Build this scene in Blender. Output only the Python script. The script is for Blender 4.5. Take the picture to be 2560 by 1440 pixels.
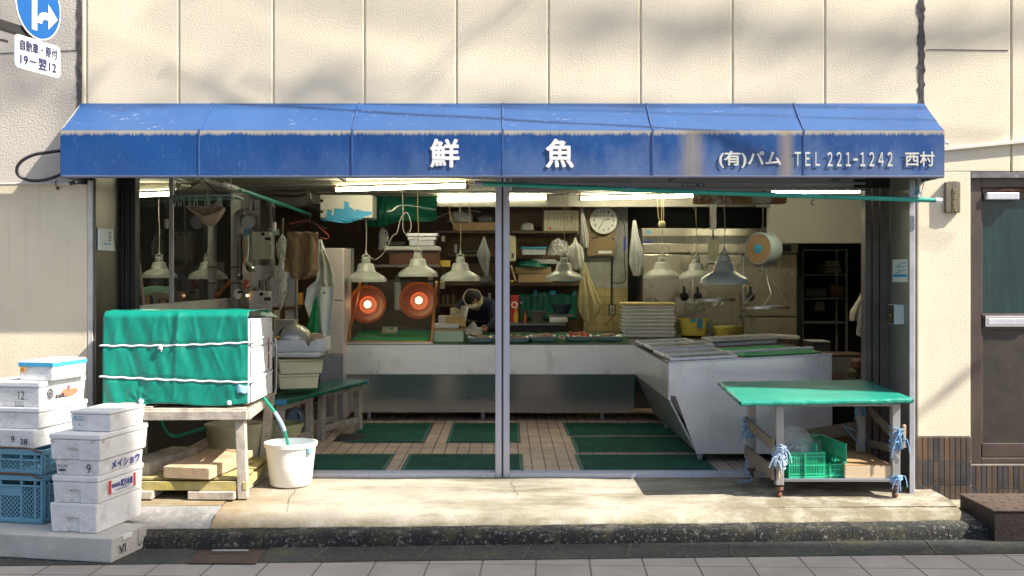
import bpy, bmesh, math, random
from mathutils import Vector, Matrix, noise
random.seed(7)
for o in list(bpy.data.objects): bpy.data.objects.remove(o)
SC = bpy.context.scene
COL = SC.collection
# ------------------------------------------------------------------ camera, sky, sun, exposure
F, CX, CY, H, DW = 2700.0, 1269.0, 690.0, 1.435, 7.3
cam = bpy.data.cameras.new('camera'); camo = bpy.data.objects.new('camera', cam); COL.objects.link(camo)
camo.location = (0, -DW, H); camo.rotation_euler = (math.radians(90), 0, 0)
cam.sensor_width = 36; cam.lens = F / 2560 * 36; cam.shift_x = 11 / 2560; cam.shift_y = -30 / 2560
cam.clip_start = .1; cam.clip_end = 600
SC.camera = camo
SUN = Vector((.93, -.33, 1.0))
W = bpy.data.worlds.new('World'); SC.world = W; W.use_nodes = True
wn = W.node_tree.nodes; wl = W.node_tree.links
sky = wn.new('ShaderNodeTexSky'); sky.sky_type = 'NISHITA'; sky.sun_disc = False
sky.sun_elevation = math.asin(SUN.normalized().z); sky.sun_rotation = math.radians(109.5); sky.dust_density = 3.0; sky.ozone_density = .5
wl.new(sky.outputs[0], wn['Background'].inputs[0]); wn['Background'].inputs[1].default_value = .115
sl = bpy.data.lights.new('sun', 'SUN'); sl.energy = 5.0; sl.angle = math.radians(.5); sl.color = (1, .93, .82)
so = bpy.data.objects.new('sun', sl); COL.objects.link(so)
so.rotation_euler = (-SUN).to_track_quat('-Z', 'Y').to_euler(); so.location = SUN * 30
SC.view_settings.view_transform = 'Standard'; SC.view_settings.look = 'None'
SC.view_settings.exposure = 1.22; SC.view_settings.gamma = 1
SC.cycles.max_bounces = 8

# ------------------------------------------------------------------ helpers
def px(x, D): return (x - CX) * D / F
def pz(y, D): return H - (y - CY) * D / F
def P(x, y, D): return Vector((px(x, D), D - DW, pz(y, D)))

class MB:
    def __init__(s): s.bm = bmesh.new()
    def _add(s, vs, fs):
        v = [s.bm.verts.new(p) for p in vs]
        for f in fs:
            try: s.bm.faces.new([v[i] for i in f])
            except ValueError: pass
        return v
    def box(s, x0, y0, z0, x1, y1, z1, M=None):
        c = [Vector((x, y, z)) for z in (z0, z1) for y in (y0, y1) for x in (x0, x1)]
        if M: c = [M @ p for p in c]
        s._add(c, [(0, 2, 3, 1), (4, 5, 7, 6), (0, 1, 5, 4), (2, 6, 7, 3), (0, 4, 6, 2), (1, 3, 7, 5)]); return s
    def bar(s, a, b, w, h=None, up=(0, 0, 1)):
        a, b = Vector(a), Vector(b); h = h or w; d = (b - a); L = d.length; d.normalize()
        r = d.cross(Vector(up))
        if r.length < 1e-4: r = d.cross(Vector((1, 0, 0)))
        r.normalize(); u = r.cross(d)
        M = Matrix((r, d, u)).transposed().to_4x4(); M.translation = a
        return s.box(-w/2, 0, -h/2, w/2, L, h/2, M)
    def tube(s, pts, r, n=8, cap=True):
        pts = [Vector(p) for p in pts]; m = len(pts)
        rs = r if isinstance(r, (list, tuple)) else [r] * m
        rings = []; ref = None
        for i, p in enumerate(pts):
            d = (pts[min(i+1, m-1)] - pts[max(i-1, 0)]).normalized()
            if ref is None: ref = Vector((0, 0, 1)) if abs(d.z) < .9 else Vector((1, 0, 0))
            a = ref - d * ref.dot(d)
            if a.length < 1e-5: a = d.orthogonal()
            a.normalize(); ref = a; b = d.cross(a)
            rings.append([s.bm.verts.new(p + (a * math.cos(2*math.pi*k/n) + b * math.sin(2*math.pi*k/n)) * rs[i]) for k in range(n)])
        for A, B in zip(rings, rings[1:]):
            for k in range(n): s.bm.faces.new((A[k], A[(k+1) % n], B[(k+1) % n], B[k]))
        if cap: s.bm.faces.new(rings[0][::-1]); s.bm.faces.new(rings[-1])
        return s
    def lathe(s, prof, c=(0, 0, 0), n=32, axis='Z', M=None):
        c = Vector(c); rings = []
        for r, h in prof:
            ring = []
            for k in range(n):
                a = 2*math.pi*k/n; u, v = max(r, 1e-4)*math.cos(a), max(r, 1e-4)*math.sin(a)
                p = Vector((u, v, h)) if axis == 'Z' else (Vector((u, h, v)) if axis == 'Y' else Vector((h, u, v)))
                if M: p = M @ p
                ring.append(s.bm.verts.new(p + c))
            rings.append(ring)
        for A, B in zip(rings, rings[1:]):
            for k in range(n): s.bm.faces.new((A[k], A[(k+1) % n], B[(k+1) % n], B[k]))
        return s
    def prism(s, poly, lo, hi, axis='Y', M=None):
        def q(a, b, t):
            p = Vector((a, t, b)) if axis == 'Y' else (Vector((a, b, t)) if axis == 'Z' else Vector((t, a, b)))
            return M @ p if M else p
        n = len(poly); A = [s.bm.verts.new(q(a, b, lo)) for a, b in poly]; B = [s.bm.verts.new(q(a, b, hi)) for a, b in poly]
        s.bm.faces.new(A); s.bm.faces.new(B[::-1])
        for k in range(n): s.bm.faces.new((A[k], B[k], B[(k+1) % n], A[(k+1) % n]))
        return s
    def grid(s, fn, nu, nv):
        g = [[s.bm.verts.new(fn(i/nu, j/nv)) for j in range(nv+1)] for i in range(nu+1)]
        for i in range(nu):
            for j in range(nv): s.bm.faces.new((g[i][j], g[i+1][j], g[i+1][j+1], g[i][j+1]))
        return s
    def poly(s, pts):
        s.bm.faces.new([s.bm.verts.new(p) for p in pts]); return s

def finish(mb, name, m, parent=None, off=None, smooth=False, bev=0, sol=0, sub=0, loc=(0, 0, 0), rz=0):
    bm = mb.bm
    if off is not None:
        for v in bm.verts: v.co -= Vector(off)
    bmesh.ops.recalc_face_normals(bm, faces=bm.faces)
    me = bpy.data.meshes.new(name); bm.to_mesh(me); bm.free()
    if smooth:
        for p in me.polygons: p.use_smooth = True
    me.materials.append(m)
    o = bpy.data.objects.new(name, me); COL.objects.link(o); o.location = loc; o.rotation_euler.z = rz
    if parent: o.parent = parent
    if sol: k = o.modifiers.new('s', 'SOLIDIFY'); k.thickness = sol; k.offset = 0
    if bev: k = o.modifiers.new('b', 'BEVEL'); k.width = bev; k.segments = 2; k.limit_method = 'ANGLE'; k.angle_limit = math.radians(40)
    if sub: k = o.modifiers.new('u', 'SUBSURF'); k.levels = sub; k.render_levels = sub
    if smooth and not sub:
        try: me.set_sharp_from_angle(angle=math.radians(50))
        except Exception: pass
    return o
def tag(o, label, cat, group=None):
    o['label'] = label; o['category'] = cat
    if group: o['group'] = group
    return o
def thing(name, label, cat, loc=(0, 0, 0), rz=0, group=None):
    o = bpy.data.objects.new(name, None); COL.objects.link(o); o.location = loc; o.rotation_euler.z = rz
    return tag(o, label, cat, group)
def part(t, name, mb, m, w=False, **k):      # w: the shape was given in world coordinates (thing not rotated)
    return finish(mb, name, m, t, off=(world_of(t) if w else None), **k)
def world_of(t):
    v = Vector(t.location)
    while t.parent: t = t.parent; v += t.location
    return v
def solo(name, mb, m, label, cat, group=None, loc=None, **k):   # a one-mesh thing given in world coordinates
    xs = [v.co.copy() for v in mb.bm.verts]
    if loc is None:
        loc = (sum(p.x for p in xs)/len(xs), sum(p.y for p in xs)/len(xs), min(p.z for p in xs))
    return tag(finish(mb, name, m, None, off=loc, loc=loc, **k), label, cat, group)
def struct(name, mb, m, **k):
    o = finish(mb, name, m, **k); o['kind'] = 'structure'; return o
def dup(t, loc, rz=None, label=None, group=None):
    c = t.copy(); COL.objects.link(c); c.location = loc
    if rz is not None: c.rotation_euler.z = rz
    if label: c['label'] = label
    if group: c['group'] = group
    for ch in [o for o in bpy.data.objects if o.parent == t]:
        d = ch.copy(); COL.objects.link(d); d.parent = c
        for g in [o for o in bpy.data.objects if o.parent == ch]:
            e = g.copy(); COL.objects.link(e); e.parent = d
    return c
def text_mesh(body, bold=0.0, spacing=1.0):
    c = bpy.data.curves.new('t', 'FONT'); c.body = body; c.offset = bold; c.space_character = spacing; c.resolution_u = 4
    o = bpy.data.objects.new('t', c); COL.objects.link(o)
    dg = bpy.context.evaluated_depsgraph_get(); me = bpy.data.meshes.new_from_object(o.evaluated_get(dg))
    bpy.data.objects.remove(o); bpy.data.curves.remove(c); return me
def lettering(parent, body, m, fn, bold=0.0, spacing=1.0, name='lettering', lift=(0, -1, 0)):
    """fn(u,v) maps the text's own box (0..1, 0..1) to the parent's coordinates; bold strokes are thickened by a few shifted layers .25 mm apart"""
    me = text_mesh(body, 0, spacing)
    vs = [v.co.copy() for v in me.vertices]; fs = [tuple(p.vertices) for p in me.polygons]; bpy.data.meshes.remove(me)
    xs = [v.x for v in vs]; ys = [v.y for v in vs]; x0, x1, y0, y1 = min(xs)-bold, max(xs)+bold, min(ys)-bold, max(ys)+bold
    sh = [(0, 0)] if not bold else [(0, 0)] + [(bold*math.cos(k*math.pi/4), bold*math.sin(k*math.pi/4)) for k in range(8)]
    V, Fc = [], []
    for i, (a, b) in enumerate(sh):
        o = len(V)
        V += [Vector(fn((v.x+a-x0)/max(x1-x0, 1e-6), (v.y+b-y0)/max(y1-y0, 1e-6))) + Vector(lift)*.00025*i for v in vs]
        Fc += [tuple(k+o for k in f) for f in fs]
    me = bpy.data.meshes.new(name); me.from_pydata(V, [], Fc); me.materials.append(m)
    o = bpy.data.objects.new(name, me); COL.objects.link(o); o.parent = parent; return o
def flat(x0, z0, w, h, y, dx=1, dy=0):      # a text box on a vertical plane of direction (dx, dy)
    return lambda u, v: (x0 + u*w*dx, y + u*w*dy, z0 + v*h)

def M(name, col, rough=.6, metal=0, var=.14, vs=5, bump=0, bs=80, stretch=(1, 1, 1), dirt=None, spec=.5, coat=0, world=False, bstretch=None, sub=0, bdist=.01):
    m = bpy.data.materials.new(name); m.use_nodes = True; nt = m.node_tree; n = nt.nodes; L = nt.links; b = n['Principled BSDF']
    b.inputs['Roughness'].default_value = rough; b.inputs['Metallic'].default_value = metal
    b.inputs['Specular IOR Level'].default_value = spec; b.inputs['Coat Weight'].default_value = coat
    tc = n.new('ShaderNodeTexCoord'); mp = n.new('ShaderNodeMapping'); mp.inputs['Scale'].default_value = stretch
    if world: g = n.new('ShaderNodeNewGeometry'); L.new(g.outputs['Position'], mp.inputs[0])
    else: L.new(tc.outputs['Object'], mp.inputs[0])
    nz = n.new('ShaderNodeTexNoise'); nz.inputs['Scale'].default_value = vs; nz.inputs['Detail'].default_value = 8; nz.inputs['Roughness'].default_value = .62
    L.new(mp.outputs[0], nz.inputs['Vector'])
    r = n.new('ShaderNodeMapRange'); r.inputs[1].default_value = .3; r.inputs[2].default_value = .7; L.new(nz.outputs[0], r.inputs[0])
    mx = n.new('ShaderNodeMix'); mx.data_type = 'RGBA'
    mx.inputs[6].default_value = tuple(c*(1-var) for c in col) + (1,); mx.inputs[7].default_value = tuple(min(1, c*(1+var)) for c in col) + (1,)
    L.new(r.outputs[0], mx.inputs[0]); out = mx.outputs[2]
    if dirt:
        dc, lo, hi, ds = dirt[:4]; st = dirt[4] if len(dirt) > 4 else (1, 1, 1)
        mp2 = n.new('ShaderNodeMapping'); mp2.inputs['Scale'].default_value = st; mp2.inputs['Location'].default_value = (3.1, 1.7, .4)
        L.new(mp.inputs[0].links[0].from_socket, mp2.inputs[0])
        n2 = n.new('ShaderNodeTexNoise'); n2.inputs['Scale'].default_value = ds; n2.inputs['Detail'].default_value = 9; n2.inputs['Roughness'].default_value = .7
        L.new(mp2.outputs[0], n2.inputs['Vector'])
        r2 = n.new('ShaderNodeMapRange'); r2.inputs[1].default_value = lo; r2.inputs[2].default_value = hi; L.new(n2.outputs[0], r2.inputs[0])
        m2 = n.new('ShaderNodeMix'); m2.data_type = 'RGBA'; L.new(r2.outputs[0], m2.inputs[0]); L.new(out, m2.inputs[6]); m2.inputs[7].default_value = tuple(dc) + (1,)
        out = m2.outputs[2]
    L.new(out, b.inputs['Base Color'])
    rr = n.new('ShaderNodeMapRange'); rr.inputs[3].default_value = max(.02, rough-.08); rr.inputs[4].default_value = min(1, rough+.08)
    L.new(nz.outputs[0], rr.inputs[0]); L.new(rr.outputs[0], b.inputs['Roughness'])
    if bump:
        nb = n.new('ShaderNodeTexNoise'); nb.inputs['Scale'].default_value = bs; nb.inputs['Detail'].default_value = 4
        mb_ = n.new('ShaderNodeMapping'); mb_.inputs['Scale'].default_value = bstretch or stretch
        L.new(mp.inputs[0].links[0].from_socket, mb_.inputs[0]); L.new(mb_.outputs[0], nb.inputs['Vector'])
        bp = n.new('ShaderNodeBump'); bp.inputs['Strength'].default_value = min(1, bump); bp.inputs['Distance'].default_value = bdist
        L.new(nb.outputs[0], bp.inputs['Height']); L.new(bp.outputs[0], b.inputs['Normal'])
    if sub: b.inputs['Subsurface Weight'].default_value = sub; b.inputs['Subsurface Radius'].default_value = (.03, .03, .03)
    return m
def emis(name, col, st):
    m = bpy.data.materials.new(name); m.use_nodes = True; b = m.node_tree.nodes['Principled BSDF']
    b.inputs['Base Color'].default_value = (*col, 1); b.inputs['Emission Color'].default_value = (*col, 1); b.inputs['Emission Strength'].default_value = st; return m
def clear(name, tint, refl=.9, alpha=.12, rough=.03, frost=0):
    """thin clear film or pane: see-through, with a Fresnel sheen and a little milkiness"""
    m = bpy.data.materials.new(name); m.use_nodes = True; nt = m.node_tree; n = nt.nodes; L = nt.links; n.remove(n['Principled BSDF'])
    tr = n.new('ShaderNodeBsdfTransparent'); tr.inputs[0].default_value = (*tint, 1)
    gl = n.new('ShaderNodeBsdfGlossy'); gl.inputs['Roughness'].default_value = rough
    df = n.new('ShaderNodeBsdfDiffuse'); df.inputs[0].default_value = (.75, .77, .76, 1)
    fr = n.new('ShaderNodeFresnel'); gm = n.new('ShaderNodeNewGeometry'); iq = n.new('ShaderNodeMapRange')
    iq.inputs[3].default_value = 1.35; iq.inputs[4].default_value = 1/1.35; L.new(gm.outputs['Backfacing'], iq.inputs[0]); L.new(iq.outputs[0], fr.inputs[0])     # same sheen seen from either side of the film
    a = n.new('ShaderNodeMixShader'); a.inputs[0].default_value = alpha; L.new(tr.outputs[0], a.inputs[1]); L.new(df.outputs[0], a.inputs[2])
    if frost:
        nz = n.new('ShaderNodeTexNoise'); nz.inputs['Scale'].default_value = frost; r = n.new('ShaderNodeMapRange')
        r.inputs[1].default_value = .4; r.inputs[2].default_value = .7; r.inputs[3].default_value = alpha*.6; r.inputs[4].default_value = min(1, alpha*2)
        L.new(nz.outputs[0], r.inputs[0]); L.new(r.outputs[0], a.inputs[0])
        bp = n.new('ShaderNodeBump'); bp.inputs['Strength'].default_value = .35; bp.inputs['Distance'].default_value = .01
        L.new(nz.outputs[0], bp.inputs['Height']); L.new(bp.outputs[0], gl.inputs['Normal'])
    b = n.new('ShaderNodeMixShader'); L.new(fr.outputs[0], b.inputs[0]); L.new(a.outputs[0], b.inputs[1]); L.new(gl.outputs[0], b.inputs[2])
    L.new(b.outputs[0], n['Material Output'].inputs[0]); return m

# ------------------------------------------------------------------ materials
m_wall = M('stucco', (.72, .635, .48), .9, var=.07, vs=1.6, bump=.7, bs=95, bdist=.0035, dirt=((.60, .52, .39), .58, .85, 1.1, (1, 1, .35)), world=True)
m_wallg = M('stucco_shaded', (.50, .46, .40), .9, var=.1, vs=2, bump=.8, bs=75, bdist=.0055, dirt=((.42, .37, .29), .5, .85, 1.5, (1.5, 1, .3)), world=True)  # greyer base colour carries the shade on the left upper wall
m_seal = M('sealant', (.56, .48, .33), .8, var=.2, vs=20)
m_gap = M('joint_dark', (.07, .06, .06), .9, var=.5, vs=14, bump=.6, bs=40)
m_steel = M('steel', (.66, .67, .69), .30, 1, var=.06, vs=3, stretch=(1, 1, 1), dirt=((.42, .40, .37), .60, .9, 2.2), bump=.03, bs=30)
m_steeld = M('steel_dull', (.20, .195, .18), .42, 1, var=.2, vs=3, dirt=((.22, .20, .17), .5, .8, 2), stretch=(3, 3, .4))
m_alu = M('aluminium', (.62, .62, .66), .42, .55, var=.1, vs=4, stretch=(8, 8, .5), dirt=((.35, .33, .32), .62, .8, 7))
m_dark = M('dark_metal', (.028, .026, .027), .5, .3, var=.4, vs=6)
m_brown = M('brown_metal', (.085, .062, .052), .45, .3, var=.2, vs=4, dirt=((.14, .12, .10), .58, .8, 5, (3, 3, .6)))
m_black = M('black_plastic', (.02, .02, .022), .45, var=.3)
m_white = M('white_plastic', (.74, .73, .70), .4, var=.05)
m_foam = M('polystyrene', (.70, .70, .695), .75, var=.06, vs=9, bump=.6, bs=120, dirt=((.40, .385, .35), .56, .80, 6))
m_foamd = M('polystyrene_dirty', (.47, .46, .42), .8, var=.1, vs=7, bump=.45, bs=140, dirt=((.40, .37, .31), .52, .8, 4))
m_tarp = M('green_tarp', (.002, .205, .148), .4, var=.10, vs=2.5, bump=.25, bs=7, spec=.5, dirt=((.03, .27, .20), .58, .8, 4))
m_tarpd = M('dark_green_sheet', (.008, .13, .085), .25, var=.2, vs=4, bump=.3, bs=7)
m_mat = M('green_floor_mat', (.003, .095, .066), .95, var=.45, vs=5, bump=.9, bs=220, dirt=((.02, .13, .10), .56, .8, 3))
m_matedge = M('green_mat_edge', (.02, .12, .10), .6, var=.2)
m_turf = M('green_mesh_mat', (.010, .29, .10), .7, var=.15, vs=30, bump=.5, bs=150)
m_wood = M('weathered_wood', (.44, .385, .32), .8, var=.28, vs=5, stretch=(3, 3, 3), bump=.3, bs=30, dirt=((.17, .145, .12), .52, .8, 6, (1, 1, 1)))
m_woodf = M('fresh_wood', (.52, .37, .23), .7, var=.18, vs=4, stretch=(6, 1, 6), bump=.2, bs=30, dirt=((.22, .16, .11), .54, .8, 5))
m_woodm = M('mossy_wood', (.36, .31, .13), .85, var=.3, vs=6, bump=.3, bs=30, dirt=((.42, .33, .03), .52, .7, 5))
m_woodd = M('dark_wood', (.10, .06, .035), .6, var=.3, vs=4, stretch=(1, 1, 6))
m_woodr = M('red_brown_wood', (.17, .062, .03), .5, var=.25, vs=5, stretch=(1, 1, 5))
m_card = M('cardboard', (.42, .29, .16), .85, var=.1, vs=6)
m_cream = M('cream_plastic', (.68, .63, .42), .45, var=.06, dirt=((.45, .40, .27), .6, .85, 6))
m_yel = M('yellow_plastic', (.78, .60, .08), .4, var=.08)
m_rope = M('white_rope', (.70, .72, .76), .9, var=.12, vs=60, bump=.9, bs=180)
m_bluetie = M('blue_twine', (.22, .42, .66), .8, var=.2, vs=40, bump=.6, bs=120)
m_hose = M('green_hose', (.01, .27, .18), .35, var=.1)
m_bluetape = M('blue_tape', (.03, .24, .42), .6, var=.15)
m_towel = M('brown_towel', (.27, .185, .105), .95, var=.15, vs=9, bump=.6, bs=160)
m_cloth = M('pale_cloth', (.62, .57, .47), .9, var=.12, vs=5, bump=.4, bs=30)
m_clothw = M('white_rubber_apron', (.62, .66, .66), .5, var=.08, vs=4, bump=.25, bs=10)
m_clothb = M('beige_cloth', (.42, .32, .25), .95, var=.12, vs=8, bump=.5, bs=140)
m_navy = M('navy_cloth', (.015, .02, .045), .9, var=.3, vs=10, bump=.4, bs=120)
m_skin = M('skin', (.32, .17, .105), .55, var=.1, vs=12, sub=.05)
m_hair = M('black_hair', (.008, .007, .007), .75, var=.3, vs=60, bump=.5, bs=200)
m_lamp = M('enamel_lamp', (.37, .39, .35), .28, var=.05, vs=4, dirt=((.32, .31, .24), .6, .85, 5))
m_lampw = M('enamel_inside', (.70, .70, .66), .35, var=.04)
m_cord = M('tan_cord', (.30, .22, .12), .7, var=.1)
m_cordw = M('pale_cord', (.45, .42, .36), .7, var=.1)
m_pipe = M('grey_pipe', (.27, .275, .28), .55, .2, var=.18, vs=6, dirt=((.16, .13, .11), .57, .8, 6))
m_meter = M('meter_casing', (.60, .59, .52), .45, var=.06)
m_rust = M('rusty_steel', (.16, .072, .04), .8, .2, var=.35, vs=9, bump=.5, bs=90, dirt=((.28, .21, .17), .58, .75, 12))
m_step = M('rusty_chequer', (.105, .075, .058), .6, .35, var=.25, vs=7, bump=.5, bs=55, dirt=((.07, .045, .04), .5, .8, 3))
m_paper = M('paper', (.74, .74, .72), .8, var=.03)
m_ink = M('ink', (.03, .035, .05), .6, var=.05)
m_inkb = M('blue_ink', (.03, .05, .28), .6, var=.05)
m_inkl = M('light_blue_ink', (.05, .33, .55), .6, var=.05)
m_red = M('red_print', (.55, .03, .03), .5, var=.08)
m_letter = M('white_letters', (.70, .70, .69), .5, var=.04, vs=9)
m_letterg = M('faded_letters', (.56, .56, .50), .55, var=.05, vs=9)
m_brass = M('copper_trim', (.75, .34, .15), .3, 1, var=.1)
m_glass = clear('glass', (.95, .97, .96), alpha=.015)
m_film = clear('plastic_bag', (.95, .96, .95), alpha=.30, rough=.2, frost=11)
m_filmw = clear('milky_bag', (.95, .95, .92), alpha=.45, rough=.22, frost=12)
m_tube = emis('fluorescent_light', (1, .94, .66), 23.0)
m_reflbulb = emis('reflected_bulb_light', (1, .66, .30), 3.0)  # glow of the bulbs in the showcase lamp reflections
m_reflshade = M('orange_reflected_shade', (.55, .10, .035), .3, .55, var=.1)
m_blue = M('blue_crate_plastic', (.13, .30, .40), .5, var=.08, vs=4)
m_gbask = M('green_basket_plastic', (.03, .50, .26), .45, var=.06)
# ------------------------------------------------------------------ ground
def band_mat(name, base, brick):
    return base
def paver_mat():
    m = M('paver_concrete', (.32, .30, .27), .85, var=.12, vs=2.5, bump=.25, bs=220, world=True, dirt=((.30, .28, .25), .52, .85, 3.5))
    nt = m.node_tree; n = nt.nodes; L = nt.links; b = n['Principled BSDF']
    g = n.new('ShaderNodeNewGeometry'); mp = n.new('ShaderNodeMapping'); mp.vector_type = 'POINT'
    mp.inputs['Rotation'].default_value = (0, 0, .038); mp.inputs['Location'].default_value = (.093, .072, 0)
    L.new(g.outputs['Position'], mp.inputs[0])
    br = n.new('ShaderNodeTexBrick'); br.offset = 0; br.inputs['Scale'].default_value = 1; br.inputs['Mortar Size'].default_value = .005
    br.inputs['Brick Width'].default_value = .3; br.inputs['Row Height'].default_value = .3; br.inputs['Mortar Smooth'].default_value = .2; br.inputs['Bias'].default_value = 0
    br.inputs['Color1'].default_value = (.92, .92, .92, 1); br.inputs['Color2'].default_value = (1.05, 1.05, 1.05, 1); br.inputs['Mortar'].default_value = (.22, .21, .2, 1)
    L.new(mp.outputs[0], br.inputs[0])
    mx = n.new('ShaderNodeMix'); mx.data_type = 'RGBA'; mx.blend_type = 'MULTIPLY'; mx.inputs[0].default_value = 1
    L.new(b.inputs['Base Color'].links[0].from_socket, mx.inputs[6]); L.new(br.outputs[0], mx.inputs[7]); L.new(mx.outputs[2], b.inputs['Base Color'])
    return m
def tile_mat(name, w, h, c1, c2, mort, rot=(0, 0, 0), loc=(0, 0, 0), size=.005, rough=.5, offset=0, bump=.5, shade=None):
    m = M(name, c1, rough, var=.0, bump=0, world=True); nt = m.node_tree; n = nt.nodes; L = nt.links; b = n['Principled BSDF']
    g = n.new('ShaderNodeNewGeometry'); mp = n.new('ShaderNodeMapping'); mp.inputs['Rotation'].default_value = rot; mp.inputs['Location'].default_value = loc
    L.new(g.outputs['Position'], mp.inputs[0])
    br = n.new('ShaderNodeTexBrick'); br.offset = offset; br.inputs['Scale'].default_value = 1; br.inputs['Mortar Size'].default_value = size
    br.inputs['Brick Width'].default_value = w; br.inputs['Row Height'].default_value = h; br.inputs['Mortar Smooth'].default_value = .15
    br.inputs['Color1'].default_value = (*c1, 1); br.inputs['Color2'].default_value = (*c2, 1); br.inputs['Mortar'].default_value = (*mort, 1); br.inputs['Bias'].default_value = 0
    L.new(mp.outputs[0], br.inputs[0])
    nz = n.new('ShaderNodeTexNoise'); nz.inputs['Scale'].default_value = 3.5; nz.inputs['Detail'].default_value = 8; L.new(g.outputs['Position'], nz.inputs['Vector'])
    r = n.new('ShaderNodeMapRange'); r.inputs[1].default_value = .3; r.inputs[2].default_value = .75; r.inputs[3].default_value = 1.12; r.inputs[4].default_value = .62; L.new(nz.outputs[0], r.inputs[0])
    mx = n.new('ShaderNodeMix'); mx.data_type = 'RGBA'; mx.blend_type = 'MULTIPLY'; mx.inputs[0].default_value = 1
    L.new(br.outputs[0], mx.inputs[6]); L.new(r.outputs[0], mx.inputs[7]); L.new(mx.outputs[2], b.inputs['Base Color'])
    bp = n.new('ShaderNodeBump'); bp.inputs['Strength'].default_value = bump; bp.inputs['Distance'].default_value = -.004
    L.new(br.outputs['Fac'], bp.inputs['Height']); L.new(bp.outputs[0], b.inputs['Normal'])
    return m
m_pav = paver_mat()
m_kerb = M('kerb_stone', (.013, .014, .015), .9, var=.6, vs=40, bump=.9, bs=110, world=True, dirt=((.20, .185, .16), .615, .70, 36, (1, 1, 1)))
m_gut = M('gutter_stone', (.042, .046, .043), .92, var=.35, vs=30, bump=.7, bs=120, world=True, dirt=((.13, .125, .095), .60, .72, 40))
m_apron = M('apron_concrete', (.375, .345, .28), .9, var=.25, vs=2.2, bump=.9, bs=130, world=True, dirt=((.12, .105, .055), .47, .72, 2.0, (.6, 1.7, 3)))
def layer(m, col, scale, lo, hi, amt=1.0, stretch=(1, 1, 1), box=None):
    nt = m.node_tree; n = nt.nodes; L = nt.links; b = n['Principled BSDF']; g = n.new('ShaderNodeNewGeometry'); mp = n.new('ShaderNodeMapping'); mp.inputs['Scale'].default_value = stretch; mp.inputs['Location'].default_value = (scale, .3, .7)
    L.new(g.outputs['Position'], mp.inputs[0]); z = n.new('ShaderNodeTexNoise'); z.inputs['Scale'].default_value = scale; z.inputs['Detail'].default_value = 7; z.inputs['Roughness'].default_value = .65; L.new(mp.outputs[0], z.inputs['Vector'])
    r = n.new('ShaderNodeMapRange'); r.inputs[1].default_value = lo; r.inputs[2].default_value = hi; r.inputs[4].default_value = amt; L.new(z.outputs[0], r.inputs[0]); f = r.outputs[0]
    if box:
        ax, e0, e1 = box; sp = n.new('ShaderNodeSeparateXYZ'); L.new(g.outputs['Position'], sp.inputs[0]); q = n.new('ShaderNodeMapRange'); q.inputs[1].default_value = e0; q.inputs[2].default_value = e1; L.new(sp.outputs[ax], q.inputs[0])
        k = n.new('ShaderNodeMath'); k.operation = 'MULTIPLY'; L.new(f, k.inputs[0]); L.new(q.outputs[0], k.inputs[1]); f = k.outputs[0]
    mx = n.new('ShaderNodeMix'); mx.data_type = 'RGBA'; L.new(f, mx.inputs[0]); L.new(b.inputs['Base Color'].links[0].from_socket, mx.inputs[6]); mx.inputs[7].default_value = (*col, 1); L.new(mx.outputs[2], b.inputs['Base Color'])
layer(m_apron, (.16, .135, .09), 95, .60, .68, .8); layer(m_apron, (.23, .15, .055), 2.6, .30, .55, .75, (1, 1, 1), (0, -1.25, -1.7)); layer(m_apron, (.13, .115, .035), 5, .40, .62, .85, (1, 1, 1), (2, -.03, -.095)); layer(m_apron, (.17, .14, .085), 5.5, .46, .56, .8, (1, 1, 1), (0, .9, 1.7))
layer(m_kerb, (.28, .26, .22), 9, .52, .68, .55, (1, 1, 1), (2, -.115, -.088)); layer(m_kerb, (.09, .085, .03), 8, .5, .65, .4); layer(m_kerb, (.24, .225, .19), 44, .57, .64, .75); layer(m_gut, (.02, .022, .02), 3, .45, .62, .6); layer(m_gut, (.17, .165, .14), 48, .58, .64, .75); layer(m_gut, (.10, .095, .05), 3.5, .52, .66, .6); layer(m_pav, (.20, .185, .165), 1.1, .50, .68, .5); layer(m_pav, (.17, .16, .14), 110, .60, .66, .5)
layer(m_wall, (.50, .43, .31), 1.3, .56, .75, .3, (1.6, 1, .3)); m_pier = M('stucco_pier', (.70, .61, .455), .9, var=.07, vs=1.6, bump=.7, bs=95, bdist=.0035, dirt=((.60, .52, .39), .58, .85, 1.1, (1, 1, .35)), world=True); layer(m_pier, (.36, .32, .22), 5, .55, .70, .6, (6, 1, .10), (2, 1.2, 2.05)); layer(m_pier, (.52, .46, .33), 1.4, .5, .7, .6)
m_rough = M('rough_mortar', (.24, .235, .225), .92, var=.3, vs=9, bump=1, bs=24, world=True, dirt=((.38, .36, .33), .52, .7, 7))
m_floor = tile_mat('floor_tile', .1, .3, (.66, .50, .425), (.59, .445, .375), (.075, .065, .055), rot=(0, 0, 0), loc=(.015, .07, 0), size=.0045)

g = MB(); g.box(-150, -150, -.6, 150, 150, -.174); struct('pavement', g, m_pav, loc=(0, 0, 0))
SK = .046                                     # the kerb runs at a slight angle to the shop front
def K(x, y): return y + SK * x
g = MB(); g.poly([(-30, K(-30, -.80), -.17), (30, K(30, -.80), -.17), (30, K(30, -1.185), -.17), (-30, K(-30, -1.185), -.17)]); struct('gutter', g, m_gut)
g = MB()
for k in range(-10, 12):                      # joints of the gutter stones, a mortar line 4 mm up
    x = k*.6 + .13
    g.bar((x+.01, K(x, -.86), -.168), (x - .05, K(x, -1.18), -.168), .009, .004)
o = struct('gutter_joint', g, M('mortar', (.085, .08, .055), .9, var=.3))
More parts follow.
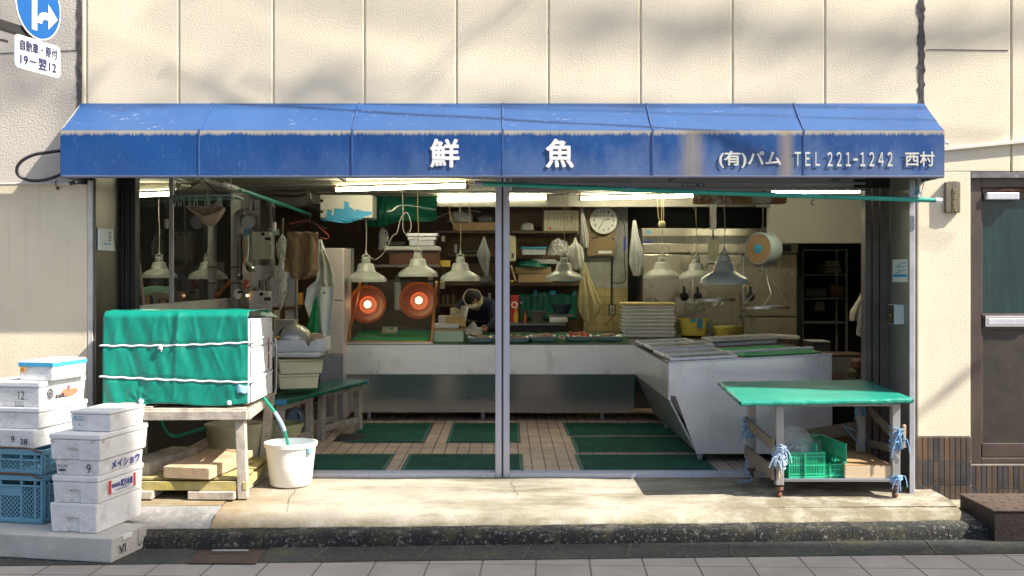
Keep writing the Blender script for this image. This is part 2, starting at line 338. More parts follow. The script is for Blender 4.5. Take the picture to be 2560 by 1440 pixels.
# kerb: rounded stones with small gaps
g = MB()
for k in range(-14, 16):
    x0 = k*.59 + .325 + .002; x1 = x0 + .586
    prof = [(-.70, -.088), (-.79, -.090), (-.825, -.097), (-.842, -.113), (-.85, -.16), (-.852, -.174), (-.70, -.174)]
    A = []
    nseg = 6
    for i in range(nseg+1):
        x = x0 + (x1-x0)*i/nseg
        A.append([g.bm.verts.new((x, K(x, y) + .004*noise.noise((x*7, y*20, 1)), z + .004*noise.noise((x*6, z*40, 5)))) for y, z in prof])
    for a, b in zip(A, A[1:]):
        for j in range(len(prof)): jj = (j+1) % len(prof); g.bm.faces.new((a[j], a[jj], b[jj], b[j]))
    g.bm.faces.new(A[0]); g.bm.faces.new(A[-1][::-1])
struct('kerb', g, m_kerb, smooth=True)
g = MB(); g.box(-8, -.695, -.174, 8, -.45, -.11)
for v in g.bm.verts: v.co.y = K(v.co.x, v.co.y) if v.co.y < -.6 else v.co.y
g.poly([(-8, K(-8, -.842), -.172), (8, K(8, -.842), -.172), (8, K(8, -.70), -.1), (-8, K(-8, -.70), -.1)])
struct('kerb_bed', g, m_rough)
# apron: concrete sill in front of the shop, rounding down to the kerb
def apron_mesh(x0, x1, prof, amp, step=.06):
    g = MB(); n = max(2, int((x1-x0)/step)); rows = []
    pts = []
    for (a, b) in zip(prof, prof[1:]):
        for i in range(5): pts.append((a[0]+(b[0]-a[0])*i/5, a[1]+(b[1]-a[1])*i/5, a[2]))
    pts.append(prof[-1])
    for i in range(n+1):
        x = x0 + (x1-x0)*i/n
        r = []
        for y, z, s in pts:
            d = noise.noise((x*1.7, y*3, 0))*amp + noise.noise((x*9, y*9, 3))*amp*.35
            r.append(g.bm.verts.new((x, y + s*SK*x + (s*d if s else 0), z + (d*.55 if y < .38 else 0))))
        rows.append(r)
    for a, b in zip(rows, rows[1:]):
        for j in range(len(pts)-1): g.bm.faces.new((a[j], a[j+1], b[j+1], b[j]))
    return g
struct('apron', apron_mesh(-1.80, 2.86, [(.60, -.002, 0), (.30, -.002, 0), (-.25, -.006, .3), (-.42, -.012, .6), (-.54, -.03, .9), (-.62, -.055, 1), (-.675, -.088, 1), (-.69, -.12, 1)], .012), m_apron, smooth=True)
struct('ledge', apron_mesh(-6, -1.80, [(.60, -.002, 0), (-.36, -.004, .3), (-.455, -.008, .6)], .006), m_apron, smooth=True)
struct('ledge_face', apron_mesh(-6, -1.80, [(-.452, -.009, .6), (-.50, -.045, .8), (-.60, -.07, 1), (-.685, -.088, 1), (-.70, -.12, 1)], .022, .03), m_rough, smooth=True)
g = apron_mesh(2.86, 6.5, [(.02, -.075, 0), (-.3, -.08, .5), (-.60, -.088, 1), (-.69, -.10, 1)], .006); struct('side_sill', g, m_apron, smooth=True)
m_crack = M('crack_dark', (.12, .10, .07), .95, var=.4, vs=30)
def apz(y): 
    pr = [(.60, -.002), (.30, -.002), (-.25, -.006), (-.42, -.012), (-.54, -.03), (-.62, -.055), (-.675, -.088), (-.69, -.12)]
    for (a, za), (b, zb) in zip(pr, pr[1:]):
        if a >= y >= b: return za + (zb-za)*(a-y)/(a-b)
    return -.12
g = MB()
for x0, seed, ya, yb in ((-1.43, 1, .02, -.66), (.02, 12, .36, -.3)):
    pts = []
    for k in range(26):
        y = ya + (yb-ya)*k/25; x = x0 + .05*noise.noise((y*5, seed, 1)) + .02*noise.noise((y*22, seed, 4)) - .08*(y-ya); pts.append((x, y, apz(y) + .0075))
    g.tube(pts, .0013, 5)
struct('apron_crack', g, m_crack)
g = MB(); g.box(-2.9, .52, -.12, 4.7, 7.2, 0.0); struct('floor', g, m_floor)

# ------------------------------------------------------------------ the building
B = thing('shop_building', 'cream stucco shop building with an open front, steel jambs and a brown side door', 'building', (0, 0, 0))
ZT = 8.0
joints = [216, 447, 683, 911, 1141, 1371, 1601, 1831, 2062]
jx = [px(v, DW) for v in joints] + [2.785]
g = MB()
edges = [-2.885] + jx
for a, b in zip(edges, edges[1:]):            # the facade panels with open vertical joints
    g.box(a + .006, 0, 2.16, b - .006, .12, ZT)
part(B, 'panel_wall', g, m_wall, bev=.006)
g = MB(); g.box(-2.885, .006, 2.17, 2.785, .12, ZT-.1); part(B, 'panel_sealant', g, m_seal)
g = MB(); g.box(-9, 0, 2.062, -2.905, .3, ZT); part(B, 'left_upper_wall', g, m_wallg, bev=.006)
g = MB(); g.box(-9, .002, -.15, -2.842, .3, 2.058); part(B, 'left_pier', g, m_pier, bev=.008)
g = MB(); g.box(-2.842, .004, .0, -2.838, .3, 2.06); g.box(-2.838, -.001, -.05, -2.806, .02, 2.08); part(B, 'left_corner_bead', g, M('bead', (.52, .5, .46), .6, var=.2, vs=10), bev=.003)
# jagged old sealant in the gaps between this building and its neighbours
for xg, nm in ((-2.895, 0), (2.797, 1)):
    g = MB(); pl = []; pr = []
    z = 2.1 if nm == 0 else 2.58
    while z < 4.2:
        pl.append((xg - .010 - random.random()*.012*(1+nm), z)); pr.append((xg + .008 + random.random()*.010*(1+nm), z)); z += .03
    g.prism(pl + pr[::-1], -.004, .03); part(B, 'joint', g, m_gap)
g = MB(); XR = 2.81
XD0, XD1, ZD0, ZD1 = px(2436, DW), 4.05, pz(1160, DW), pz(440, DW)
g.box(2.772, 0, pz(1092, DW), XD0 - .025, .3, ZD1 + .03); g.box(XR, 0, ZD1 + .03, px(2528, DW)-.006, .3, ZT); g.box(px(2528, DW)+.006, 0, ZD1 + .03, 9, .3, ZT); g.box(XD1, 0, -.15, 9, .3, ZD1 + .03)
part(B, 'right_wall', g, m_wall, bev=.006)
g = MB(); g.box(XR, .012, 2.2, 9, .3, ZT-.1); part(B, 'joint_sealant', g, m_seal)
g = MB(); g.bar((2.83, -.001, pz(124, DW)), (px(2520, DW), -.001, pz(126, DW)), .006, .004); g.bar((-3.6, -.001, pz(136, DW)), (-2.91, -.001, pz(126, DW)), .006, .004)
part(B, 'wall_crack', g, m_gap)
# tiled plinth: real tiles, several glazes, each a small box
gl = [M('glazed_tile_brown', (.088, .066, .05), .3, var=.3, vs=7), M('glazed_tile_dark', (.06, .056, .058), .2, var=.3, vs=7), M('glazed_tile_tan', (.115, .074, .046), .3, var=.35, vs=7)]
gs = [MB(), MB(), MB()]
def tiles(x0, x1, z0, z1, y, tw=.036, th=.165, zs=None):
    n = int(round((x1-x0)/tw)); tw = (x1-x0)/n
    z = z1
    while z > z0 + .01:
        zb = max(z0, z - th)
        for i in range(n):
            k = random.choice((0, 0, 1, 1, 2)) if z > .2 else random.choice((0, 0, 1))
            gs[k].box(x0 + i*tw + .0025, y - .004, zb + .003, x0 + (i+1)*tw - .0025, y + .01, z - .003)
        z -= th
tiles(2.765, XD0 - .022, -.16, pz(1092, DW), -.002)
tiles(XD0 - .02, 4.3, -.13, ZD0 - .01, .02)
for i, gg in enumerate(gs): part(B, 'plinth_tiles', gg, gl[i], bev=.0015)
g = MB(); g.box(2.763, .003, -.17, XD0 - .02, .2, pz(1092, DW)); g.box(XD0 - .02, .024, -.17, 4.3, .2, ZD0 - .005); part(B, 'plinth_grout', g, M('grout', (.33, .30, .25), .9, var=.15))
# jambs
g = MB(); g.box(-2.805, .021, 0, -2.79, .50, 2.155); part(B, 'jamb_cladding', g, m_steeld)
g = MB(); g.box(2.762, .021, -.02, 2.7715, .50, 2.155); part(B, 'jamb_cladding', g, M('jamb_right', (.34, .335, .29), .5, .7, var=.12, vs=2, stretch=(2, 2, .5)))
g = MB(); g.prism([(2.754, .02), (2.662, -.15), (2.694, -.15), (2.762, .02)], -.06, 2.075, axis='Z'); part(B, 'jamb_trim', g, M('trim', (.36, .36, .39), .6, .3, var=.2, vs=8, dirt=((.55, .52, .48), .6, .8, 9)))
g = MB()
for xa, xb in ((-2.80, -2.775), (-2.768, -2.735), (-2.728, -2.69)): g.box(xa, .505, 0, xb, .60, 2.15)
part(B, 'shutter_rail', g, m_dark, bev=.003)
g = MB()
for xa, xb in ((2.585, 2.63), (2.64, 2.685), (2.695, 2.762)): g.box(xa, .505, 0, xb, .60, 2.15)
part(B, 'shutter_rail', g, M('rail_brown', (.14, .115, .105), .5, .4, var=.25), bev=.003)
g = MB(); g.box(2.50, .503, 2.07, 2.762, .52, 2.155); part(B, 'rail_cap', g, m_dark)
# head of the opening: soffit and the rolled shutter over the right half
g = MB(); g.box(-2.84, .0, 2.158, 2.8, .62, 2.17); g.box(-2.84, .12, 2.172, 2.8, .62, ZT); part(B, 'soffit', g, M('soffit_grey', (.20, .19, .18), .8))
g = MB()
for i in range(5): g.box(.03, .50 + .006*(i % 2), 2.158 - .021*(i+1), 2.585, .53, 2.158 - .021*i - .002)
part(B, 'shutter', g, M('shutter_slats', (.30, .30, .33), .45, .5, var=.12), bev=.003)
t = None
g = MB(); g.box(px(1706, 7.79), .496, 2.085, px(1762, 7.79), .499, 2.102); sp = part(B, 'shutter_plate', g, M('navy_plate', (.02, .025, .09), .4))
g = MB()
for i in range(9):
    if i != 6: g.box(px(1709+i*5.6, 7.79), .4945, 2.089, px(1712.6+i*5.6, 7.79), .4955, 2.098)
part(B, 'plate_marks', g, m_letterg)
g = MB(); g.box(-.087, .41, -.002, -.043, .49, 2.155); g.box(-.030, .41, -.002, .014, .49, 2.155); g.box(-.045, .43, 0, -.028, .48, 2.155); part(B, 'centre_post', g, M('post_aluminium', (.50, .50, .58), .45, .35, var=.06, vs=3, stretch=(10, 10, .6), dirt=((.30, .29, .30), .62, .8, 8, (1, 1, .4))), bev=.003)
g = MB(); g.box(-.043, .418, 0, -.030, .422, 2.15); part(B, 'post_slot', g, m_black)
g = MB()
for a, b in ((-2.69, -.09), (.016, 2.6)):
    g.box(a, .40, -.01, b, .52, .012); g.box(a, .405, .012, b, .412, .026); g.box(a, .44, .012, b, .447, .026); g.box(a, .50, .012, b, .507, .030)
part(B, 'door_sill', g, m_alu, bev=.002)
# interior shell
m_int = M('interior_plaster', (.30, .29, .25), .85, var=.15, vs=2, dirt=((.15, .14, .11), .5, .8, 1.5), world=True)
m_panel = M('old_panelling', (.11, .07, .038), .7, var=.25, vs=3, stretch=(9, 9, .7), world=True)
m_ceil = M('ceiling_board', (.40, .39, .34), .8, var=.12, vs=2, world=True)
g = MB(); g.box(-5.2, .62, 2.31, 4.8, 7.3, 2.45); part(B, 'ceiling', g, m_ceil)
g = MB()
for y in (2.1, 3.0, 3.9): g.box(-2.68, y, 2.30, 3.8, y+.012, 2.312)
g.box(-2.6, 4.3, 2.18, 3.2, 4.42, 2.305); part(B, 'ceiling_batten', g, M('batten', (.24, .23, .20), .8))
g = MB(); g.box(-2.78, .62, 0, -2.68, 7.2, .60); part(B, 'wall_shade_strip', g, M('wall_shade_dark', (.045, .043, .038), .7, var=.3, vs=4))  # lower wall painted dark to give the shade under the table
g = MB(); g.box(-2.78, .62, .602, -2.68, 7.2, 1.215); g.box(-2.78, 3.55, 1.215, -2.68, 7.2, 2.31); g.box(-2.78, .6, 2.27, -2.68, 3.55, 2.31); part(B, 'side_wall', g, M('pale_board', (.50, .50, .48), .6, var=.15, vs=3, dirt=((.25, .24, .2), .55, .8, 4)))
g = MB(); g.box(-5.2, 5.2, 0, -2.78, 5.3, 2.31); g.box(-5.3, .3, 0, -5.2, 5.3, 2.31); g.box(-5.2, .3, -.1, -2.78, 5.3, -.02); part(B, 'added_room_wall', g, M('added_dark_room', (.05, .05, .045), .8, var=.3))  # added dim room; the lamps inside stand in for reflections in the glass
g = MB(); g.poly([(-2.731, .63, 1.22), (-2.731, 3.54, 1.22), (-2.731, 3.54, 2.265), (-2.731, .63, 2.265)]); part(B, 'partition_glass', g, m_glass)
g = MB(); g.box(-2.75, 1.47, 1.22, -2.715, 1.49, 2.265); part(B, 'glass_mullion', g, m_alu)
g = MB(); g.box(-2.78, 5.0, 0, .86, 5.1, 2.31); part(B, 'back_wall', g, m_panel)
g = MB(); g.box(.82, 4.93, 1.3, 1.36, 5.1, 2.31); part(B, 'plaster_column', g, M('old_plaster', (.34, .35, .32), .85, var=.2, vs=4, dirt=((.16, .15, .13), .52, .75, 3))) 
g = MB(); g.box(.86, 4.935, 0, 1.36, 5.1, 1.3); part(B, 'tiled_wall', g, tile_mat('yellow_wall_tile', .1, .1, (.52, .43, .20), (.46, .38, .18), (.25, .20, .10), rot=(math.pi/2, 0, 0), rough=.18, size=.003))
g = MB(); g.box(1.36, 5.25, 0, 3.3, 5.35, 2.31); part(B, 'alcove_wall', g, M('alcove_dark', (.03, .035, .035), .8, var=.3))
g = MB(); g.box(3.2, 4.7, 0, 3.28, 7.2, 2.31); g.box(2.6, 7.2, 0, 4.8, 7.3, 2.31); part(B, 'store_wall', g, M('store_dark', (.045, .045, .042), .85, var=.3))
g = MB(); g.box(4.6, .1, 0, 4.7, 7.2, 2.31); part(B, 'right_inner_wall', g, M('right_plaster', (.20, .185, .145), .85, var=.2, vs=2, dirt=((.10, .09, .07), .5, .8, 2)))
D = 11.0
g = MB(); g.box(px(1920, D), 3.66, pz(608, D), 4.6, 3.76, 2.31); part(B, 'hanging_wall', g, M('hanging_plaster', (.50, .49, .42), .8, var=.06, vs=2))
# roof and hidden shell that keep the sun out
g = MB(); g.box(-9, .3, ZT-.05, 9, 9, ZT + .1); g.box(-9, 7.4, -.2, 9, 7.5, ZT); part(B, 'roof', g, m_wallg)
# side door
dm = m_brown
g = MB(); x0 = XD0
g.box(x0 - .018, .03, ZD0, x0 + .060, .10, ZD1); g.box(x0 + .06, .03, ZD1 - .075, XD1, .10, ZD1); g.box(x0 + .06, .03, ZD0, XD1, .10, ZD0 + .035)
door = part(B, 'door', g, dm, bev=.004)
yd = .055
xl = x0 + .062
zz = lambda y: pz(y, DW + .06)
g = MB(); g.box(xl, yd, zz(497), XD1, yd+.03, zz(470)); g.box(xl, yd, zz(825), XD1, yd+.03, zz(784)); g.box(xl, yd, ZD0+.037, XD1, yd+.03, zz(1108)); g.box(xl, yd, ZD0+.037, xl + .02, yd+.03, zz(470)); part(door, 'door_rail', g, dm, bev=.004)
m_dglass = M('tinted_door_glass', (.006, .028, .028), .32, var=.3, vs=2.5, stretch=(4, 4, 1), spec=.6, dirt=((.022, .058, .052), .5, .8, 3, (8, 1, .5)))
g = MB(); g.box(xl+.02, yd+.012, zz(784), XD1, yd+.02, zz(497)); part(door, 'door_glass', g, m_dglass)
g = MB(); g.grid(lambda u, v: (xl+.02 + u*.8, yd+.012 + .0025*noise.noise((u*9, v*9, 2))*max(0, 1 - u*2.2) - .002*abs(noise.noise((u*3, v*4, 8))), zz(1108) + v*(zz(825)-zz(1108))), 30, 40); part(door, 'kick_panel', g, M('wrinkled_sheet', (.062, .052, .044), .4, .3, var=.15, vs=4, bump=.15, bs=25), smooth=True)
g = MB(); g.box(px(2469, DW), .035, pz(818, DW), px(2580, DW), .056, pz(790, DW)); ms = part(door, 'mail_slot', g, m_steel, bev=.003)
g = MB(); g.box(px(2476, DW), .030, pz(812, DW), px(2575, DW), .036, pz(797, DW)); part(door, 'mail_flap', g, m_alu, bev=.002)
g = MB(); g.box(px(2468, DW), .005, pz(499, DW), px(2550, DW), .055, pz(481, DW)); part(door, 'door_closer', g, m_alu, bev=.006)
g = MB(); g.box(x0 - .02, .0, ZD1 - .012, XD1, .032, ZD1 + .028); part(door, 'flashing', g, M('old_flashing', (.16, .155, .16), .6, .3, var=.5, vs=8, dirt=((.45, .42, .36), .55, .7, 7)))
g = MB()
for i in range(16):
    a = random.uniform(2.5, 5); xx = px(2495, DW) + random.random()*.2
    g.tube([(xx, .03, pz(478, DW) + random.random()*.006), (xx + .05, .026, pz(474, DW) + random.random()*.012), (xx + .12, .03, pz(477, DW))], .002, 4)
part(door, 'dry_vine', g, m_rust)

# ------------------------------------------------------------------ awning
def awning_mat(name, top):
    m = bpy.data.materials.new(name); m.use_nodes = True; nt = m.node_tree; n = nt.nodes; L = nt.links; b = n['Principled BSDF']; b.inputs['Roughness'].default_value = .42
    tc = n.new('ShaderNodeTexCoord'); sp = n.new('ShaderNodeSeparateXYZ'); L.new(tc.outputs['Object'], sp.inputs[0])
    def noi(scale, st, det=8):
        mp = n.new('ShaderNodeMapping'); mp.inputs['Scale'].default_value = st; L.new(tc.outputs['Object'], mp.inputs[0])
        z = n.new('ShaderNodeTexNoise'); z.inputs['Scale'].default_value = scale; z.inputs['Detail'].default_value = det; z.inputs['Roughness'].default_value = .65; L.new(mp.outputs[0], z.inputs['Vector']); return z.outputs[0]
    def rng(s, a, b_, c=0, d=1):
        r = n.new('ShaderNodeMapRange'); r.inputs[1].default_value = a; r.inputs[2].default_value = b_; r.inputs[3].default_value = c; r.inputs[4].default_value = d; L.new(s, r.inputs[0]); return r.outputs[0]
    def mth(op, a, b_):
        q = n.new('ShaderNodeMath'); q.operation = op; q.use_clamp = True
        for i, v in ((0, a), (1, b_)):
            if isinstance(v, (int, float)): q.inputs[i].default_value = v
            else: L.new(v, q.inputs[i])
        return q.outputs[0]
    def mix(f, c1, c2):
        x = n.new('ShaderNodeMix'); x.data_type = 'RGBA'
        if isinstance(f, (int, float)): x.inputs[0].default_value = f
        else: L.new(f, x.inputs[0])
        for i, c in ((6, c1), (7, c2)):
            if isinstance(c, tuple): x.inputs[i].default_value = (*c, 1)
            else: L.new(c, x.inputs[i])
        return x.outputs[2]
    z, x = sp.outputs[2], sp.outputs[0]
    if top:
        c = mix(rng(noi(1.5, (1, 1, 1)), .3, .7), (.016, .064, .195), (.026, .088, .24))
        fl = mth('MULTIPLY', rng(noi(30, (.6, 1, 1)), .61, .67, 0, .8), rng(noi(2.2, (1, 1, 1)), .42, .58))
        c = mix(fl, c, (.24, .28, .42))
    else:
        c = mix(rng(noi(1.1, (1, 1, 1)), .3, .7), (.0006, .040, .17), (.0015, .058, .22))
        fade = mth('MULTIPLY', rng(mth('ADD', noi(7, (1, 1, .5)), rng(z, .30, .0, -.25, .22)), .38, .68), .85)      # chalky fading, heavier low down
        rightw = rng(x, -1.9, .9, .12, 1.0)
        c = mix(mth('MULTIPLY', fade, rightw), c, (.085, .135, .265))
        sc = mth('MULTIPLY', rng(noi(55, (1, 1, .35)), .58, .68), .3)
        c = mix(sc, c, (.13, .20, .36))
        edge = mth('MULTIPLY', rng(mth('ADD', z, mth('ADD', mth('MULTIPLY', rng(noi(70, (1, 1, .03)), .3, .7), .020), mth('MULTIPLY', rng(noi(6, (1, 1, .02)), .3, .7), .022))), .283, .303), .8)
        c = mix(edge, c, (.44, .40, .30))
        for xc, w in ((1.192, .105), (1.795, .07)):
            dx = n.new('ShaderNodeMath'); dx.operation = 'ABSOLUTE'
            q = n.new('ShaderNodeMath'); q.operation = 'SUBTRACT'; q.inputs[1].default_value = xc; L.new(x, q.inputs[0]); L.new(q.outputs[0], dx.inputs[0])
            band = mth('MULTIPLY', rng(dx.outputs[0], w, .0), rng(noi(30, (1, 1, .03)), .25, .65, .45, 1))
            c = mix(mth('MULTIPLY', band, .85), c, (.30, .235, .13))
        low = mth('MULTIPLY', rng(mth('ADD', z, mth('MULTIPLY', noi(20, (1, 1, .5)), .02)), .018, .006), .6)
        c = mix(low, c, (.33, .34, .36))
    L.new(c, b.inputs['Base Color'])
    bp = n.new('ShaderNodeBump'); bp.inputs['Strength'].default_value = .08; bp.inputs['Distance'].default_value = .01; L.new(noi(3, (1, 1, 1)), bp.inputs['Height']); L.new(bp.outputs[0], b.inputs['Normal'])
    return m
AZ = 2.08; YA = -.33
A = thing('awning', 'long faded blue awning with white lettering over the open shop front', 'awning', (0, 0, AZ))
xa, xb = px(152, 6.97), px(2360, 6.97); zt = pz(326, 6.97) - AZ; zw = pz(259, DW) - AZ
g = MB()
n = 60
def sag(x): return .0022*math.sin(x*3.1)
g.grid(lambda u, v: (xa + (xb-xa)*u, YA*(1-v) - .0, zt + (zw-zt)*v - .006*math.sin(math.pi*v)*(1+math.sin(u*37)*.5)), n, 6)
part(A, 'awning_top', g, awning_mat('awning_top_blue', True), sol=.003)
m_fas = awning_mat('awning_front_blue', False)
g = MB(); g.grid(lambda u, v: (xa + (xb-xa)*u, YA + .003*math.sin(u*60)*math.sin(math.pi*v), zt*v), n, 4)
part(A, 'fascia', g, m_fas, sol=.003)
g = MB()
pass
for x in (xa, xb): part(A, 'end_panel', MB().prism([(YA, 0), (0, 0), (0, zw), (YA, zt)], x - .003, x + .003, axis='X'), m_fas)
g = MB()
m_seam = M('awning_seam', (.03, .085, .24), .5, var=.2, vs=9)
for sx in (498, 881, 1257, 1632, 2010):
    x = px(sx, 6.97); g.box(x - .005, YA - .006, .004, x + .005, YA - .002, zt); g.bar((x, YA + .001, zt + .006), (x + (.02 if sx > 1700 else .0), -.004, zw + .004), .011, .003)
part(A, 'seam', g, m_seam)
g = MB(); g.box(xa, YA - .006, -.012, xb, YA + .02, .002); g.box(xa, YA, -.01, xa+.02, 0, .01); g.box(xb-.02, YA, -.01, xb, 0, .01)
for x in (-2.2, -1.1, 0, 1.1, 2.2): g.box(x-.012, YA, -.008, x + .012, 0, .012)
part(A, 'frame', g, M('awning_frame', (.09, .10, .14), .5, .3), bev=.003)
def aw_text(body, x0, x1, y0, y1, bold, m=m_letter, sp=1.0):
    a, b, c, d = px(x0, 6.965), px(x1, 6.965), pz(y1, 6.965) - AZ, pz(y0, 6.965) - AZ
    lettering(A, body, m, lambda u, v: (a + (b-a)*u, YA - .0075, c + (d-c)*v), bold, sp)
aw_text('鮮', 1075, 1149, 347, 419, .028); aw_text('魚', 1364, 1435, 347, 420, .028)
aw_text('(有)パム', 1797, 1953, 377, 420, .024, m_letterg); aw_text('ＴＥＬ', 1986, 2050, 380, 415, .016, m_letterg); aw_text('２２１−１２４２', 2068, 2231, 380, 416, .02, m_letterg); aw_text('西村', 2262, 2336, 379, 416, .026, m_letterg)
# ------------------------------------------------------------------ things on the facade
S = thing('traffic_sign', 'round blue road sign with white ahead-or-right arrow and a white plate of Japanese text below', 'road sign', P(97, 16, 6.50))
ya = math.radians(-52)                         # it faces down the street, to the right of the camera's left
ux, uy = math.cos(math.radians(75)), math.sin(math.radians(75))
Nn = Vector((uy, -ux, 0))                      # the way its face looks
def sg(u, v, d=0): return Vector((u*ux, u*uy, v)) + Nn*d
SX = S.location.x
def disc(r, d0, d1, n=48):
    g = MB(); a = [g.bm.verts.new(sg(r*math.cos(2*math.pi*k/n), r*math.sin(2*math.pi*k/n), d0)) for k in range(n)]; b = [g.bm.verts.new(sg(r*math.cos(2*math.pi*k/n), r*math.sin(2*math.pi*k/n), d1)) for k in range(n)]
    g.bm.faces.new(a); g.bm.faces.new(b[::-1])
    for k in range(n): g.bm.faces.new((a[k], a[(k+1) % n], b[(k+1) % n], b[k]))
    return g
m_sblue = M('sign_blue', (.0, .075, .26), .35, var=.03); m_swhite = M('sign_white', (.72, .73, .74), .4, var=.03)
part(S, 'rim', disc(.2, -.008, .0), m_swhite); part(S, 'sign_disc', disc(.191, .0, .002), m_sblue)
g = MB()
def fl(pts, d=.004): g.poly([sg(u, v, d) for u, v in pts])
fl([(-.065, .18), (-.02, .18), (-.02, -.15), (-.065, -.15)])
arc = []
for k in range(7):
    a = math.radians(180 - 90*k/6); arc.append((.055 + .075*math.cos(a), -.10 + .075*math.sin(a)))
arc2 = [(.055 + .032*math.cos(math.radians(180-90*k/6)), -.10 + .032*math.sin(math.radians(180-90*k/6))) for k in range(7)]
for a, b, c, d in zip(arc, arc[1:], arc2[1:], arc2): fl([a, b, c, d], .0045)
fl([(.055, -.025), (.085, -.025), (.085, -.068), (.055, -.068)], .0045); fl([(.080, .03), (.165, -.045), (.080, -.122)], .005)
part(S, 'arrow', g, m_swhite)
g = MB(); cr = []
Lp, Hp = (-.205, .195), (-.40, -.205)
for cxn, czn, a0 in ((Lp[0]+.03, Hp[0]+.03, 180), (Lp[1]-.03, Hp[0]+.03, 270), (Lp[1]-.03, Hp[1]-.03, 0), (Lp[0]+.03, Hp[1]-.03, 90)):
    for k in range(5): a = math.radians(a0 + 22.5*k); cr.append((cxn + .03*math.cos(a), czn + .03*math.sin(a)))
A_ = [g.bm.verts.new(sg(u, v, .0)) for u, v in cr]; B_ = [g.bm.verts.new(sg(u, v, -.006)) for u, v in cr]
g.bm.faces.new(A_); g.bm.faces.new(B_[::-1])
for k in range(len(cr)): g.bm.faces.new((A_[k], A_[(k+1) % len(cr)], B_[(k+1) % len(cr)], B_[k]))
pl = part(S, 'plate', g, m_swhite)
m_snav = M('sign_navy', (.02, .025, .09), .5)
lettering(pl, '自動車・原付', m_snav, lambda u, v: sg(-.165 + .33*u, -.292 + .066*v, .004), .014, 1, lift=tuple(Nn))
lettering(pl, '19－翌12', m_snav, lambda u, v: sg(-.165 + .32*u, -.376 + .066*v, .004), .02, 1, lift=tuple(Nn))
g = MB(); g.bar(sg(-.9, -.17, -.04), sg(.02, -.17, -.04), .05, .05); g.bar(sg(-.9, -.29, -.04), sg(-.22, -.255, -.04), .014); g.bar(sg(-.06, .15, -.02), sg(-.06, -.37, -.02), .03, .03); g.bar(sg(.06, .15, -.02), sg(.06, -.37, -.02), .02, .02)
part(S, 'bracket', g, m_dark)

D = 7.22
pts = [P(a, b, d) for a, b, d in ((152, 377, 7.25), (120, 381, 7.2), (85, 387, 7.18), (55, 402, 7.17), (42, 422, 7.17), (48, 440, 7.18), (75, 451, 7.2), (105, 451, 7.2), (130, 445, 7.22), (155, 435, 7.25))]
def smooth_path(pts, k=6):
    out = []
    q = [pts[0]] + list(pts) + [pts[-1]]
    for i in range(1, len(q)-2):
        a, b, c, d = (Vector(v) for v in q[i-1:i+3])
        for j in range(k):
            t = j/k; out.append(.5*((2*b) + (c-a)*t + (2*a-5*b+4*c-d)*t*t + (-a+3*b-3*c+d)*t**3))
    out.append(Vector(pts[-1])); return out
solo('cable_loop', MB().tube(smooth_path(pts), .011, 8), m_black, 'thick black cable looping out of the left end of the blue awning', 'cable', smooth=True)
C = thing('wall_conduit', 'pale pipe running along the ledge left of the awning, held by a hook', 'pipe', P(90, 460, 7.27))
part(C, 'pipe', MB().tube([P(-60, 461, 7.27), P(60, 460, 7.27), P(176, 459, 7.27)], .011, 10), M('conduit_grey', (.45, .44, .40), .6, var=.2, vs=9), w=True, smooth=True)
part(C, 'end_plug', MB().tube([P(175, 459, 7.27), P(186, 455, 7.27)], .014, 10), m_black, w=True)
part(C, 'clip', MB().tube(smooth_path([P(141, 450, 7.27), P(139, 458, 7.24), P(141, 466, 7.25), P(143, 470, 7.28)]), .004, 6).lathe([(0, 0), (.012, .004), (.012, .012)], P(143, 470, 7.28), 8, 'Y'), m_rust, w=True)
C = thing('cable_duct', 'slim cream cable duct rising along the wall right of the awning', 'cable duct', P(2365, 372, 7.28))
part(C, 'duct', MB().bar(P(2352, 374, 7.285), P(2620, 348, 7.285), .03, .024), M('duct', (.66, .62, .52), .5, var=.05), w=True, bev=.004)
part(C, 'cap', MB().lathe([(0, 0), (.012, .002), (.014, .02)], P(2363, 357, 7.27), 10, 'X'), m_white, w=True)
# old wooden name plaque, 3 cm thick
m_oldw = M('mossy_plaque_wood', (.165, .145, .105), .9, var=.3, vs=5, stretch=(6, 6, .6), bump=.6, bs=30, dirt=((.26, .20, .03), .56, .68, 6, (6, 6, .8)))
Q = thing('name_plaque', 'weathered dark wooden plaque with moss and faded carved characters right of the awning', 'plaque', P(2379, 532, DW))
x0, x1, z0, z1 = px(2359, DW), px(2396, DW), pz(532, DW), pz(456, DW)
part(Q, 'board', MB().box(x0, -.036, z0, x1, -.002, z1), m_oldw, w=True, bev=.004)
m_car = M('carved', (.30, .22, .10), .9, var=.4, vs=30)
q0 = world_of(Q)
for k, ch in enumerate('居酒屋西'): lettering(Q, ch, m_car, lambda u, v, k=k: Vector((px(2375, DW) + .028*u, -.0385, pz(484 + 15*k, DW) + .034*v)) - q0, .004)
g = MB(); g.grid(lambda u, v: Vector((x0+.01 + (x1-x0-.02)*u, -.036 + .036*v, z1 + .001 + .008*abs(noise.noise((u*9, v*9, 4)))*math.sin(math.pi*u))), 12, 6); part(Q, 'moss', g, M('moss', (.16, .15, .015), .95, var=.4, vs=40, bump=1, bs=80), w=True)
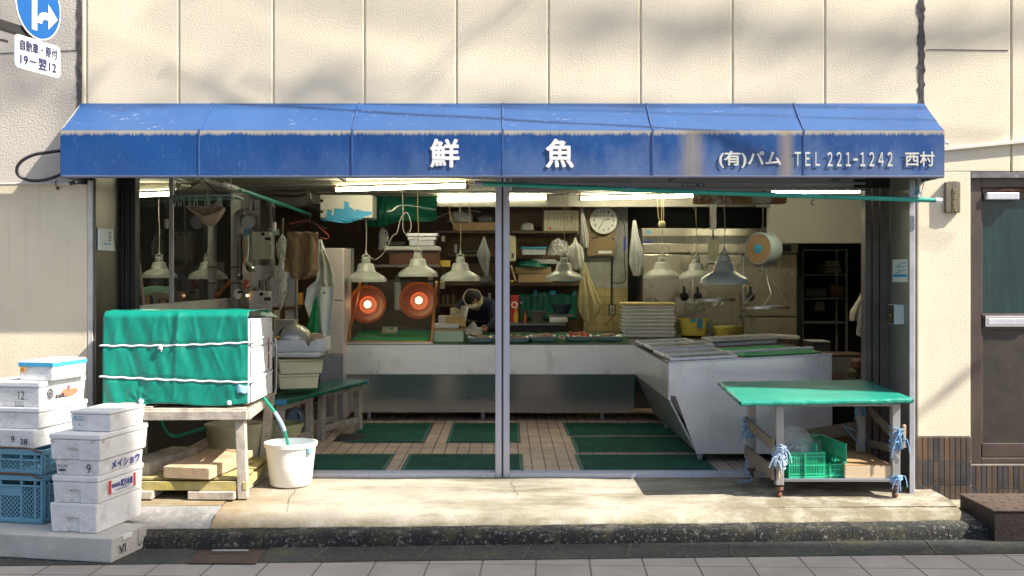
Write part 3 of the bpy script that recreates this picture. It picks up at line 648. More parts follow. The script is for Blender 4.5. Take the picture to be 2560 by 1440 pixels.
# rusty chequer plate step
T = thing('metal_step', 'rusty brown steel step block in front of the side door', 'step', (3.5, -.5, -.17))
xs0, xs1 = px(2488, 6.52), 4.3; ys0, ys1 = 6.52-DW, -.275; zs = pz(1275, 6.52)
part(T, 'tread', MB().box(xs0 - .012, ys0, zs - .012, xs1, ys1, zs).prism([], 0, 0) if 0 else MB().box(xs0 - .012, ys0, zs - .012, xs1, ys1, zs), m_step, w=True, bev=.003)
g = MB()
for i in range(22):
    for j in range(5):
        xx = xs0 + .03 + i*.055 + (j % 2)*.027; yy = ys0 + .04 + j*.085; a = .6 if (i+j) % 2 else -.6
        g.bar((xx - .014*math.cos(a), yy - .014*math.sin(a), zs + .001), (xx + .014*math.cos(a), yy + .014*math.sin(a), zs + .001), .006, .003)
part(T, 'tread_pattern', g, m_step, w=True)
part(T, 'skirt', MB().box(xs0, ys0 + .006, -.168, xs1, ys0 + .012, zs - .0125).box(xs0, ys0+.012, -.168, xs0 + .006, ys1, zs - .0125), M('step_skirt', (.05, .035, .032), .6, .4, var=.3, bump=.4, bs=40, dirt=((.12, .07, .05), .55, .75, 5)), w=True)
# papers and boxes on the jambs
N = thing('paper_notice', 'curling white paper notice on the left steel jamb', 'notice', (-2.785, .2, 1.55))
y0, y1 = .035, .33
g = MB(); g.grid(lambda u, v: Vector((-2.785 + .012*(u**3) * (1-v)**2 + .002, y0 + (y1-y0)*u, pz(627, 7.5) + (pz(571, 7.5)-pz(627, 7.5))*v)), 8, 8); part(N, 'sheet', g, m_paper, w=True, smooth=True, sol=.001)
g = MB()
for i in range(5): g.box(-2.7795, .22 + .012*(i % 2), pz(602-i*5, 7.5), -2.779, .27 + .01*(i % 3), pz(600-i*5, 7.5))
part(N, 'marks', g, m_ink, w=True); part(N, 'blue_line', MB().box(-2.7795, .13, pz(612, 7.5), -2.779, .27, pz(609, 7.5)), m_inkl, w=True)
N = thing('sticker', 'white sticker with a blue bar and small print on the right steel jamb', 'sticker', (2.76, .25, 1.4))
Dn = 7.54
za, zb = pz(705, Dn), pz(648, Dn)
part(N, 'sheet', MB().box(2.758, .15, za, 2.7615, .44, zb), m_paper, w=True, bev=.001)
part(N, 'blue_bar', MB().box(2.7565, .16, za + .035, 2.7575, .43, za + .055), m_inkl, w=True)
g = MB()
for i in range(6): g.box(2.7565, .18 + .1*(i % 2), zb - .03 - i*.013, 2.7575, .28 + .05*(i % 3), zb - .024 - i*.013)
part(N, 'print', g, m_inkl, w=True)
N = thing('switch_box', 'small white shutter switch box with black front on the right jamb', 'switch box', (2.7, .25, 1.1))
zc0, zc1 = pz(811, 7.5), pz(762, 7.5)
part(N, 'box', MB().box(2.690, .215, zc0, 2.761, .345, zc1), m_white, w=True, bev=.004); part(N, 'front', MB().box(2.684, .217, zc0 + .004, 2.6895, .343, zc1 - .004), m_black, w=True)
part(N, 'keyhole', MB().lathe([(0, -.004), (.008, -.002), (.008, .0)], (2.684, .27, zc0 + .06), 10, 'X'), m_yel, w=True)
# the long green pole tied under the awning
G = thing('green_pole', 'long green drying pole tied under the right half of the awning', 'pole', P(1775, 480, 7.2))
m_pole = M('pole_green', (.03, .33, .25), .4, var=.15, vs=6, dirt=((.01, .12, .10), .55, .8, 9))
pa, pb = P(1206, 459, 7.18), P(2338, 501, 7.1)
part(G, 'tube', MB().tube([pa, pa.lerp(pb, .5) - Vector((0, 0, .004)), pb], .0155, 14), m_pole, w=True, smooth=True)
part(G, 'end_cap', MB().tube([P(1187, 458, 7.18), pa], .0175, 12), M('cap_violet', (.36, .36, .55), .5), w=True, smooth=True); part(G, 'end_cap', MB().tube([pb, P(2354, 502, 7.1)], .018, 12), m_white, w=True, smooth=True)
g = MB(); g.tube(smooth_path([P(1580, 442, 7.25), P(1570, 462, 7.16), P(1566, 478, 7.14), P(1574, 480, 7.2)]), .003, 6).tube(smooth_path([P(1556, 470, 7.14), P(1568, 472, 7.13), P(1590, 470, 7.14)]), .003, 6); part(G, 'string', g, m_bluetie, w=True)
g = MB(); g.tube(smooth_path([P(2301, 440, 7.2), P(2298, 470, 7.18), P(2305, 492, 7.12), P(2318, 498, 7.1)]), .0025, 6).tube(smooth_path([P(2316, 440, 7.2), P(2309, 460, 7.18), P(2306, 474, 7.14)]), .0025, 6).tube(smooth_path([P(2280, 480, 7.12), P(2292, 512, 7.1), P(2305, 478, 7.1)]), .0025, 6); part(G, 'string', g, m_bluetie, w=True)
solo('hook', MB().tube(smooth_path([P(2033, 490, 7.13), P(2035, 498, 7.12), P(2028, 504, 7.12), P(2030, 512, 7.12), P(2034, 510, 7.12)]), .003, 6), m_dark, 'small dark S-hook hanging on the green pole', 'hook')
solo('junction_box', MB().box(px(2276, 7.25), -.07, pz(488, 7.25), px(2296, 7.25), -.005, pz(463, 7.25)).tube([P(2290, 478, 7.18), P(2294, 486, 7.18)], .018, 8), M('taped_box', (.10, .30, .36), .5, var=.3, vs=14), 'small taped junction box under the right end of the awning', 'junction box', bev=.004)

# ------------------------------------------------------------------ polystyrene boxes and crates, front left
def notch_box(w, d, h, taper=.97, notch=None, bevel=.006):
    g = MB(); t = .016
    if notch:
        a, b, hn = notch
        v = [(0, 0, 0), (a, 0, 0), (a, 0, hn), (b, 0, hn), (b, 0, 0), (w, 0, 0), (w, 0, h), (0, 0, h), (a, t, 0), (a, t, hn), (b, t, hn), (b, t, 0), (0, d, 0), (w, d, 0), (w, d, h), (0, d, h)]
        f = [(0, 1, 2, 3, 4, 5, 6, 7), (1, 8, 9, 2), (2, 9, 10, 3), (3, 10, 11, 4), (8, 11, 10, 9), (0, 12, 13, 5, 4, 11, 8, 1), (0, 7, 15, 12), (5, 13, 14, 6), (7, 6, 14, 15), (12, 15, 14, 13)]
        g._add([Vector(p) for p in v], f)
    else: g.box(0, 0, 0, w, d, h)
    for v in g.bm.verts:
        k = taper + (1-taper)*v.co.z/h; v.co.x = -w/2 + w/2 + (v.co.x - w/2)*k + w/2; v.co.y = d/2 + (v.co.y - d/2)*k
    for v in g.bm.verts: v.co.x -= w        # origin: right front bottom corner
    return g
RB = -.19
GB = 'polystyrene fish boxes stacked at the left corner'
def fbox(corner, w, d, h, label, lid=0, notch=None, m=None, taper=.97, rz=RB):
    m = m or m_foam
    t = thing('foam_box', label, 'foam box', corner, rz, GB)
    part(t, 'box_body', notch_box(w, d, h - lid, taper, notch), m, bev=.007)
    if lid:
        g = MB(); g.box(-w - .004, -.004, h - lid + .0015, .004, d + .004, h); part(t, 'lid', g, m, bev=.007)
    return t
def cn(x, D, z): return (px(x, D), D - DW, z)
def fr(t, w, x0, z0, ww, hh, y=-.0055): return flat(x0 - w, z0, ww, hh, y)     # on the front face of a box, measured from its left edge
def rt(z0, y0, ww, hh, x=.0045): return lambda u, v: (x, y0 + ww*u, z0 + hh*v)    # on the right face
RL = (1, 0, 0)
# the right stack
b = fbox(cn(281, 6.02, -.168), .98, .38, .138, 'dirty long foam box at the bottom of the stacks, lying on the gutter', lid=.0, m=m_foamd, taper=.98)
lettering(b, 'VI', m_ink, rt(.035, .06, .07, .05), .01, lift=RL); lettering(b, 'し:', m_ink, rt(.03, .27, .05, .09), .0, lift=RL)
g = MB(); g.box(.0, .10, .105, .006, .20, .132); part(b, 'handle_recess', g, m_foam, bev=.003)
D0 = 6.12
b = fbox(cn(241, D0, -.029), .295, .50, .168, 'tall plain foam box with a square front notch, second from the bottom of its stack', notch=(.10, .18, .085), taper=.96)
b = fbox(cn(245, D0, .1395), .285, .49, .158, 'foam box with a red and white Japanese company label on its side', lid=.036, notch=(.10, .17, .075), taper=.97)
lb = part(b, 'label_sheet', MB().box(.002, .10, .035, .0045, .395, .115), m_paper); 
part(lb, 'red_end', MB().box(.0046, .10, .036, .0056, .13, .114).box(.0046, .37, .036, .0056, .395, .114), m_red)
lettering(lb, '株式会社', m_inkb, rt(.066, .135, .085, .026, .006), .03, lift=RL); lettering(lb, '武万水産', m_inkb, rt(.058, .225, .135, .044, .006), .04, lift=RL)
g = MB(); g.box(.0055, .18, .045, .006, .32, .0475).box(.0055, .17, .050, .006, .33, .0525); part(lb, 'small_print', g, m_inkb)
b = fbox(cn(248, D0, .298), .275, .48, .088, 'foam box with blue katakana brush writing on its side', taper=.97)
lettering(b, 'メイショウ', m_inkb, rt(.020, .12, .31, .05), .03, lift=RL)
lettering(b, 'ヤリイカ', m_ink, fr(b, .275, .018, .047, .06, .016), .01); lettering(b, '9', m_ink, fr(b, .275, .198, .018, .028, .052), .0)
g = MB(); g.box(-.25, -.006, .026, -.207, -.0045, .036); part(b, 'stamp', g, m_ink)
b = fbox(cn(250, D0 - .02, .387), .315, .52, .150, 'big foam box with a stepped lid and square notches, upper part of the right stack', lid=.032, notch=(.105, .175, .065), taper=.965)
g = MB()
for x in (-.305, -.055): g.box(x, -.008, .104, x + .022, .004, .117)
g.box(-.006, .02, .104, .0085, .05, .117); part(b, 'catch', g, m_foamd, bev=.002)
b = fbox(cn(276, D0 + .08, .5385), .255, .38, .118, 'small clean foam box with pale blue handwriting, topmost of the right stack', lid=.020, taper=.95)
lettering(b, 'Λニ', m_inkl, fr(b, .255, .02, .062, .07, .028), .02); lettering(b, '。', m_inkl, fr(b, .255, .055, .035, .012, .012), .02)
# the left stack: two crates with four boxes above
D1 = 6.36
def crate(corner, w, d, h, label, rz=RB):
    t = thing('plastic_crate', label, 'crate', corner, rz, 'blue slotted crates in the left stack')
    g = MB()
    g.box(-w, 0, 0, 0, d, .012)
    part(t, 'base', g, m_blue, bev=.003)
    g = MB(); th = .008
    g.box(-w-.006, -.012, h-.03, .006, .006, h); g.box(-w-.006, d-.006, h-.03, .006, d+.012, h); g.box(-.006, .0065, h-.03, .012, d-.0065, h); g.box(-w-.012, .0065, h-.03, -w+.006, d-.0065, h)
    g.box(-w+.02, -.016, h-.065, -.02, -.0125, h-.055)
    part(t, 'rim', g, m_blue, bev=.003)
    def lattice(org, dx, L):
        g = MB(); o, dx = Vector(org), Vector(dx); nrm = dx.cross(Vector((0, 0, 1)))
        def q(s, z): return o + dx*s + Vector((0, 0, z))
        for s in [0, L*.0 + .05] + [L*k/3 for k in (1, 2)] + [L-.05, L]: g.bar(q(max(.007, min(L-.007, s)), .012), q(max(.007, min(L-.007, s)), h-.03), .014, .014, up=nrm)
        st = .027; n = int((L+h)/st); zb, zt = .03, min(h-.06, h*.78)
        for k in range(n):
            for sgn in (1, -1):
                s0 = -h + k*st if sgn == 1 else k*st
                pa_, pb_ = (s0, zb), (s0 + sgn*(zt-zb), zt)
                (a, za), (c, zc) = pa_, pb_
                def clip(a, za, c, zc):
                    for lim, up_ in ((0, 0), (L, 1)):
                        for _ in range(1):
                            if (a < lim) != (c < lim):
                                zz_ = za + (zc-za)*(lim-a)/(c-a)
                                if (a < lim) == (not up_): a, za = lim, zz_
                                else: c, zc = lim, zz_
                    return a, za, c, zc
                a, za, c, zc = clip(a, za, c, zc)
                if min(a, c) < -.001 or max(a, c) > L+.001 or abs(a-c) < .01: continue
                g.bar(q(a, za), q(c, zc), .0055, .0055, up=nrm)
        g.bar(q(0, zb), q(L, zb), .012, .010, up=nrm); g.bar(q(0, zt), q(L, zt), .012, .010, up=nrm)
        g.bar(q(0, .018), q(L, .018), .012, .03 if 0 else .012, up=nrm)
        if h > .2:
            g.bar(q(L*.33, zt*.86), q(L*.66, zt*.86), .01, zt*.26, up=(0, 0, 1))
        return g
    part(t, 'front_lattice', lattice((-w, .0, 0), (1, 0, 0), w), m_blue); part(t, 'side_lattice', lattice((0, 0, 0), (0, 1, 0), d), m_blue)
    part(t, 'back_panel', MB().box(-w, d-.006, .012, 0, d, h-.03).box(-w, .01, .012, -w+.006, d-.006, h-.03), m_blue)
    g = MB(); g.tube(smooth_path([(-w, -.02, h+.004), (-w*.7, -.022, h+.012), (-.09, -.022, h + .012), (-.04, -.02, h - .002), (.004, -.018, h - .01)]), .0055, 8); part(t, 'wire_handle', g, m_rust, smooth=True)
    return t
crate(cn(108, D1, -.028), .42, .50, .285, 'tall blue lattice crate under the other crate, left edge')
crate(cn(108, D1, .259), .42, .50, .150, 'shallow blue lattice crate with a wire handle under the numbered foam box')
b = fbox(cn(84, D1+.02, .4115), .36, .44, .112, 'foam box numbered 9 and 28 in marker, resting on the blue crates')
lettering(b, '9', m_ink, fr(b, .36, .215, .035, .022, .042), .006); lettering(b, '28', m_ink, fr(b, .36, .275, .028, .048, .034), .006)
b = fbox(cn(98, D1 + .05, .525), .38, .50, .125, 'plain foam box with a shallow lid, third from the top of the left stack', lid=.03)
b = fbox(cn(98, D1 + .08, .6515), .37, .48, .150, 'foam box printed with a squid picture and a black seal mark', lid=.035, notch=(.2, .26, .03))
lettering(b, '12', m_ink, fr(b, .37, .235, .045, .04, .05), .0)
sh = part(b, 'squid_print', MB().prism([(.20, .05), (.30, .035), (.36, .045), (.40, .062), (.37, .082), (.30, .078), (.24, .085)], .0035, .005, axis='X'), M('squid_print', (.38, .17, .09), .6, var=.2, vs=30))
g = MB(); g.lathe([(.030, .0035), (.030, .006), (.024, .006), (.024, .0035)], (0, .105, .07), 20, 'X'); part(b, 'seal_ring', g, m_ink)
lettering(b, '皮', m_ink, rt(.052, .088, .034, .036), .02, lift=RL); lettering(b, '槍烏賊', m_ink, rt(.035, .155, .09, .028), .012, lift=RL); lettering(b, '活', m_red, rt(.078, .27, .04, .03), .02, lift=RL)
b = fbox(cn(131, D1 + .14, .803), .225, .36, .118, 'foam box with a blue band and an orange price tag, topmost of the left stack', lid=.0)
part(b, 'blue_band', MB().box(-.2265, -.0035, .085, .0035, .362, .108), m_inkl)
part(b, 'orange_tag', MB().box(-.213, -.007, .052, -.176, -.0045, .082), M('orange_tag', (.70, .33, .06), .6)); lettering(b, '大', m_ink, fr(b, .225, .02, .058, .02, .018, -.008), .0)

# drain slot in the kerb line
Dr = thing('drain_cover', 'brown steel drain cover with a slot set in the dark gutter', 'drain cover', (-1.9, -1.05, -.17))
def gq(x, y): D_ = 1.605*F/(y-CY); return Vector((px(x, D_), D_-DW, -.166))
part(Dr, 'plate', MB().prism([(p.x, p.y) for p in (gq(470, 1410), gq(640, 1411), gq(668, 1376), gq(498, 1377))], -.168, -.163, axis='Z'), M('drain_brown', (.075, .05, .042), .6, .3, var=.3, bump=.4, bs=60), w=True, bev=.002)
part(Dr, 'slot', MB().prism([(p.x, p.y) for p in (gq(525, 1388), gq(620, 1388), gq(622, 1384), gq(530, 1384))], -.1622, -.1615, axis='Z').prism([(p.x, p.y) for p in (gq(484, 1374), gq(672, 1375), gq(674, 1366), gq(486, 1366))], -.1665, -.164, axis='Z'), m_black, w=True)
part(Dr, 'strip', MB().prism([(p.x, p.y) for p in (gq(530, 1381), gq(620, 1381), gq(622, 1378), gq(532, 1378))], -.1622, -.160, axis='Z'), m_alu, w=True)
# ------------------------------------------------------------------ left: covered tank on its wooden table
def frame_table(name, label, cat, x0, x1, y0, y1, z, leg, top_m, rz=0, loc=None, top_t=.03, shelf=None, apron=.05, group=None, splay=0, legw=None):
    t = thing(name, label, cat, loc or ((x0+x1)/2, (y0+y1)/2, 0), rz, group)
    return t
TT = thing('wooden_table', 'weathered wooden work table under the green covered tank', 'table', (-2.12, .1, 0))
zt_ = pz(1022, 6.93); yf, yb = -.36, .60
g = MB(); g.box(-2.72, yf + .005, zt_ - .02, -1.70, yb, zt_)
part(TT, 'tabletop', g, m_wood, w=True, bev=.003)
g = MB(); g.bar((-2.74, yf, zt_ - .048), (-1.672, yf - .012, zt_ - .040), .03, .058); g.bar((-1.672, yf, zt_ - .045), (-1.74, yb, zt_ - .045), .03, .055); part(TT, 'rail', g, m_wood, w=True, bev=.003)
def leg(t, a, b, w=.062, m=m_wood): part(t, 'leg', MB().bar(a, b, w, w, up=(0, 1, 0)), m, w=True, bev=.004)
leg(TT, (-1.705, -.325, .0), (-1.725, -.325, zt_ - .021)); leg(TT, (-1.78, .56, 0), (-1.73, .56, zt_ - .021)); leg(TT, (-2.68, -.325, 0), (-2.68, -.325, zt_ - .021)); leg(TT, (-2.66, .56, 0), (-2.66, .56, zt_ - .021))
g = MB(); g.box(-2.7, -.352, .055, -1.745, -.33, .112); g.box(-2.7, -.31, .112, -1.72, .5, .130); part(TT, 'lower_shelf', g, m_woodm, w=True, bev=.003)
g = MB(); g.bar((-1.69, -.36, .085), (-1.74, .60, .085), .028, .05); g.box(-1.76, .0, .131, -1.70, .58, .140); part(TT, 'lower_rail', g, m_woodm, w=True, bev=.003)
GP = 'loose timbers under the tank table'
def timber(a, b, w, h, label, m=m_woodf): return solo('timber', MB().bar(a, b, w, h), m, label, 'timber', GP, bev=.004)
timber((-2.36, -.39, .03), (-2.36, .3, .03), .17, .05, 'short pallet block left of the gap under the table shelf', m_wood)
timber((-1.90, -.39, .028), (-1.86, .45, .028), .30, .05, 'pallet board end marked with a faint cross under the shelf', m_wood)
timber((-2.06, -.38, .172), (-1.93, .25, .186), .32, .074, 'wide pale wood block in front on the table shelf')
timber((-2.44, -.22, .172), (-2.30, .40, .180), .20, .080, 'narrower wood block at the left on the table shelf', m_wood)
for k, (xx, zz_, w_) in enumerate(((-2.46, .0, .34), (-2.45, .012, .22), (-2.44, .024, .10))):
    solo('shim', MB().box(xx - w_/2, -.345, zt_ + .001 + zz_, xx + w_/2, -.10, zt_ + .012 + zz_), m_wood, ['longest flat wooden shim on the table edge, bottom of three', 'middle flat wooden shim under the tank corner', 'shortest wooden shim on top of the other two'][k], 'wood shim', 'wooden shims under the tank', bev=.002)
# the tank: foam body, cover sheet, ropes
Y0 = -.31; DF = 7.3 + Y0
X0, X1 = px(258, DF), px(622, DF); Z0, Z1 = pz(1012, DF), pz(778, DF); YB = .33
K_ = thing('covered_tank', 'big white foam tank wrapped in a bright green tarp and tied with two ropes', 'tank', ((X0+X1)/2, 0, Z0))
g = MB(); g.box(X0 + .03, Y0 + .02, Z0 + .0, X1 + .003, YB, pz(800, DF)); part(K_, 'tank_body', g, m_foam, w=True, bev=.02)
g = MB()
for (z0, z1) in ((Z0 + .01, Z0 + .17), (Z0 + .18, Z0 + .355), (Z0 + .37, pz(800, DF))): g.box(X1 + .004, Y0 + .03, z0, X1 + .014, YB - .004, z1)
part(K_, 'side_layer', g, m_foam, w=True, bev=.006)
lettering(K_, '天然', m_red, lambda u, v: Vector((X1 + .0155, .17 + .05*v, pz(925, 7.4) + .22*(1-u))) - world_of(K_), .004, lift=RL)
part(K_, 'side_plank', MB().box(X0 - .012, Y0 + .03, Z0 + .05, X0 + .012, Y0 + .16, Z1 - .03), m_wood, w=True, bev=.003)
CREASE = [(.52, .99, .50, .45, .014), (.44, .97, .47, .66, .010), (.62, .95, .66, .58, .008), (.36, .93, .33, .6, .007), (.50, .40, .49, .05, .012), (.75, .62, .82, .36, .010), (.82, .95, .78, .70, .008), (.16, .6, .22, .3, .008), (.68, .3, .58, .12, .008), (.25, .16, .34, .05, .010), (.92, .9, .97, .3, .007), (.10, .9, .06, .5, .007)]
def tarp_front(u, v):
    x = X0 + .005 + (X1 - X0 - .005)*u; z = Z0 + (Z1 - Z0)*v
    pleat = .016*math.exp(-((u-.52)/.035)**2)*min(1, v*1.4) + .010*math.exp(-((u-.42)/.03)**2)*v
    w = .013*noise.noise((u*6, v*1.1, 3)) + .007*noise.noise((u*15 + v*3.2, v*1.6, 9)) + .0035*noise.noise((u*30 - v*9, v*6, 2)) + .006*abs(noise.noise((u*8 + v*2.5, v*2.2, 21)))
    pin = sum(.02*math.exp(-(((x-px(350, DF))/.05)**2 + ((z - zr)/.02)**2)) for zr in ())
    rope = -.0 - .008*(math.exp(-((z - rz1(x))/.012)**2) + math.exp(-((z - rz2(x))/.012)**2))
    star = .010*math.sin(math.atan2(z - (Z0+.02), x - px(352, DF))*9)*math.exp(-(math.hypot(x - px(352, DF), z - Z0 - .02)/.07)**2)
    y = Y0 - .012 - (w + pleat)*(1 - .3*v) - rope - star*.6 - .012*(1-v)*(1-v)
    if v > .93: y += (v-.93)**2*9*.9
    for (u0, v0, u1, v1, am) in CREASE:
        du, dv = u1-u0, v1-v0; t_ = max(0, min(1, ((u-u0)*du + (v-v0)*dv)/(du*du+dv*dv))); dd = math.hypot(u-u0-t_*du, (v-v0-t_*dv)*.65); y -= .55*am*math.exp(-(dd/.011)**2)*math.sin(math.pi*(.15+.7*t_))
    return Vector((x, y, z - .010*(1-v)*math.sin(u*9 + 1) + (.006*u)))
def rz1(x): u = (x-X0)/(X1-X0); return pz(864 - 8*u, DF) - .008*math.sin(math.pi*u)
def rz2(x): u = (x-X0)/(X1-X0); return pz(941 + 14*u, DF) - .004*math.sin(math.pi*u)
g = MB(); NU, NV = 110, 60
top = []
def tarp_all(i, j):
    if j <= NV: return tarp_front(i/NU, j/NV)
    k = (j-NV)/14; p = tarp_front(i/NU, 1)
    y = p.y + k*(YB + .02 - p.y)
    drop = max(0, i/NU - .9)*.0
    return Vector((p.x + .01*k, y, Z1 + .012*math.sin(min(1, k*3)*math.pi/2) - .02*k*k + .008*noise.noise((i*.06, k*4, 7)) - .006))
gr = [[g.bm.verts.new(tarp_all(i, j)) for j in range(NV + 15)] for i in range(NU + 1)]
for i in range(NU):
    for j in range(NV + 14): g.bm.faces.new((gr[i][j], gr[i+1][j], gr[i+1][j+1], gr[i][j+1]))
part(K_, 'tarp', g, m_tarp, w=True, smooth=True, sol=.002)
# the flap of the cover standing open over the right side
g = MB(); g.grid(lambda u, v: Vector((X1 - .02 + .055*u*(.2+v), .05 + v*.32, Z1 + .004 - .05*u - .02*v + .004*noise.noise((u*5, v*5, 1)))), 12, 16); part(K_, 'tarp_flap', g, m_tarp, w=True, smooth=True, sol=.002)
def rope(fz):
    pts = []
    for k in range(60):
        u = -.012 + 1.02*k/59; x = X0 + (X1-X0)*u
        y = tarp_front(max(0, min(1, u)), (fz(x)-Z0)/(Z1-Z0)).y - .009
        pts.append((x, y, fz(x) + .0025*math.sin(k*.9)))
    return pts
p1, p2 = rope(rz1), rope(rz2)
part(K_, 'rope', MB().tube([(p1[0][0]-.01, Y0+.1, p1[0][2])] + p1 + [(X1 + .02, Y0 + .03, rz1(X1)+.002), (X1 + .018, YB-.02, rz1(X1) + .03)], .0065, 7), m_rope, w=True, smooth=True)
part(K_, 'rope', MB().tube([(p2[0][0]-.01, Y0+.1, p2[0][2])] + p2 + [(X1 + .02, Y0 + .03, rz2(X1)), (X1 + .018, YB-.02, rz2(X1) + .02)], .0065, 7), m_rope, w=True, smooth=True)
kx = px(406, DF); kz = rz1(kx); ky = p1[25][1]
g = MB(); g.lathe([(0, -.014), (.012, -.008), (.013, .004), (.006, .012), (0, .014)], (kx, ky - .008, kz - .004), 10).tube([(kx, ky-.01, kz-.006), (kx + .006, ky - .016, kz - .02), (kx + .004, ky - .012, kz - .036)], [.006, .008, .005], 7).tube([(kx, ky-.01, kz-.006), (kx - .010, ky - .016, kz - .016), (kx - .014, ky - .012, kz - .024)], [.006, .006, .004], 7)
part(K_, 'rope_knot', g, m_rope, w=True, smooth=True)
for (sx, sy) in ((352, 1003), (573, 1007)):
    g = MB(); c = P(sx, sy, DF - .03); g.lathe([(0, -.016), (.015, -.012), (.018, .002), (.010, .014), (0, .016)], c, 10); part(K_, 'twine_knot', g, M('knot_pale', (.62, .68, .76), .9, var=.15, vs=40), w=True, smooth=True)
g = MB(); g.grid(lambda u, v: Vector((px(596, DF) + .075*u, Y0 - .036 - .006*math.sin(u*5), pz(982, DF) + .052*v + .006*math.sin(u*7))), 8, 5); part(K_, 'blue_patch', g, M('pale_blue_tape', (.30, .52, .74), .5), w=True, smooth=True, sol=.001)
# bucket, hoses
def pail(name, label, c, r0, r1, h, m, water=None, group=None, wall=.006):
    t = thing(name, label, 'bucket', c, 0, group)
    prof = [(0, .004), (r0 - .012, 0), (r0, .010), (r0 + (r1-r0)*.5, h*.5), (r1, h - .03), (r1 + .010, h - .028), (r1 + .012, h), (r1 - .004, h + .002), (r1 - .006, h - .02), (r0 - .004, .02), (0, .016)]
    part(t, 'pail', MB().lathe(prof, n=48), m, smooth=True)
    if water: part(t, 'water', MB().lathe([(0, water), (r0 + (r1-r0)*water/h - .007, water)], n=40), M('water', (.42, .60, .66), .06, var=.05, vs=6, spec=.8))
    return t
b1 = pail('bucket', 'white plastic bucket of water with a green hose in it, on the concrete sill', (px(727, 7.43), .13, 0), .142, .170, .295, M('bucket_white', (.78, .77, .74), .42, var=.05, vs=5), .235)
part(b1, 'blue_handle', MB().box(.128, -.12, .225, .160, -.04, .275), M('handle_blue', (.25, .48, .62), .5), bev=.01)
Hs = thing('green_hose', 'short green hose with a blue taped middle running down into the white bucket', 'hose', P(668, 1006, 7.4))
hp = smooth_path([P(650, 985, 7.45), P(668, 1006, 7.4), P(690, 1035, 7.35), P(708, 1068, 7.36), P(717, 1098, 7.4), P(720, 1116, 7.42)], 8)
part(Hs, 'tube', MB().tube(hp, .011, 12), m_hose, w=True, smooth=True); part(Hs, 'tape', MB().tube(hp[15:27], .0135, 12), M('tape_pale', (.38, .60, .74), .55, var=.1), w=True, smooth=True)
D = 8.35
solo('green_hose', MB().tube(smooth_path([P(395, 1010, 7.9), P(405, 1060, 7.9), P(430, 1090, 7.95), P(470, 1082, 8.0), P(510, 1072, 8.1), P(540, 1078, 8.2), P(575, 1090, 8.25)], 8), .013, 12), m_hose, 'long green hose looping in the dark under the wooden table', 'hose', smooth=True)
pail('bucket', 'beige bucket standing in the shade behind the table legs', (px(585, 8.25), .95, 0), .17, .21, .31, M('beige_bucket', (.74, .69, .45), .45))
pail('bucket', 'pale yellow tub half hidden behind the white bucket', (px(690, 8.85), 1.62, 0), .17, .20, .22, M('tub_yellow', (.60, .57, .30), .5))
# ------------------------------------------------------------------ right: trolley table with its load
TB = thing('trolley_table', 'low steel trolley with green covered top and blue twine, right of the entrance', 'trolley', (2.05, .05, 0))
Bl, Br, Fl, Fr = P(1797, 954, 7.78), P(2163, 949, 7.78), P(1852, 1003, 6.92), P(2281, 996, 6.92)
g = MB()
def topf(u, v):
    p = (Fl*(1-u) + Fr*u)*(1-v) + (Bl*(1-u) + Br*u)*v
    return p
NUx = 60
rows = []
prof = [(-.002, -.034), (-.006, -.024), (-.004, -.008), (.006, .0)] 
g.grid(lambda u, v: topf(u, v) + Vector((.003*noise.noise((u*20, v*20, 1)), .004*noise.noise((u*30, 0, 2))*(1-v), .004*noise.noise((u*7, v*8, 5)) + .0015*noise.noise((u*60, v*20, 5)))), 70, 30)
def skirt(pts, nrm):
    n = len(pts); ring = []
    for i, p in enumerate(pts):
        wv = .004*noise.noise((i*.35, 3, 1)); ring.append([p, p + nrm*(.009 + wv) + Vector((0, 0, -.010)), p + nrm*(.007 + wv) + Vector((0, 0, -.026)), p - nrm*.012 + Vector((0, 0, -.033 + wv))])
    vs = [[g.bm.verts.new(q) for q in r] for r in ring]
    for a, b in zip(vs, vs[1:]):
        for j in range(3): g.bm.faces.new((a[j], b[j], b[j+1], a[j+1]))
tq = lambda u, v: topf(u, v) + Vector((.003*noise.noise((u*20, v*20, 1)), .004*noise.noise((u*30, 0, 2))*(1-v), .004*noise.noise((u*7, v*8, 5)) + .0015*noise.noise((u*60, v*20, 5))))
skirt([tq(i/70, 0) for i in range(71)], Vector((0, -1, 0))); skirt([tq(0, i/30) for i in range(31)], Vector((-1, 0, 0))); skirt([tq(1, i/30) for i in range(31)], Vector((1, 0, 0)))
bmesh.ops.remove_doubles(g.bm, verts=g.bm.verts, dist=.0004)
part(TB, 'green_cover', g, M('green_table_cover', (.015, .25, .18), .36, var=.12, vs=3, bump=.3, bs=8, dirt=((.10, .34, .28), .55, .8, 3, (.5, 3, 1))), w=True, smooth=True)
part(TB, 'board', MB()._add([topf(.01, .02) - Vector((0, 0, .006)), topf(.99, .02) - Vector((0, 0, .006)), topf(.99, .98) - Vector((0, 0, .006)), topf(.01, .98) - Vector((0, 0, .006)), topf(.01, .02) - Vector((0, 0, .032)), topf(.99, .02) - Vector((0, 0, .032)), topf(.99, .98) - Vector((0, 0, .032)), topf(.01, .98) - Vector((0, 0, .032))], [(0, 1, 2, 3), (4, 7, 6, 5), (0, 4, 5, 1), (1, 5, 6, 2), (2, 6, 7, 3), (3, 7, 4, 0)]) and None or (lambda q: (q._add([topf(u, v) - Vector((0, 0, d)) for d in (.006, .032) for u, v in ((.01, .02), (.99, .02), (.99, .98), (.01, .98))], [(0, 1, 2, 3), (4, 7, 6, 5), (0, 4, 5, 1), (1, 5, 6, 2), (2, 6, 7, 3), (3, 7, 4, 0)]), q)[1])(MB()), m_woodd, w=True)
yF, yBk = -.26, .36; xL, xR = 1.77, 2.525
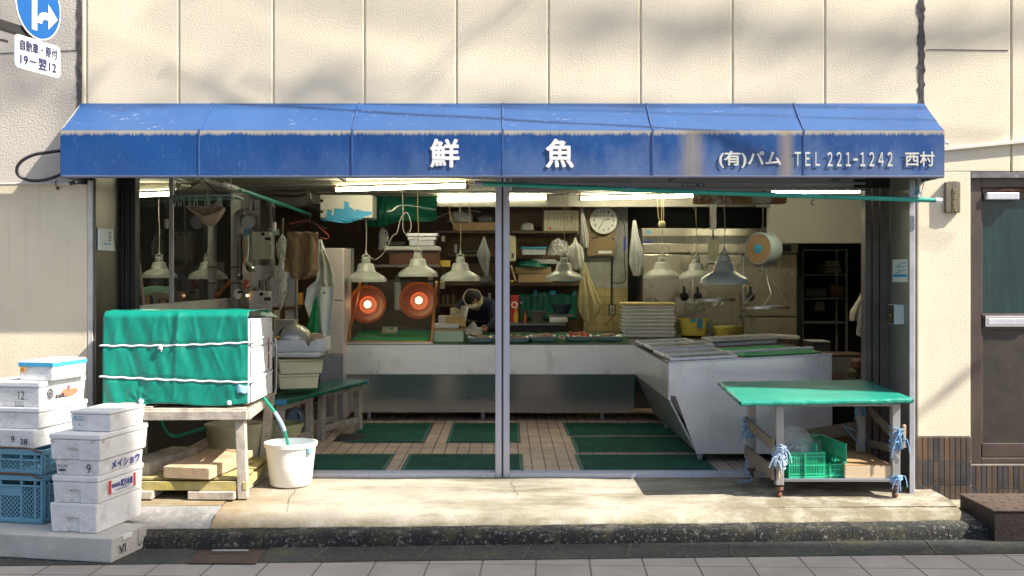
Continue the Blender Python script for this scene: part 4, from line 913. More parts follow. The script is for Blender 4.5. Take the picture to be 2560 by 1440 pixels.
m_leg = M('worn_aluminium', (.45, .43, .41), .5, .6, var=.15, vs=7, dirt=((.28, .22, .18), .58, .8, 9))
zl = .075
legs = [((xL, yF), .605), ((xR, yF), .605), ((xL - .04, yBk), .64), ((xR - .02, yBk), .64)]
for (x, y), h in legs: part(TB, 'leg', MB().box(x - .026, y - .026, zl, x + .026, y + .026, h), m_leg, w=True, bev=.004)
g = MB(); g.box(xL, yF - .02, .588, xR, yF + .02, .612); g.box(xL, yBk-.02, .615, xR, yBk + .02, .64); part(TB, 'rail', g, m_leg, w=True, bev=.003)
g = MB(); g.box(xL + .027, yF - .022, .098, xR - .027, yF + .02, .118); g.box(xL, yF + .021, .104, xR, yBk + .02, .114); part(TB, 'lower_shelf', g, m_steel, w=True, bev=.003)
for (x, y), h in legs: part(TB, 'castor', MB().lathe([(0, .0), (.012, .002), (.02, .016), (.018, .03), (.010, .04), (.014, .05), (.027, .055), (.027, .074), (0, .075)], (x, y, 0 if y > 0 else -.012), 16), m_rust, w=True, smooth=True)
m_slat = M('grey_slat', (.22, .175, .13), .85, var=.25, vs=5, stretch=(3, 3, 9), bump=.2, bs=30)
def slat(a, b, w=.075): part(TB, 'side_slat', MB().bar(a, b, .015, w), m_slat, w=True, bev=.003)
slat((xL - .045, yF - .03, .335), (xL - .075, yBk + .04, .40), .07); slat((xL - .045, yF - .03, .155), (xL - .075, yBk + .04, .185), .09)
slat((xR + .04, yF - .02, .34), (xR + .02, yBk + .04, .52), .06); slat((xR + .03, yF, .30), (xR + .02, yBk + .04, .25), .05); slat((xL + .3, yBk + .03, .29), (xR, yBk + .03, .36), .09)
part(TB, 'wood_peg', MB().bar((xR + .045, yF - .03, .32), (xR + .05, yF - .03, .47), .022, .02), m_woodf, w=True, bev=.004)
part(TB, 'wood_peg', MB().bar((xL - .01, yF - .035, .12), (xL - .012, yF - .035, .26), .012, .012), m_woodf, w=True, bev=.004)
def twine(c, n, w, h, seed, tails=3):
    rnd = random.Random(seed); g = MB()
    for k in range(n):
        z = c[2] - h/2 + h*k/n; tl = rnd.uniform(-.35, .35); pts = []
        for i in range(13):
            a = 2*math.pi*i/12; r = w*(1.0 + .16*math.cos(4*a)) + .003*(k % 3)
            pts.append((c[0] + r*math.cos(a), c[1] + r*math.sin(a), z + tl*w*math.cos(a + seed) + .004*math.sin(3*a)))
        g.tube(pts, .0045, 6)
    for k in range(tails):
        x, y, z = c[0] + rnd.uniform(-w, w), c[1] - w - .006, c[2] + rnd.uniform(-h/2, h/2)
        sx = rnd.uniform(-.05, .05)
        g.tube(smooth_path([(x, y, z), (x + sx*.5, y - .015, z + .012), (x + sx, y - .012, z - .03), (x + sx*1.2, y - .008, z - .05 - rnd.random()*.05)], 4), .004, 6)
    return g
part(TB, 'twine', twine((xL, yF, .265), 16, .036, .15, 1, 12), M('pale_twine', (.44, .56, .72), .85, var=.15, vs=40, bump=.6, bs=120), w=True, smooth=True); part(TB, 'twine', twine((xL - .055, yBk, .36), 9, .036, .15, 2, 7), m_bluetie, w=True, smooth=True)
part(TB, 'twine', twine((xR + .01, yF, .38), 11, .036, .14, 3, 7), m_bluetie, w=True, smooth=True); part(TB, 'twine', twine((xR, yF, .118), 6, .036, .035, 4, 4), m_bluetie, w=True, smooth=True); part(TB, 'twine', twine((xR - .02, yBk, .50), 7, .034, .10, 5, 2), m_bluetie, w=True, smooth=True)
g = MB(); g.tube(smooth_path([(xL - .06, yBk - .02, .20), (xL - .09, yBk - .05, .12), (xL - .10, yBk - .1, .06), (xL - .07, yBk - .16, .03), (xL - .13, yBk - .2, .015), (xL - .18, yBk - .22, .012)]), .005, 6); part(TB, 'twine', g, m_bluetie, w=True, smooth=True)
g = MB(); g.tube([(xR-.15, yBk, .38), (xR - .02, yBk - .04, .22), (xR + .02, yBk-.02, .30), (xR - .13, yBk - .02, .37)], .005, 6); part(TB, 'twine', g, m_bluetie, w=True)
# baskets, bag and wooden panel on its shelf
def basket(label, c, w, d, h, rz, cut=False):
    t = thing('plastic_basket', label, 'basket', c, rz, 'green baskets on the trolley')
    g = MB(); g.box(-w/2, -d/2, 0, w/2, d/2, .006); part(t, 'base', g, m_gbask)
    def panel(a, b, hh):
        g2 = MB(); a, b = Vector(a), Vector(b); L = (b-a).length; d_ = (b-a)/L; n = max(6, int(L/.011))
        for i in range(n+1): g2.bar(a + d_*L*i/n, a + d_*L*i/n + Vector((0, 0, hh-.008)), .0055, .004, up=d_)
        for z in (.008, hh*.16, hh*.5, hh*.84): g2.bar(a + Vector((0, 0, z)), b + Vector((0, 0, z)), .005, .007)
        inner = d_.cross(Vector((0, 0, 1)))
        g2.bar(a + d_*L*.42 + Vector((0, 0, .004)), a + d_*L*.42 + Vector((0, 0, hh)), .03, .005, up=d_)
        return g2
    fh = h*.45 if cut else h
    part(t, 'front_panel', panel((-w/2, -d/2, 0), (w/2, -d/2, 0), fh), m_gbask); part(t, 'side_panel', panel((w/2, -d/2, 0), (w/2, d/2, 0), h), m_gbask); part(t, 'side_panel', panel((-w/2, d/2, 0), (-w/2, -d/2, 0), h), m_gbask); part(t, 'back_panel', panel((w/2, d/2, 0), (-w/2, d/2, 0), h), m_gbask)
    g = MB()
    for (a, b) in (((-w/2, -d/2), (w/2, -d/2)), ((w/2, -d/2), (w/2, d/2)), ((w/2, d/2), (-w/2, d/2)), ((-w/2, d/2), (-w/2, -d/2))):
        if cut and a[1] == b[1] == -d/2: continue
        g.bar((*a, h-.004), (*b, h-.004), .014, .012)
    part(t, 'rim', g, m_gbask, bev=.003); return t
zsf = .1185
basket('green slotted basket with a clear plastic bag in it on the trolley shelf', (px(2008, 7.1), -.11, zsf), .235, .30, .165, .06)
basket('taller open fronted green basket behind the other one on the trolley shelf', (px(2062, 7.15), -.02, zsf), .20, .42, .215, .10, True)
bg = MB(); bc = Vector((px(2000, 7.12), -.04, zsf + .012))
def blob(u, v):
    a = 2*math.pi*u; t_ = v*math.pi; r = 1 + .14*noise.noise((math.cos(a)*1.7, math.sin(a)*1.7, v*3)) + .05*noise.noise((math.cos(a)*6, math.sin(a)*6, v*9))
    return bc + Vector((.15*r*math.sin(t_)*math.cos(a) + .05 - .13*v*v, .15*r*math.sin(t_)*math.sin(a), .15*(1 - math.cos(t_))*r*(1 - .12*math.cos(a)*math.sin(t_))))
bg.grid(blob, 40, 26)
bt = thing('plastic_bag', 'clear plastic bag bulging out of the green basket on the trolley', 'plastic bag', bc)
part(bt, 'film', bg, clear('clear_bag', (.97, .98, .97), alpha=.30, rough=.25), w=True, smooth=True)
g = MB()
for k in range(60):
    rr = random.Random(k); a, r = rr.random()*6.28, .085*math.sqrt(rr.random()); z = .02 + rr.random()*.15
    c = bc + Vector((r*math.cos(a) - .02, r*1.2*math.sin(a), z)); g.tube([c, c + Vector((rr.uniform(-.06, .06), rr.uniform(-.06, .06), rr.uniform(-.02, .03)))], .010, 6)
part(bt, 'contents', g, M('white_sheets', (.72, .75, .75), .7), w=True)
part(bt, 'blue_label', MB().grid(lambda u, v: bc + Vector((.035 + .05*u, -.118 + .02*u, .135 + .03*v - .02*u)), 4, 3), m_inkl, w=True, sol=.001)
g = MB(); c = Vector((px(2066, 7.0), -.16, zsf + .01))
for k in range(7): rr = random.Random(k+40); g.bar(c + Vector((rr.uniform(-.06, .05), rr.uniform(-.02, .12), .01 + k*.007)), c + Vector((rr.uniform(-.05, .06), rr.uniform(-.02, .12), .015 + k*.009)), .035, .003)
solo('paper_scraps', g, M('grey_scraps', (.45, .47, .48), .7, var=.3, vs=30), 'small grey and white scraps lying in the open fronted basket', 'scraps')
Wp = thing('plywood_box', 'flat pale plywood box lying on the trolley shelf beside the baskets', 'wooden box', (2.35, 0, zsf))
q = [P(2112, 1168, 7.0), P(2236, 1168, 7.0), P(2170, 1118, 7.5), P(2068, 1122, 7.5)]
ztp = zsf + .085
pl_ = [(p.x, p.y) for p in (Vector((px(2116, 7.0), -.27, 0)), Vector((px(2234, 7.0), -.27, 0)), Vector((px(2168, 7.55), .27, 0)), Vector((px(2068, 7.55), .27, 0)))]
part(Wp, 'box_body', MB().prism(pl_, zsf + .001, ztp - .006, axis='Z'), M('plywood_edge', (.60, .45, .29), .7, var=.08, vs=5, dirt=((.45, .40, .10), .56, .75, 3)), w=True, bev=.003)
part(Wp, 'top_sheet', MB().prism([(x*1.0, y) for x, y in pl_], ztp - .0055, ztp, axis='Z'), M('plywood_top', (.40, .25, .12), .6, var=.2, vs=4, stretch=(2, .5, 2)), w=True, bev=.002)

# ------------------------------------------------------------------ unseen casters added for shade: flats across the road, cables above
Ap = thing('shade_block', 'unseen tall plain block added across the road to shade the pavement', 'building', (23.5, -12, -.17))
RA = Matrix.Translation((23.5, -9.2, 0)) @ Matrix.Rotation(-.04, 4, 'Z')
part(Ap, 'wall', MB().box(-7, -6, -.17, 7, 0, 25.7, RA), M('shade_block_render', (.60, .57, .52), .9, var=.1, vs=.3), w=True)
g = MB()
for i in range(6):
    for k in range(8): g.box(-6.3 + i*2.2, .01, 1.2 + k*2.9, -5 + i*2.2, .05, 2.6 + k*2.9, RA)
part(Ap, 'shade_block_panes', g, M('shade_block_glass', (.05, .06, .07), .1, spec=.8), w=True)
Hh = thing('low_house', 'low grey house across the road', 'building', (-3, -22, -.17))
part(Hh, 'wall', MB().box(-16, -27, -.17, 7.5, -18, 4.2), M('house_render', (.30, .29, .27), .9, var=.1, vs=.5), w=True); part(Hh, 'roof', MB().prism([(-27.5, 4.2), (-22, 5.9), (-17.5, 4.2)], -16.3, 7.8, axis='X'), M('roof_tile', (.10, .10, .11), .6), w=True)
def cable(p0, p1, t, r, sag_=.0, lumps=()):
    if t > 9: t *= .62; r *= .8
    """a cable whose shadow runs between two points of the facade, given in photograph pixels"""
    a = Vector((px(p0[0], DW), 0, pz(p0[1], DW))) + SUN*t; b = Vector((px(p1[0], DW), 0, pz(p1[1], DW))) + SUN*t
    d = b - a; a -= d*.25; b += d*.25; n = 40; pts = []; rs = []
    for k in range(n+1):
        u = k/n; pts.append(a.lerp(b, u) - Vector((0, 0, sag_*4*u*(1-u)))); rs.append(r*1.15*(1 + .35*noise.noise((u*14, t, r*100))) + sum(.8*lr*math.exp(-((u-lu)/.03)**2) for lu, lr in lumps))
    o = solo('unseen_shadow_cable', MB().tube(pts, rs, 8), m_black, 'unseen black cable above the street, placed to cast cable and branch shadows', 'cable', 'unseen shadow-casting cables above the street', smooth=True); return o
cable((600, 272), (1360, 690), 3.2, .0105); cable((900, 262), (2080, 540), 4, .006); cable((1480, 275), (2290, 340), 5, .010)
cable((120, 20), (900, 180), 12, .014, .3, ((.5, .03), (.7, .03))); cable((120, 175), (700, 262), 12, .013, .2, ((.45, .03),)); cable((640, 60), (1700, 240), 13, .014, .3, ((.3, .03), (.55, .03), (.75, .03)))
cable((1290, 0), (1090, 150), 7, .008); cable((1330, -10), (1110, 165), 8, .008); cable((900, -45), (2560, 5), 14, .022, .3, ((.4, .03), (.6, .04), (.75, .03), (.5, .04)))  # the short steep pair stands in for branch shadows
cable((1500, -40), (2600, 55), 13, .018, .2, ((.35, .03), (.6, .03))); cable((2050, 90), (2620, 70), 12, .022, .1, ((.4, .03),)); cable((1900, 250), (2560, 20), 14, .009); cable((2000, 290), (2600, 60), 15, .009)
cable((200, 300), (-60, 40), 12, .014); cable((2290, 1040), (2460, 900), 10, .022, 0, ((.5, .02),)); cable((-40, 260), (190, 215), 12, .015)
# ------------------------------------------------------------------ display counters
YC = 3.22; ZC = .765
m_cnt = M('counter_steel', (.84, .845, .85), .32, .6, var=.05, vs=2, stretch=(1, 1, 2), bump=.06, bs=5, dirt=((.40, .38, .35), .54, .85, 2.6, (1.6, 1, .8)))
m_cntl = M('counter_lower_steel', (.50, .53, .57), .30, .72, var=.1, vs=2, stretch=(.6, 1, 3), bump=.05, bs=4)
XL_, XC = px(860, 10.52), 1.25
t = thing('display_counter', 'long stainless steel fish counter across the back of the shop', 'counter', ((XL_+XC)/2, YC + .4, 0))
g = MB(); g.box(XL_, YC, .475, XC - .003, YC + .02, ZC); part(t, 'upper_panel', g, m_cnt, w=True, bev=.004)
g = MB(); g.prism([(YC + .004, .473), (YC + .02, .473), (YC + .20, .085), (YC + .185, .085)], XL_ + .01, XC - .004, axis='X'); part(t, 'lower_panel', g, m_cntl, w=True)
g = MB(); g.prism([(YC + .021, .475), (YC + .021, ZC - .03), (YC + .80, ZC + .06), (YC + .80, .12), (YC + .22, .12)], XL_, XC + .9, axis='X'); part(t, 'counter_body', g, m_steeld, w=True)
g = MB(); g.prism([(YC + .001, ZC - .012), (YC + .001, ZC + .003), (YC + .80, ZC + .082), (YC + .80, ZC + .065)], XL_, XC + .9, axis='X'); part(t, 'worktop', g, m_steeld, w=True)
g = MB(); g.prism([(YC + .06, ZC + .011), (YC + .06, ZC + .014), (YC + .70, ZC + .078), (YC + .70, ZC + .075)], -.78, XC - .05, axis='X'); part(t, 'green_liner', g, M('counter_liner', (.012, .10, .045), .45, var=.3, vs=5), w=True)
for x in (XL_ + .2, -.25, .95): part(t, 'foot', MB().lathe([(0, 0), (.018, .0), (.022, .03), (.030, .10), (.030, .12)], (x, YC + .34, 0), 14), m_alu, w=True, smooth=True)
for (x, z) in ((px(942, 10.5), .50), (px(1520, 10.5), .495)): part(t, 'rust_bolt', MB().lathe([(.006, -.004), (.009, -.002), (.009, .002)], (x, YC, z), 8, 'Y'), m_rust, w=True)
YE = 1.03
e = thing('end_counter', 'stainless steel counter leg with a broad slanted end panel facing the street', 'counter', (1.9, 2, 0))
X0_, X1_ = px(1672, 8.33), px(2080, 8.33)
poly = [(X0_, ZC + .003), (X1_, ZC + .066), (X1_ + .005, .062), (px(1741, 8.33), .062), (px(1690, 8.33), .505), (px(1675, 8.33), .512)]
part(e, 'end_panel', MB().prism(poly, YE, YE + .02), m_cnt, w=True, bev=.003)
g = MB(); g.box(X0_, YE + .022, .475, X0_ + .02, YC + .02, ZC); part(e, 'side_upper_panel', g, m_cnt, w=True, bev=.003)
g = MB(); g.prism([(X0_ + .004, .473), (X0_ + .02, .473), (X0_ + .22, .085), (X0_ + .20, .085)], YE + .022, YC + .25); part(e, 'side_lower_panel', g, m_cntl, w=True)
g = MB(); g.prism([(X0_ + .022, .47), (X0_ + .022, ZC - .03), (X1_ - .01, ZC + .03), (X1_ - .01, .12), (X0_ + .25, .12)], YE + .022, YC - .01); part(e, 'counter_body', g, m_steeld, w=True)
def etop(x): return ZC + .003 + (x - X0_)/(X1_ - X0_)*.063
g = MB(); g.prism([(X0_ - .002, ZC - .012), (X0_ - .002, ZC + .003), (X1_, ZC + .066), (X1_, ZC + .05)], YE + .0205, YC - .002); part(e, 'worktop', g, m_steeld, w=True)
g = MB(); g.prism([(X0_ - .003, ZC - .006), (X0_ - .003, ZC + .009), (X1_ + .004, ZC + .074), (X1_ + .004, ZC + .058)], YE - .006, YE - .0005); part(e, 'front_trim', g, m_alu, w=True, bev=.002)
for x, y in ((px(1752, 8.35), YE + .06), (X1_ - .1, YE + .06), (px(1752, 8.35), YC - .4)): part(e, 'foot', MB().lathe([(0, 0), (.016, .0), (.02, .02), (.028, .065), (.028, .13)], (x, y, 0), 14), m_alu, w=True, smooth=True)
GL = 'framed cover panes on the end counter'
def cover(x0, x1, y0, y1, dz, label, fill=None):
    t = thing('cover_pane', label, 'counter cover', ((x0+x1)/2, (y0+y1)/2, etop((x0+x1)/2)), 0, GL)
    def q(x, y, z): return Vector((x, y, etop(x) + dz + z))
    def slab(xa, xb, ya, yb, za, zb):
        m = MB(); m._add([q(xa, ya, za), q(xb, ya, za), q(xb, yb, za), q(xa, yb, za), q(xa, ya, zb), q(xb, ya, zb), q(xb, yb, zb), q(xa, yb, zb)], [(0, 3, 2, 1), (4, 5, 6, 7), (0, 1, 5, 4), (1, 2, 6, 5), (2, 3, 7, 6), (3, 0, 4, 7)]); return m.bm
    def add(ms):
        g = MB()
        for b in ms:
            vs = {v: g.bm.verts.new(v.co) for v in b.verts}
            for f in b.faces: g.bm.faces.new([vs[v] for v in f.verts])
            b.free()
        return g
    w = .022
    part(t, 'frame', add([slab(x0, x1, y0, y0 + w, 0, .022), slab(x0, x1, y1 - w, y1, 0, .022), slab(x0, x0 + w, y0 + w, y1 - w, 0, .0215), slab(x1 - w, x1, y0 + w, y1 - w, 0, .0215)]), m_alu, w=True, bev=.002)
    part(t, 'pane', add([slab(x0 + w, x1 - w, y0 + w, y1 - w, .008, .013)]), fill or M('pane_film', (.42, .40, .35), .12, .2, var=.25, vs=4), w=True)
    return t
m_pane = M('cover_pane_grey', (.33, .33, .30), .1, .25, var=.3, vs=5, dirt=((.30, .16, .14), .6, .8, 7))
ym = lambda f: YE + .03 + (YC - YE)*f
xm = px(1850, 8.33)
cover(X0_ + .015, xm - .01, ym(.0), ym(.19), .008, 'glass cover pane nearest the street, left half of the end counter', m_pane)
cover(X0_ + .005, xm - .02, ym(.2), ym(.42), .010, 'second glass cover pane from the street on the end counter', m_pane)
cover(X0_ - .012, xm + .0, ym(.45), ym(.70), .028, 'raised glass cover pane in the middle of the left row', m_pane)
cover(X0_ - .02, xm - .07, ym(.72), ym(.94), .024, 'farthest glass cover pane against the long counter', m_pane)
cover(xm + .03, X1_ - .01, ym(.60), ym(.82), .044, 'tilted cover pane propped on a white box on the right row', m_pane)
solo('white_box', MB().prism([(xm + .08, etop(xm) + .004), (X1_ - .08, etop(X1_) + .0), (X1_ - .08, etop(X1_) + .036), (xm + .08, etop(xm) + .037)], ym(.62), ym(.80)), m_white, 'flat white box under the tilted cover pane', 'box', bev=.004)
def gmat(x0, x1, y0, y1, label, dz=.006):
    g = MB(); g.grid(lambda u, v: Vector((x0 + (x1-x0)*u + .01*noise.noise((u*4, v*9, 1)), y0 + (y1-y0)*v + .008*noise.noise((u*5, v*3, 7)), etop(x0 + (x1-x0)*u) + dz + .006 + .003*noise.noise((u*6, v*6, 3)))), 24, 10)
    return solo('mesh_mat', g, m_turf, label, 'green mat', 'green mesh mats on the end counter', smooth=True, sol=.006)
gmat(xm + .05, X1_ - .05, ym(.03), ym(.19), 'bright green mesh mat lying nearest the street on the end counter', .002); gmat(xm + .02, X1_ - .13, ym(.26), ym(.46), 'smaller bright green mesh mat behind the front one', .002)
cover(xm + .005, X1_ - .005, ym(.20), ym(.245), .003, 'narrow metal strip between the two green mesh mats', m_alu)
# trays of fish
GT = 'blue trays of fish on the long counter'
def tray(xp, D_, w, label, kind):
    y = D_ - DW; z = ZC + .008 + (y - YC)*.1
    t = thing('fish_tray', label, 'tray', (px(xp, D_), y, z), 0, GT); d = w*.72; h = .042
    g = MB(); rings = []
    for (s, zz) in ((.78, .0), (.80, .0), (.97, h - .006), (1.0, h), (.975, h + .002), (.95, h - .006), (.79, .006), (.0, .006)):
        ring = []
        for k in range(32):
            a = 2*math.pi*k/32; cx, sy = math.cos(a), math.sin(a); p = 4.5; r = (abs(cx)**p + abs(sy)**p)**(-1/p)
            ring.append(g.bm.verts.new((s*w/2*cx*r, s*d/2*sy*r, zz)))
        rings.append(ring)
    for A_, B_ in zip(rings, rings[1:]):
        for k in range(32): g.bm.faces.new((A_[k], A_[(k+1) % 32], B_[(k+1) % 32], B_[k]))
    part(t, 'tray', g, M('tray_blue', (.20, .30, .34), .35, var=.12) if 'm_tray' not in globals() else m_tray, smooth=True)
    g = MB(); rr = random.Random(xp)
    g.grid(lambda u, v: Vector(((u-.5)*w*.86, (v-.5)*d*.86, h*.55 + .012*noise.noise((u*4, v*4, xp)) + .018*(abs(u-.5)*2)**4 + .02*v)), 14, 10)
    part(t, 'paper_liner', g, m_paper, smooth=True, sol=.001)
    g = MB()
    for k in range(7 if kind != 1 else 12):
        x, yy, a = rr.uniform(-.3, .3)*w, rr.uniform(-.25, .25)*d, rr.uniform(-.5, .5) + (1.2 if kind == 1 else 0); L = w*(.28 if kind != 1 else .16)
        dx, dy = math.cos(a)*L/2, math.sin(a)*L/2; zc = h*.85 + .006*k*.5
        g.tube([(x-dx, yy-dy, zc), (x-dx*.6, yy-dy*.6, zc + .002), (x, yy, zc + .006), (x+dx*.6, yy+dy*.6, zc + .002), (x+dx*.85, yy+dy*.85, zc), (x+dx, yy+dy, zc)], [.004, .013, .018, .011, .005, .012], 8)
    part(t, 'fish', g, (m_fishp, m_fishr, m_fishb)[kind], smooth=True); return t
m_tray = M('tray_blue', (.20, .30, .34), .35, var=.12)
m_fishp = M('pink_fish', (.48, .27, .20), .3, var=.3, vs=30); m_fishr = M('red_fish_slices', (.55, .10, .05), .3, var=.35, vs=30, dirt=((.75, .6, .5), .58, .66, 30)); m_fishb = M('brown_fish', (.34, .20, .10), .3, var=.35, vs=30)
tray(1200, 10.66, .27, 'blue tray with wooden slats and white rim left of the centre post', 2); tray(1294, 10.66, .24, 'blue tray of brown fish right beside the centre post', 2); tray(1357, 10.72, .29, 'blue tray of pink fish in white paper, second right of the post', 0); tray(1448, 10.74, .29, 'blue tray of bright red fish slices', 1); tray(1524, 10.74, .28, 'blue tray of tan fish at the right end of the row', 2)
# glass case with two orange lampshade reflections, built as glowing discs
sc = thing('glass_case', 'slanted glass showcase with copper trim at the left end of the counter', 'showcase', (-1.2, 3.6, ZC))
D = 10.56; yb_ = YC + .04
Lb, Rb = px(866, 10.56), px(1080, 10.56); ztop = pz(703, 10.75)
part(sc, 'base', MB().box(Lb - .012, YC + .002, ZC + .004, Rb + .008, YC + .62, ZC + .022), m_steel, w=True, bev=.003)
fl_, fr_ = Vector((Lb + .006, yb_, ZC + .022)), Vector((Rb - .006, yb_, ZC + .022)); tl_, tr_ = Vector((px(903, 10.8), yb_ + .20, ztop)), Vector((px(1092, 10.8), yb_ + .20, ztop))
Y2 = YC + .58
part(sc, 'front_frame', MB().bar(fl_, tl_, .024, .024).bar(fr_, tr_, .024, .024).bar(fl_, fr_, .022, .020), m_brass, w=True, bev=.003)
part(sc, 'rear_frame', MB().bar((tl_.x, Y2, ZC + .06), (tl_.x, Y2, ztop), .022).bar((tr_.x, Y2, ZC + .06), (tr_.x, Y2, ztop), .022).bar(tl_, tr_, .018).bar((tl_.x, Y2, ztop), (tr_.x, Y2, ztop), .018).bar((fr_.x, yb_ + .02, ZC + .03), (tr_.x, Y2, ZC + .06), .018), m_dark, w=True)
g = MB(); g.poly([fl_ + Vector((.012, .004, .01)), fr_ + Vector((-.012, .004, .01)), tr_ + Vector((-.012, .004, 0)), tl_ + Vector((.012, .004, 0))]); part(sc, 'front_glass', g, m_glass, w=True, sol=.004)
g = MB(); g.poly([fr_ + Vector((0, .02, .01)), (fr_.x, Y2, ZC + .06), (tr_.x, Y2, ztop), tr_]); part(sc, 'side_glass', g, m_glass, w=True, sol=.004)
g = MB(); g.prism([(yb_ + .03, ZC + .030), (yb_ + .03, ZC + .034), (Y2 - .02, ZC + .115), (Y2 - .02, ZC + .106)], Lb + .05, Rb - .04, axis='X'); part(sc, 'green_mat', g, m_turf, w=True)
g = MB(); g.box(Lb + .06, Y2 - .01, ZC + .03, Rb - .02, Y2 + .01, ZC + .16); part(sc, 'back_strip', g, m_woodd, w=True)
tk = thing('price_card', 'small printed card lying on the green mat of the glass case', 'card', P(975, 825, 10.8))
part(tk, 'card', MB().box(-.075, 0, -.02, .075, .006, .03), M('card_print', (.62, .55, .36), .6, var=.3, vs=30, dirt=((.15, .22, .12), .52, .6, 25))); part(tk, 'holder', MB().box(-.095, -.01, -.035, .065, .02, -.021), m_woodf)
for xp, yp, nm in ((919, 761, 'orange disc at the left in the glass case, a lampshade reflection built as a lamp'), (1047, 751, 'orange disc at the right in the glass case, a lampshade reflection built as a lamp')):
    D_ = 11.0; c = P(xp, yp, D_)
    h = thing('lamp_reflection', nm, 'lamp reflection', c, 0, 'two lamp reflections in the glass case')
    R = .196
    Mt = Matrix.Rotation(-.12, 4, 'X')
    part(h, 'reflected_shade', MB().lathe([(R, -.02), (R, -.028), (R*.985, -.03), (R*.80, .0), (R*.45, .05), (R*.2, .06)], n=48, axis='Y', M=Mt), M('orange_reflected_shade', (.16, .016, .006), .3, .1, var=.1, vs=4), smooth=True)
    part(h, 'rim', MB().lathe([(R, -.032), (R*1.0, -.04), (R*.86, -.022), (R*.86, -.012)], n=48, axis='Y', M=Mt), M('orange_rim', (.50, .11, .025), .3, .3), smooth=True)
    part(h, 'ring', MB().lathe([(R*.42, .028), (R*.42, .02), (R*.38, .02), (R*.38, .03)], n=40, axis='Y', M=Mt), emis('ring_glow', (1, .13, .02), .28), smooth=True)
    part(h, 'bulb', MB().lathe([(0, -.03), (.025, -.024), (.036, -.004), (.034, .02), (.02, .05)], n=24, axis='Y', M=Mt), m_reflbulb, smooth=True)
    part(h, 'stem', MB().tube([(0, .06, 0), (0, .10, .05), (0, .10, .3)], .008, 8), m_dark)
# pile of packing beside the case
GQ = 'packing boxes piled on the counter'
def slabbox(name, label, cat, x0, x1, y0, y1, D_, dep, m, group=None, bev=.006, taper=0):
    a, b, c, d = px(x0, D_), px(x1, D_), pz(y1, D_), pz(y0, D_)
    return solo(name, MB().box(a, D_-DW, c, b, D_-DW + dep, d), m, label, cat, group, bev=bev)
slabbox('foam_box', 'pale green foam box on the counter right of the glass case', 'foam box', 1083, 1158, 828, 855, 10.66, .25, M('mint_foam', (.40, .52, .44), .7, var=.05), GQ)
slabbox('cardboard_tray', 'flat brown tray between the pale green box and white packs', 'tray', 1082, 1162, 822, 827.5, 10.68, .24, m_card, GQ)
slabbox('foam_packs', 'white foam packs lying on the flat brown tray', 'foam tray', 1083, 1146, 809, 821.5, 10.7, .2, m_foam, GQ, .012)
slabbox('white_box', 'small white box behind the yellow cardboard box', 'box', 1096, 1116, 789, 808, 10.8, .12, m_white, GQ)
slabbox('cardboard_box', 'yellowish opened cardboard box on the packing pile', 'cardboard box', 1115, 1163, 790, 816, 10.74, .16, M('yellow_card', (.60, .42, .18), .8, var=.12), GQ)
g = MB(); a = P(1156, 800, 10.78); b = P(1163, 766, 10.82); g.tube([a, a.lerp(b, .97), b], [.036, .036, .033], 20); solo('paper_roll', g, M('roll_paper', (.74, .68, .62), .8), 'white paper roll standing in the cardboard box', 'paper roll', smooth=True)
g = MB(); g.grid(lambda u, v: P(1126 + 26*u, 789 - 18*v - 3*math.sin(u*5), 10.9 + .05*math.sin(u*3)), 8, 6); solo('paper_sheet', g, M('kraft_print', (.58, .50, .36), .8, var=.15, vs=30), 'creased brown printed sheet leaning behind the paper roll', 'paper', sol=.002)
g = MB(); g.grid(lambda u, v: P(1163 + 42*u, 836 - 30*v*(1 - abs(u-.45)*1.3) , 10.7) + Vector((0, .1*v + .02*noise.noise((u*6, v*6, 1)), .02*noise.noise((u*5, v*7, 4)))), 16, 12); solo('crumpled_cloth', g, M('grey_rag', (.50, .49, .46), .85), 'crumpled pale cloth behind the tray left of the post', 'cloth', smooth=True, sol=.004)
# stack of foam lids
GF = 'stack of foam lids at the counter corner'
D_ = 10.95; z = pz(856, D_); names = ['bottom foam lid of the tall stack at the counter corner', 'second foam lid from the bottom of the corner stack', 'third foam lid from the bottom of the corner stack', 'fourth foam lid from the bottom of the corner stack', 'fifth foam lid from the bottom of the corner stack', 'fifth foam lid from the top of the corner stack', 'fourth foam lid from the top of the corner stack', 'third foam lid from the top of the corner stack', 'second foam lid from the top of the corner stack', 'top white foam lid just under the yellowed board']
for i, nm in enumerate(names):
    rr = random.Random(i); dx = rr.uniform(-.012, .012); x0, x1 = px(1561, D_) + dx, px(1687, D_) + dx
    t = thing('foam_slab', nm, 'foam lid', ((x0+x1)/2, D_ - DW + .2, z), 0, GF)
    part(t, 'plate', MB().box(-.262, -.19, .0155, .262, .19, .0365), m_foam, bev=.006); part(t, 'inner_lip', MB().box(-.248, -.176, .0005, .248, .176, .0152), m_foam, bev=.003); z += .0372
solo('board', MB().box(px(1556, D_), D_-DW, z + .001, px(1690, D_), D_-DW + .4, z + .030), M('yellowed_board', (.60, .47, .20), .7, var=.12), 'yellowed board lying on top of the foam lid stack', 'board', bev=.012)
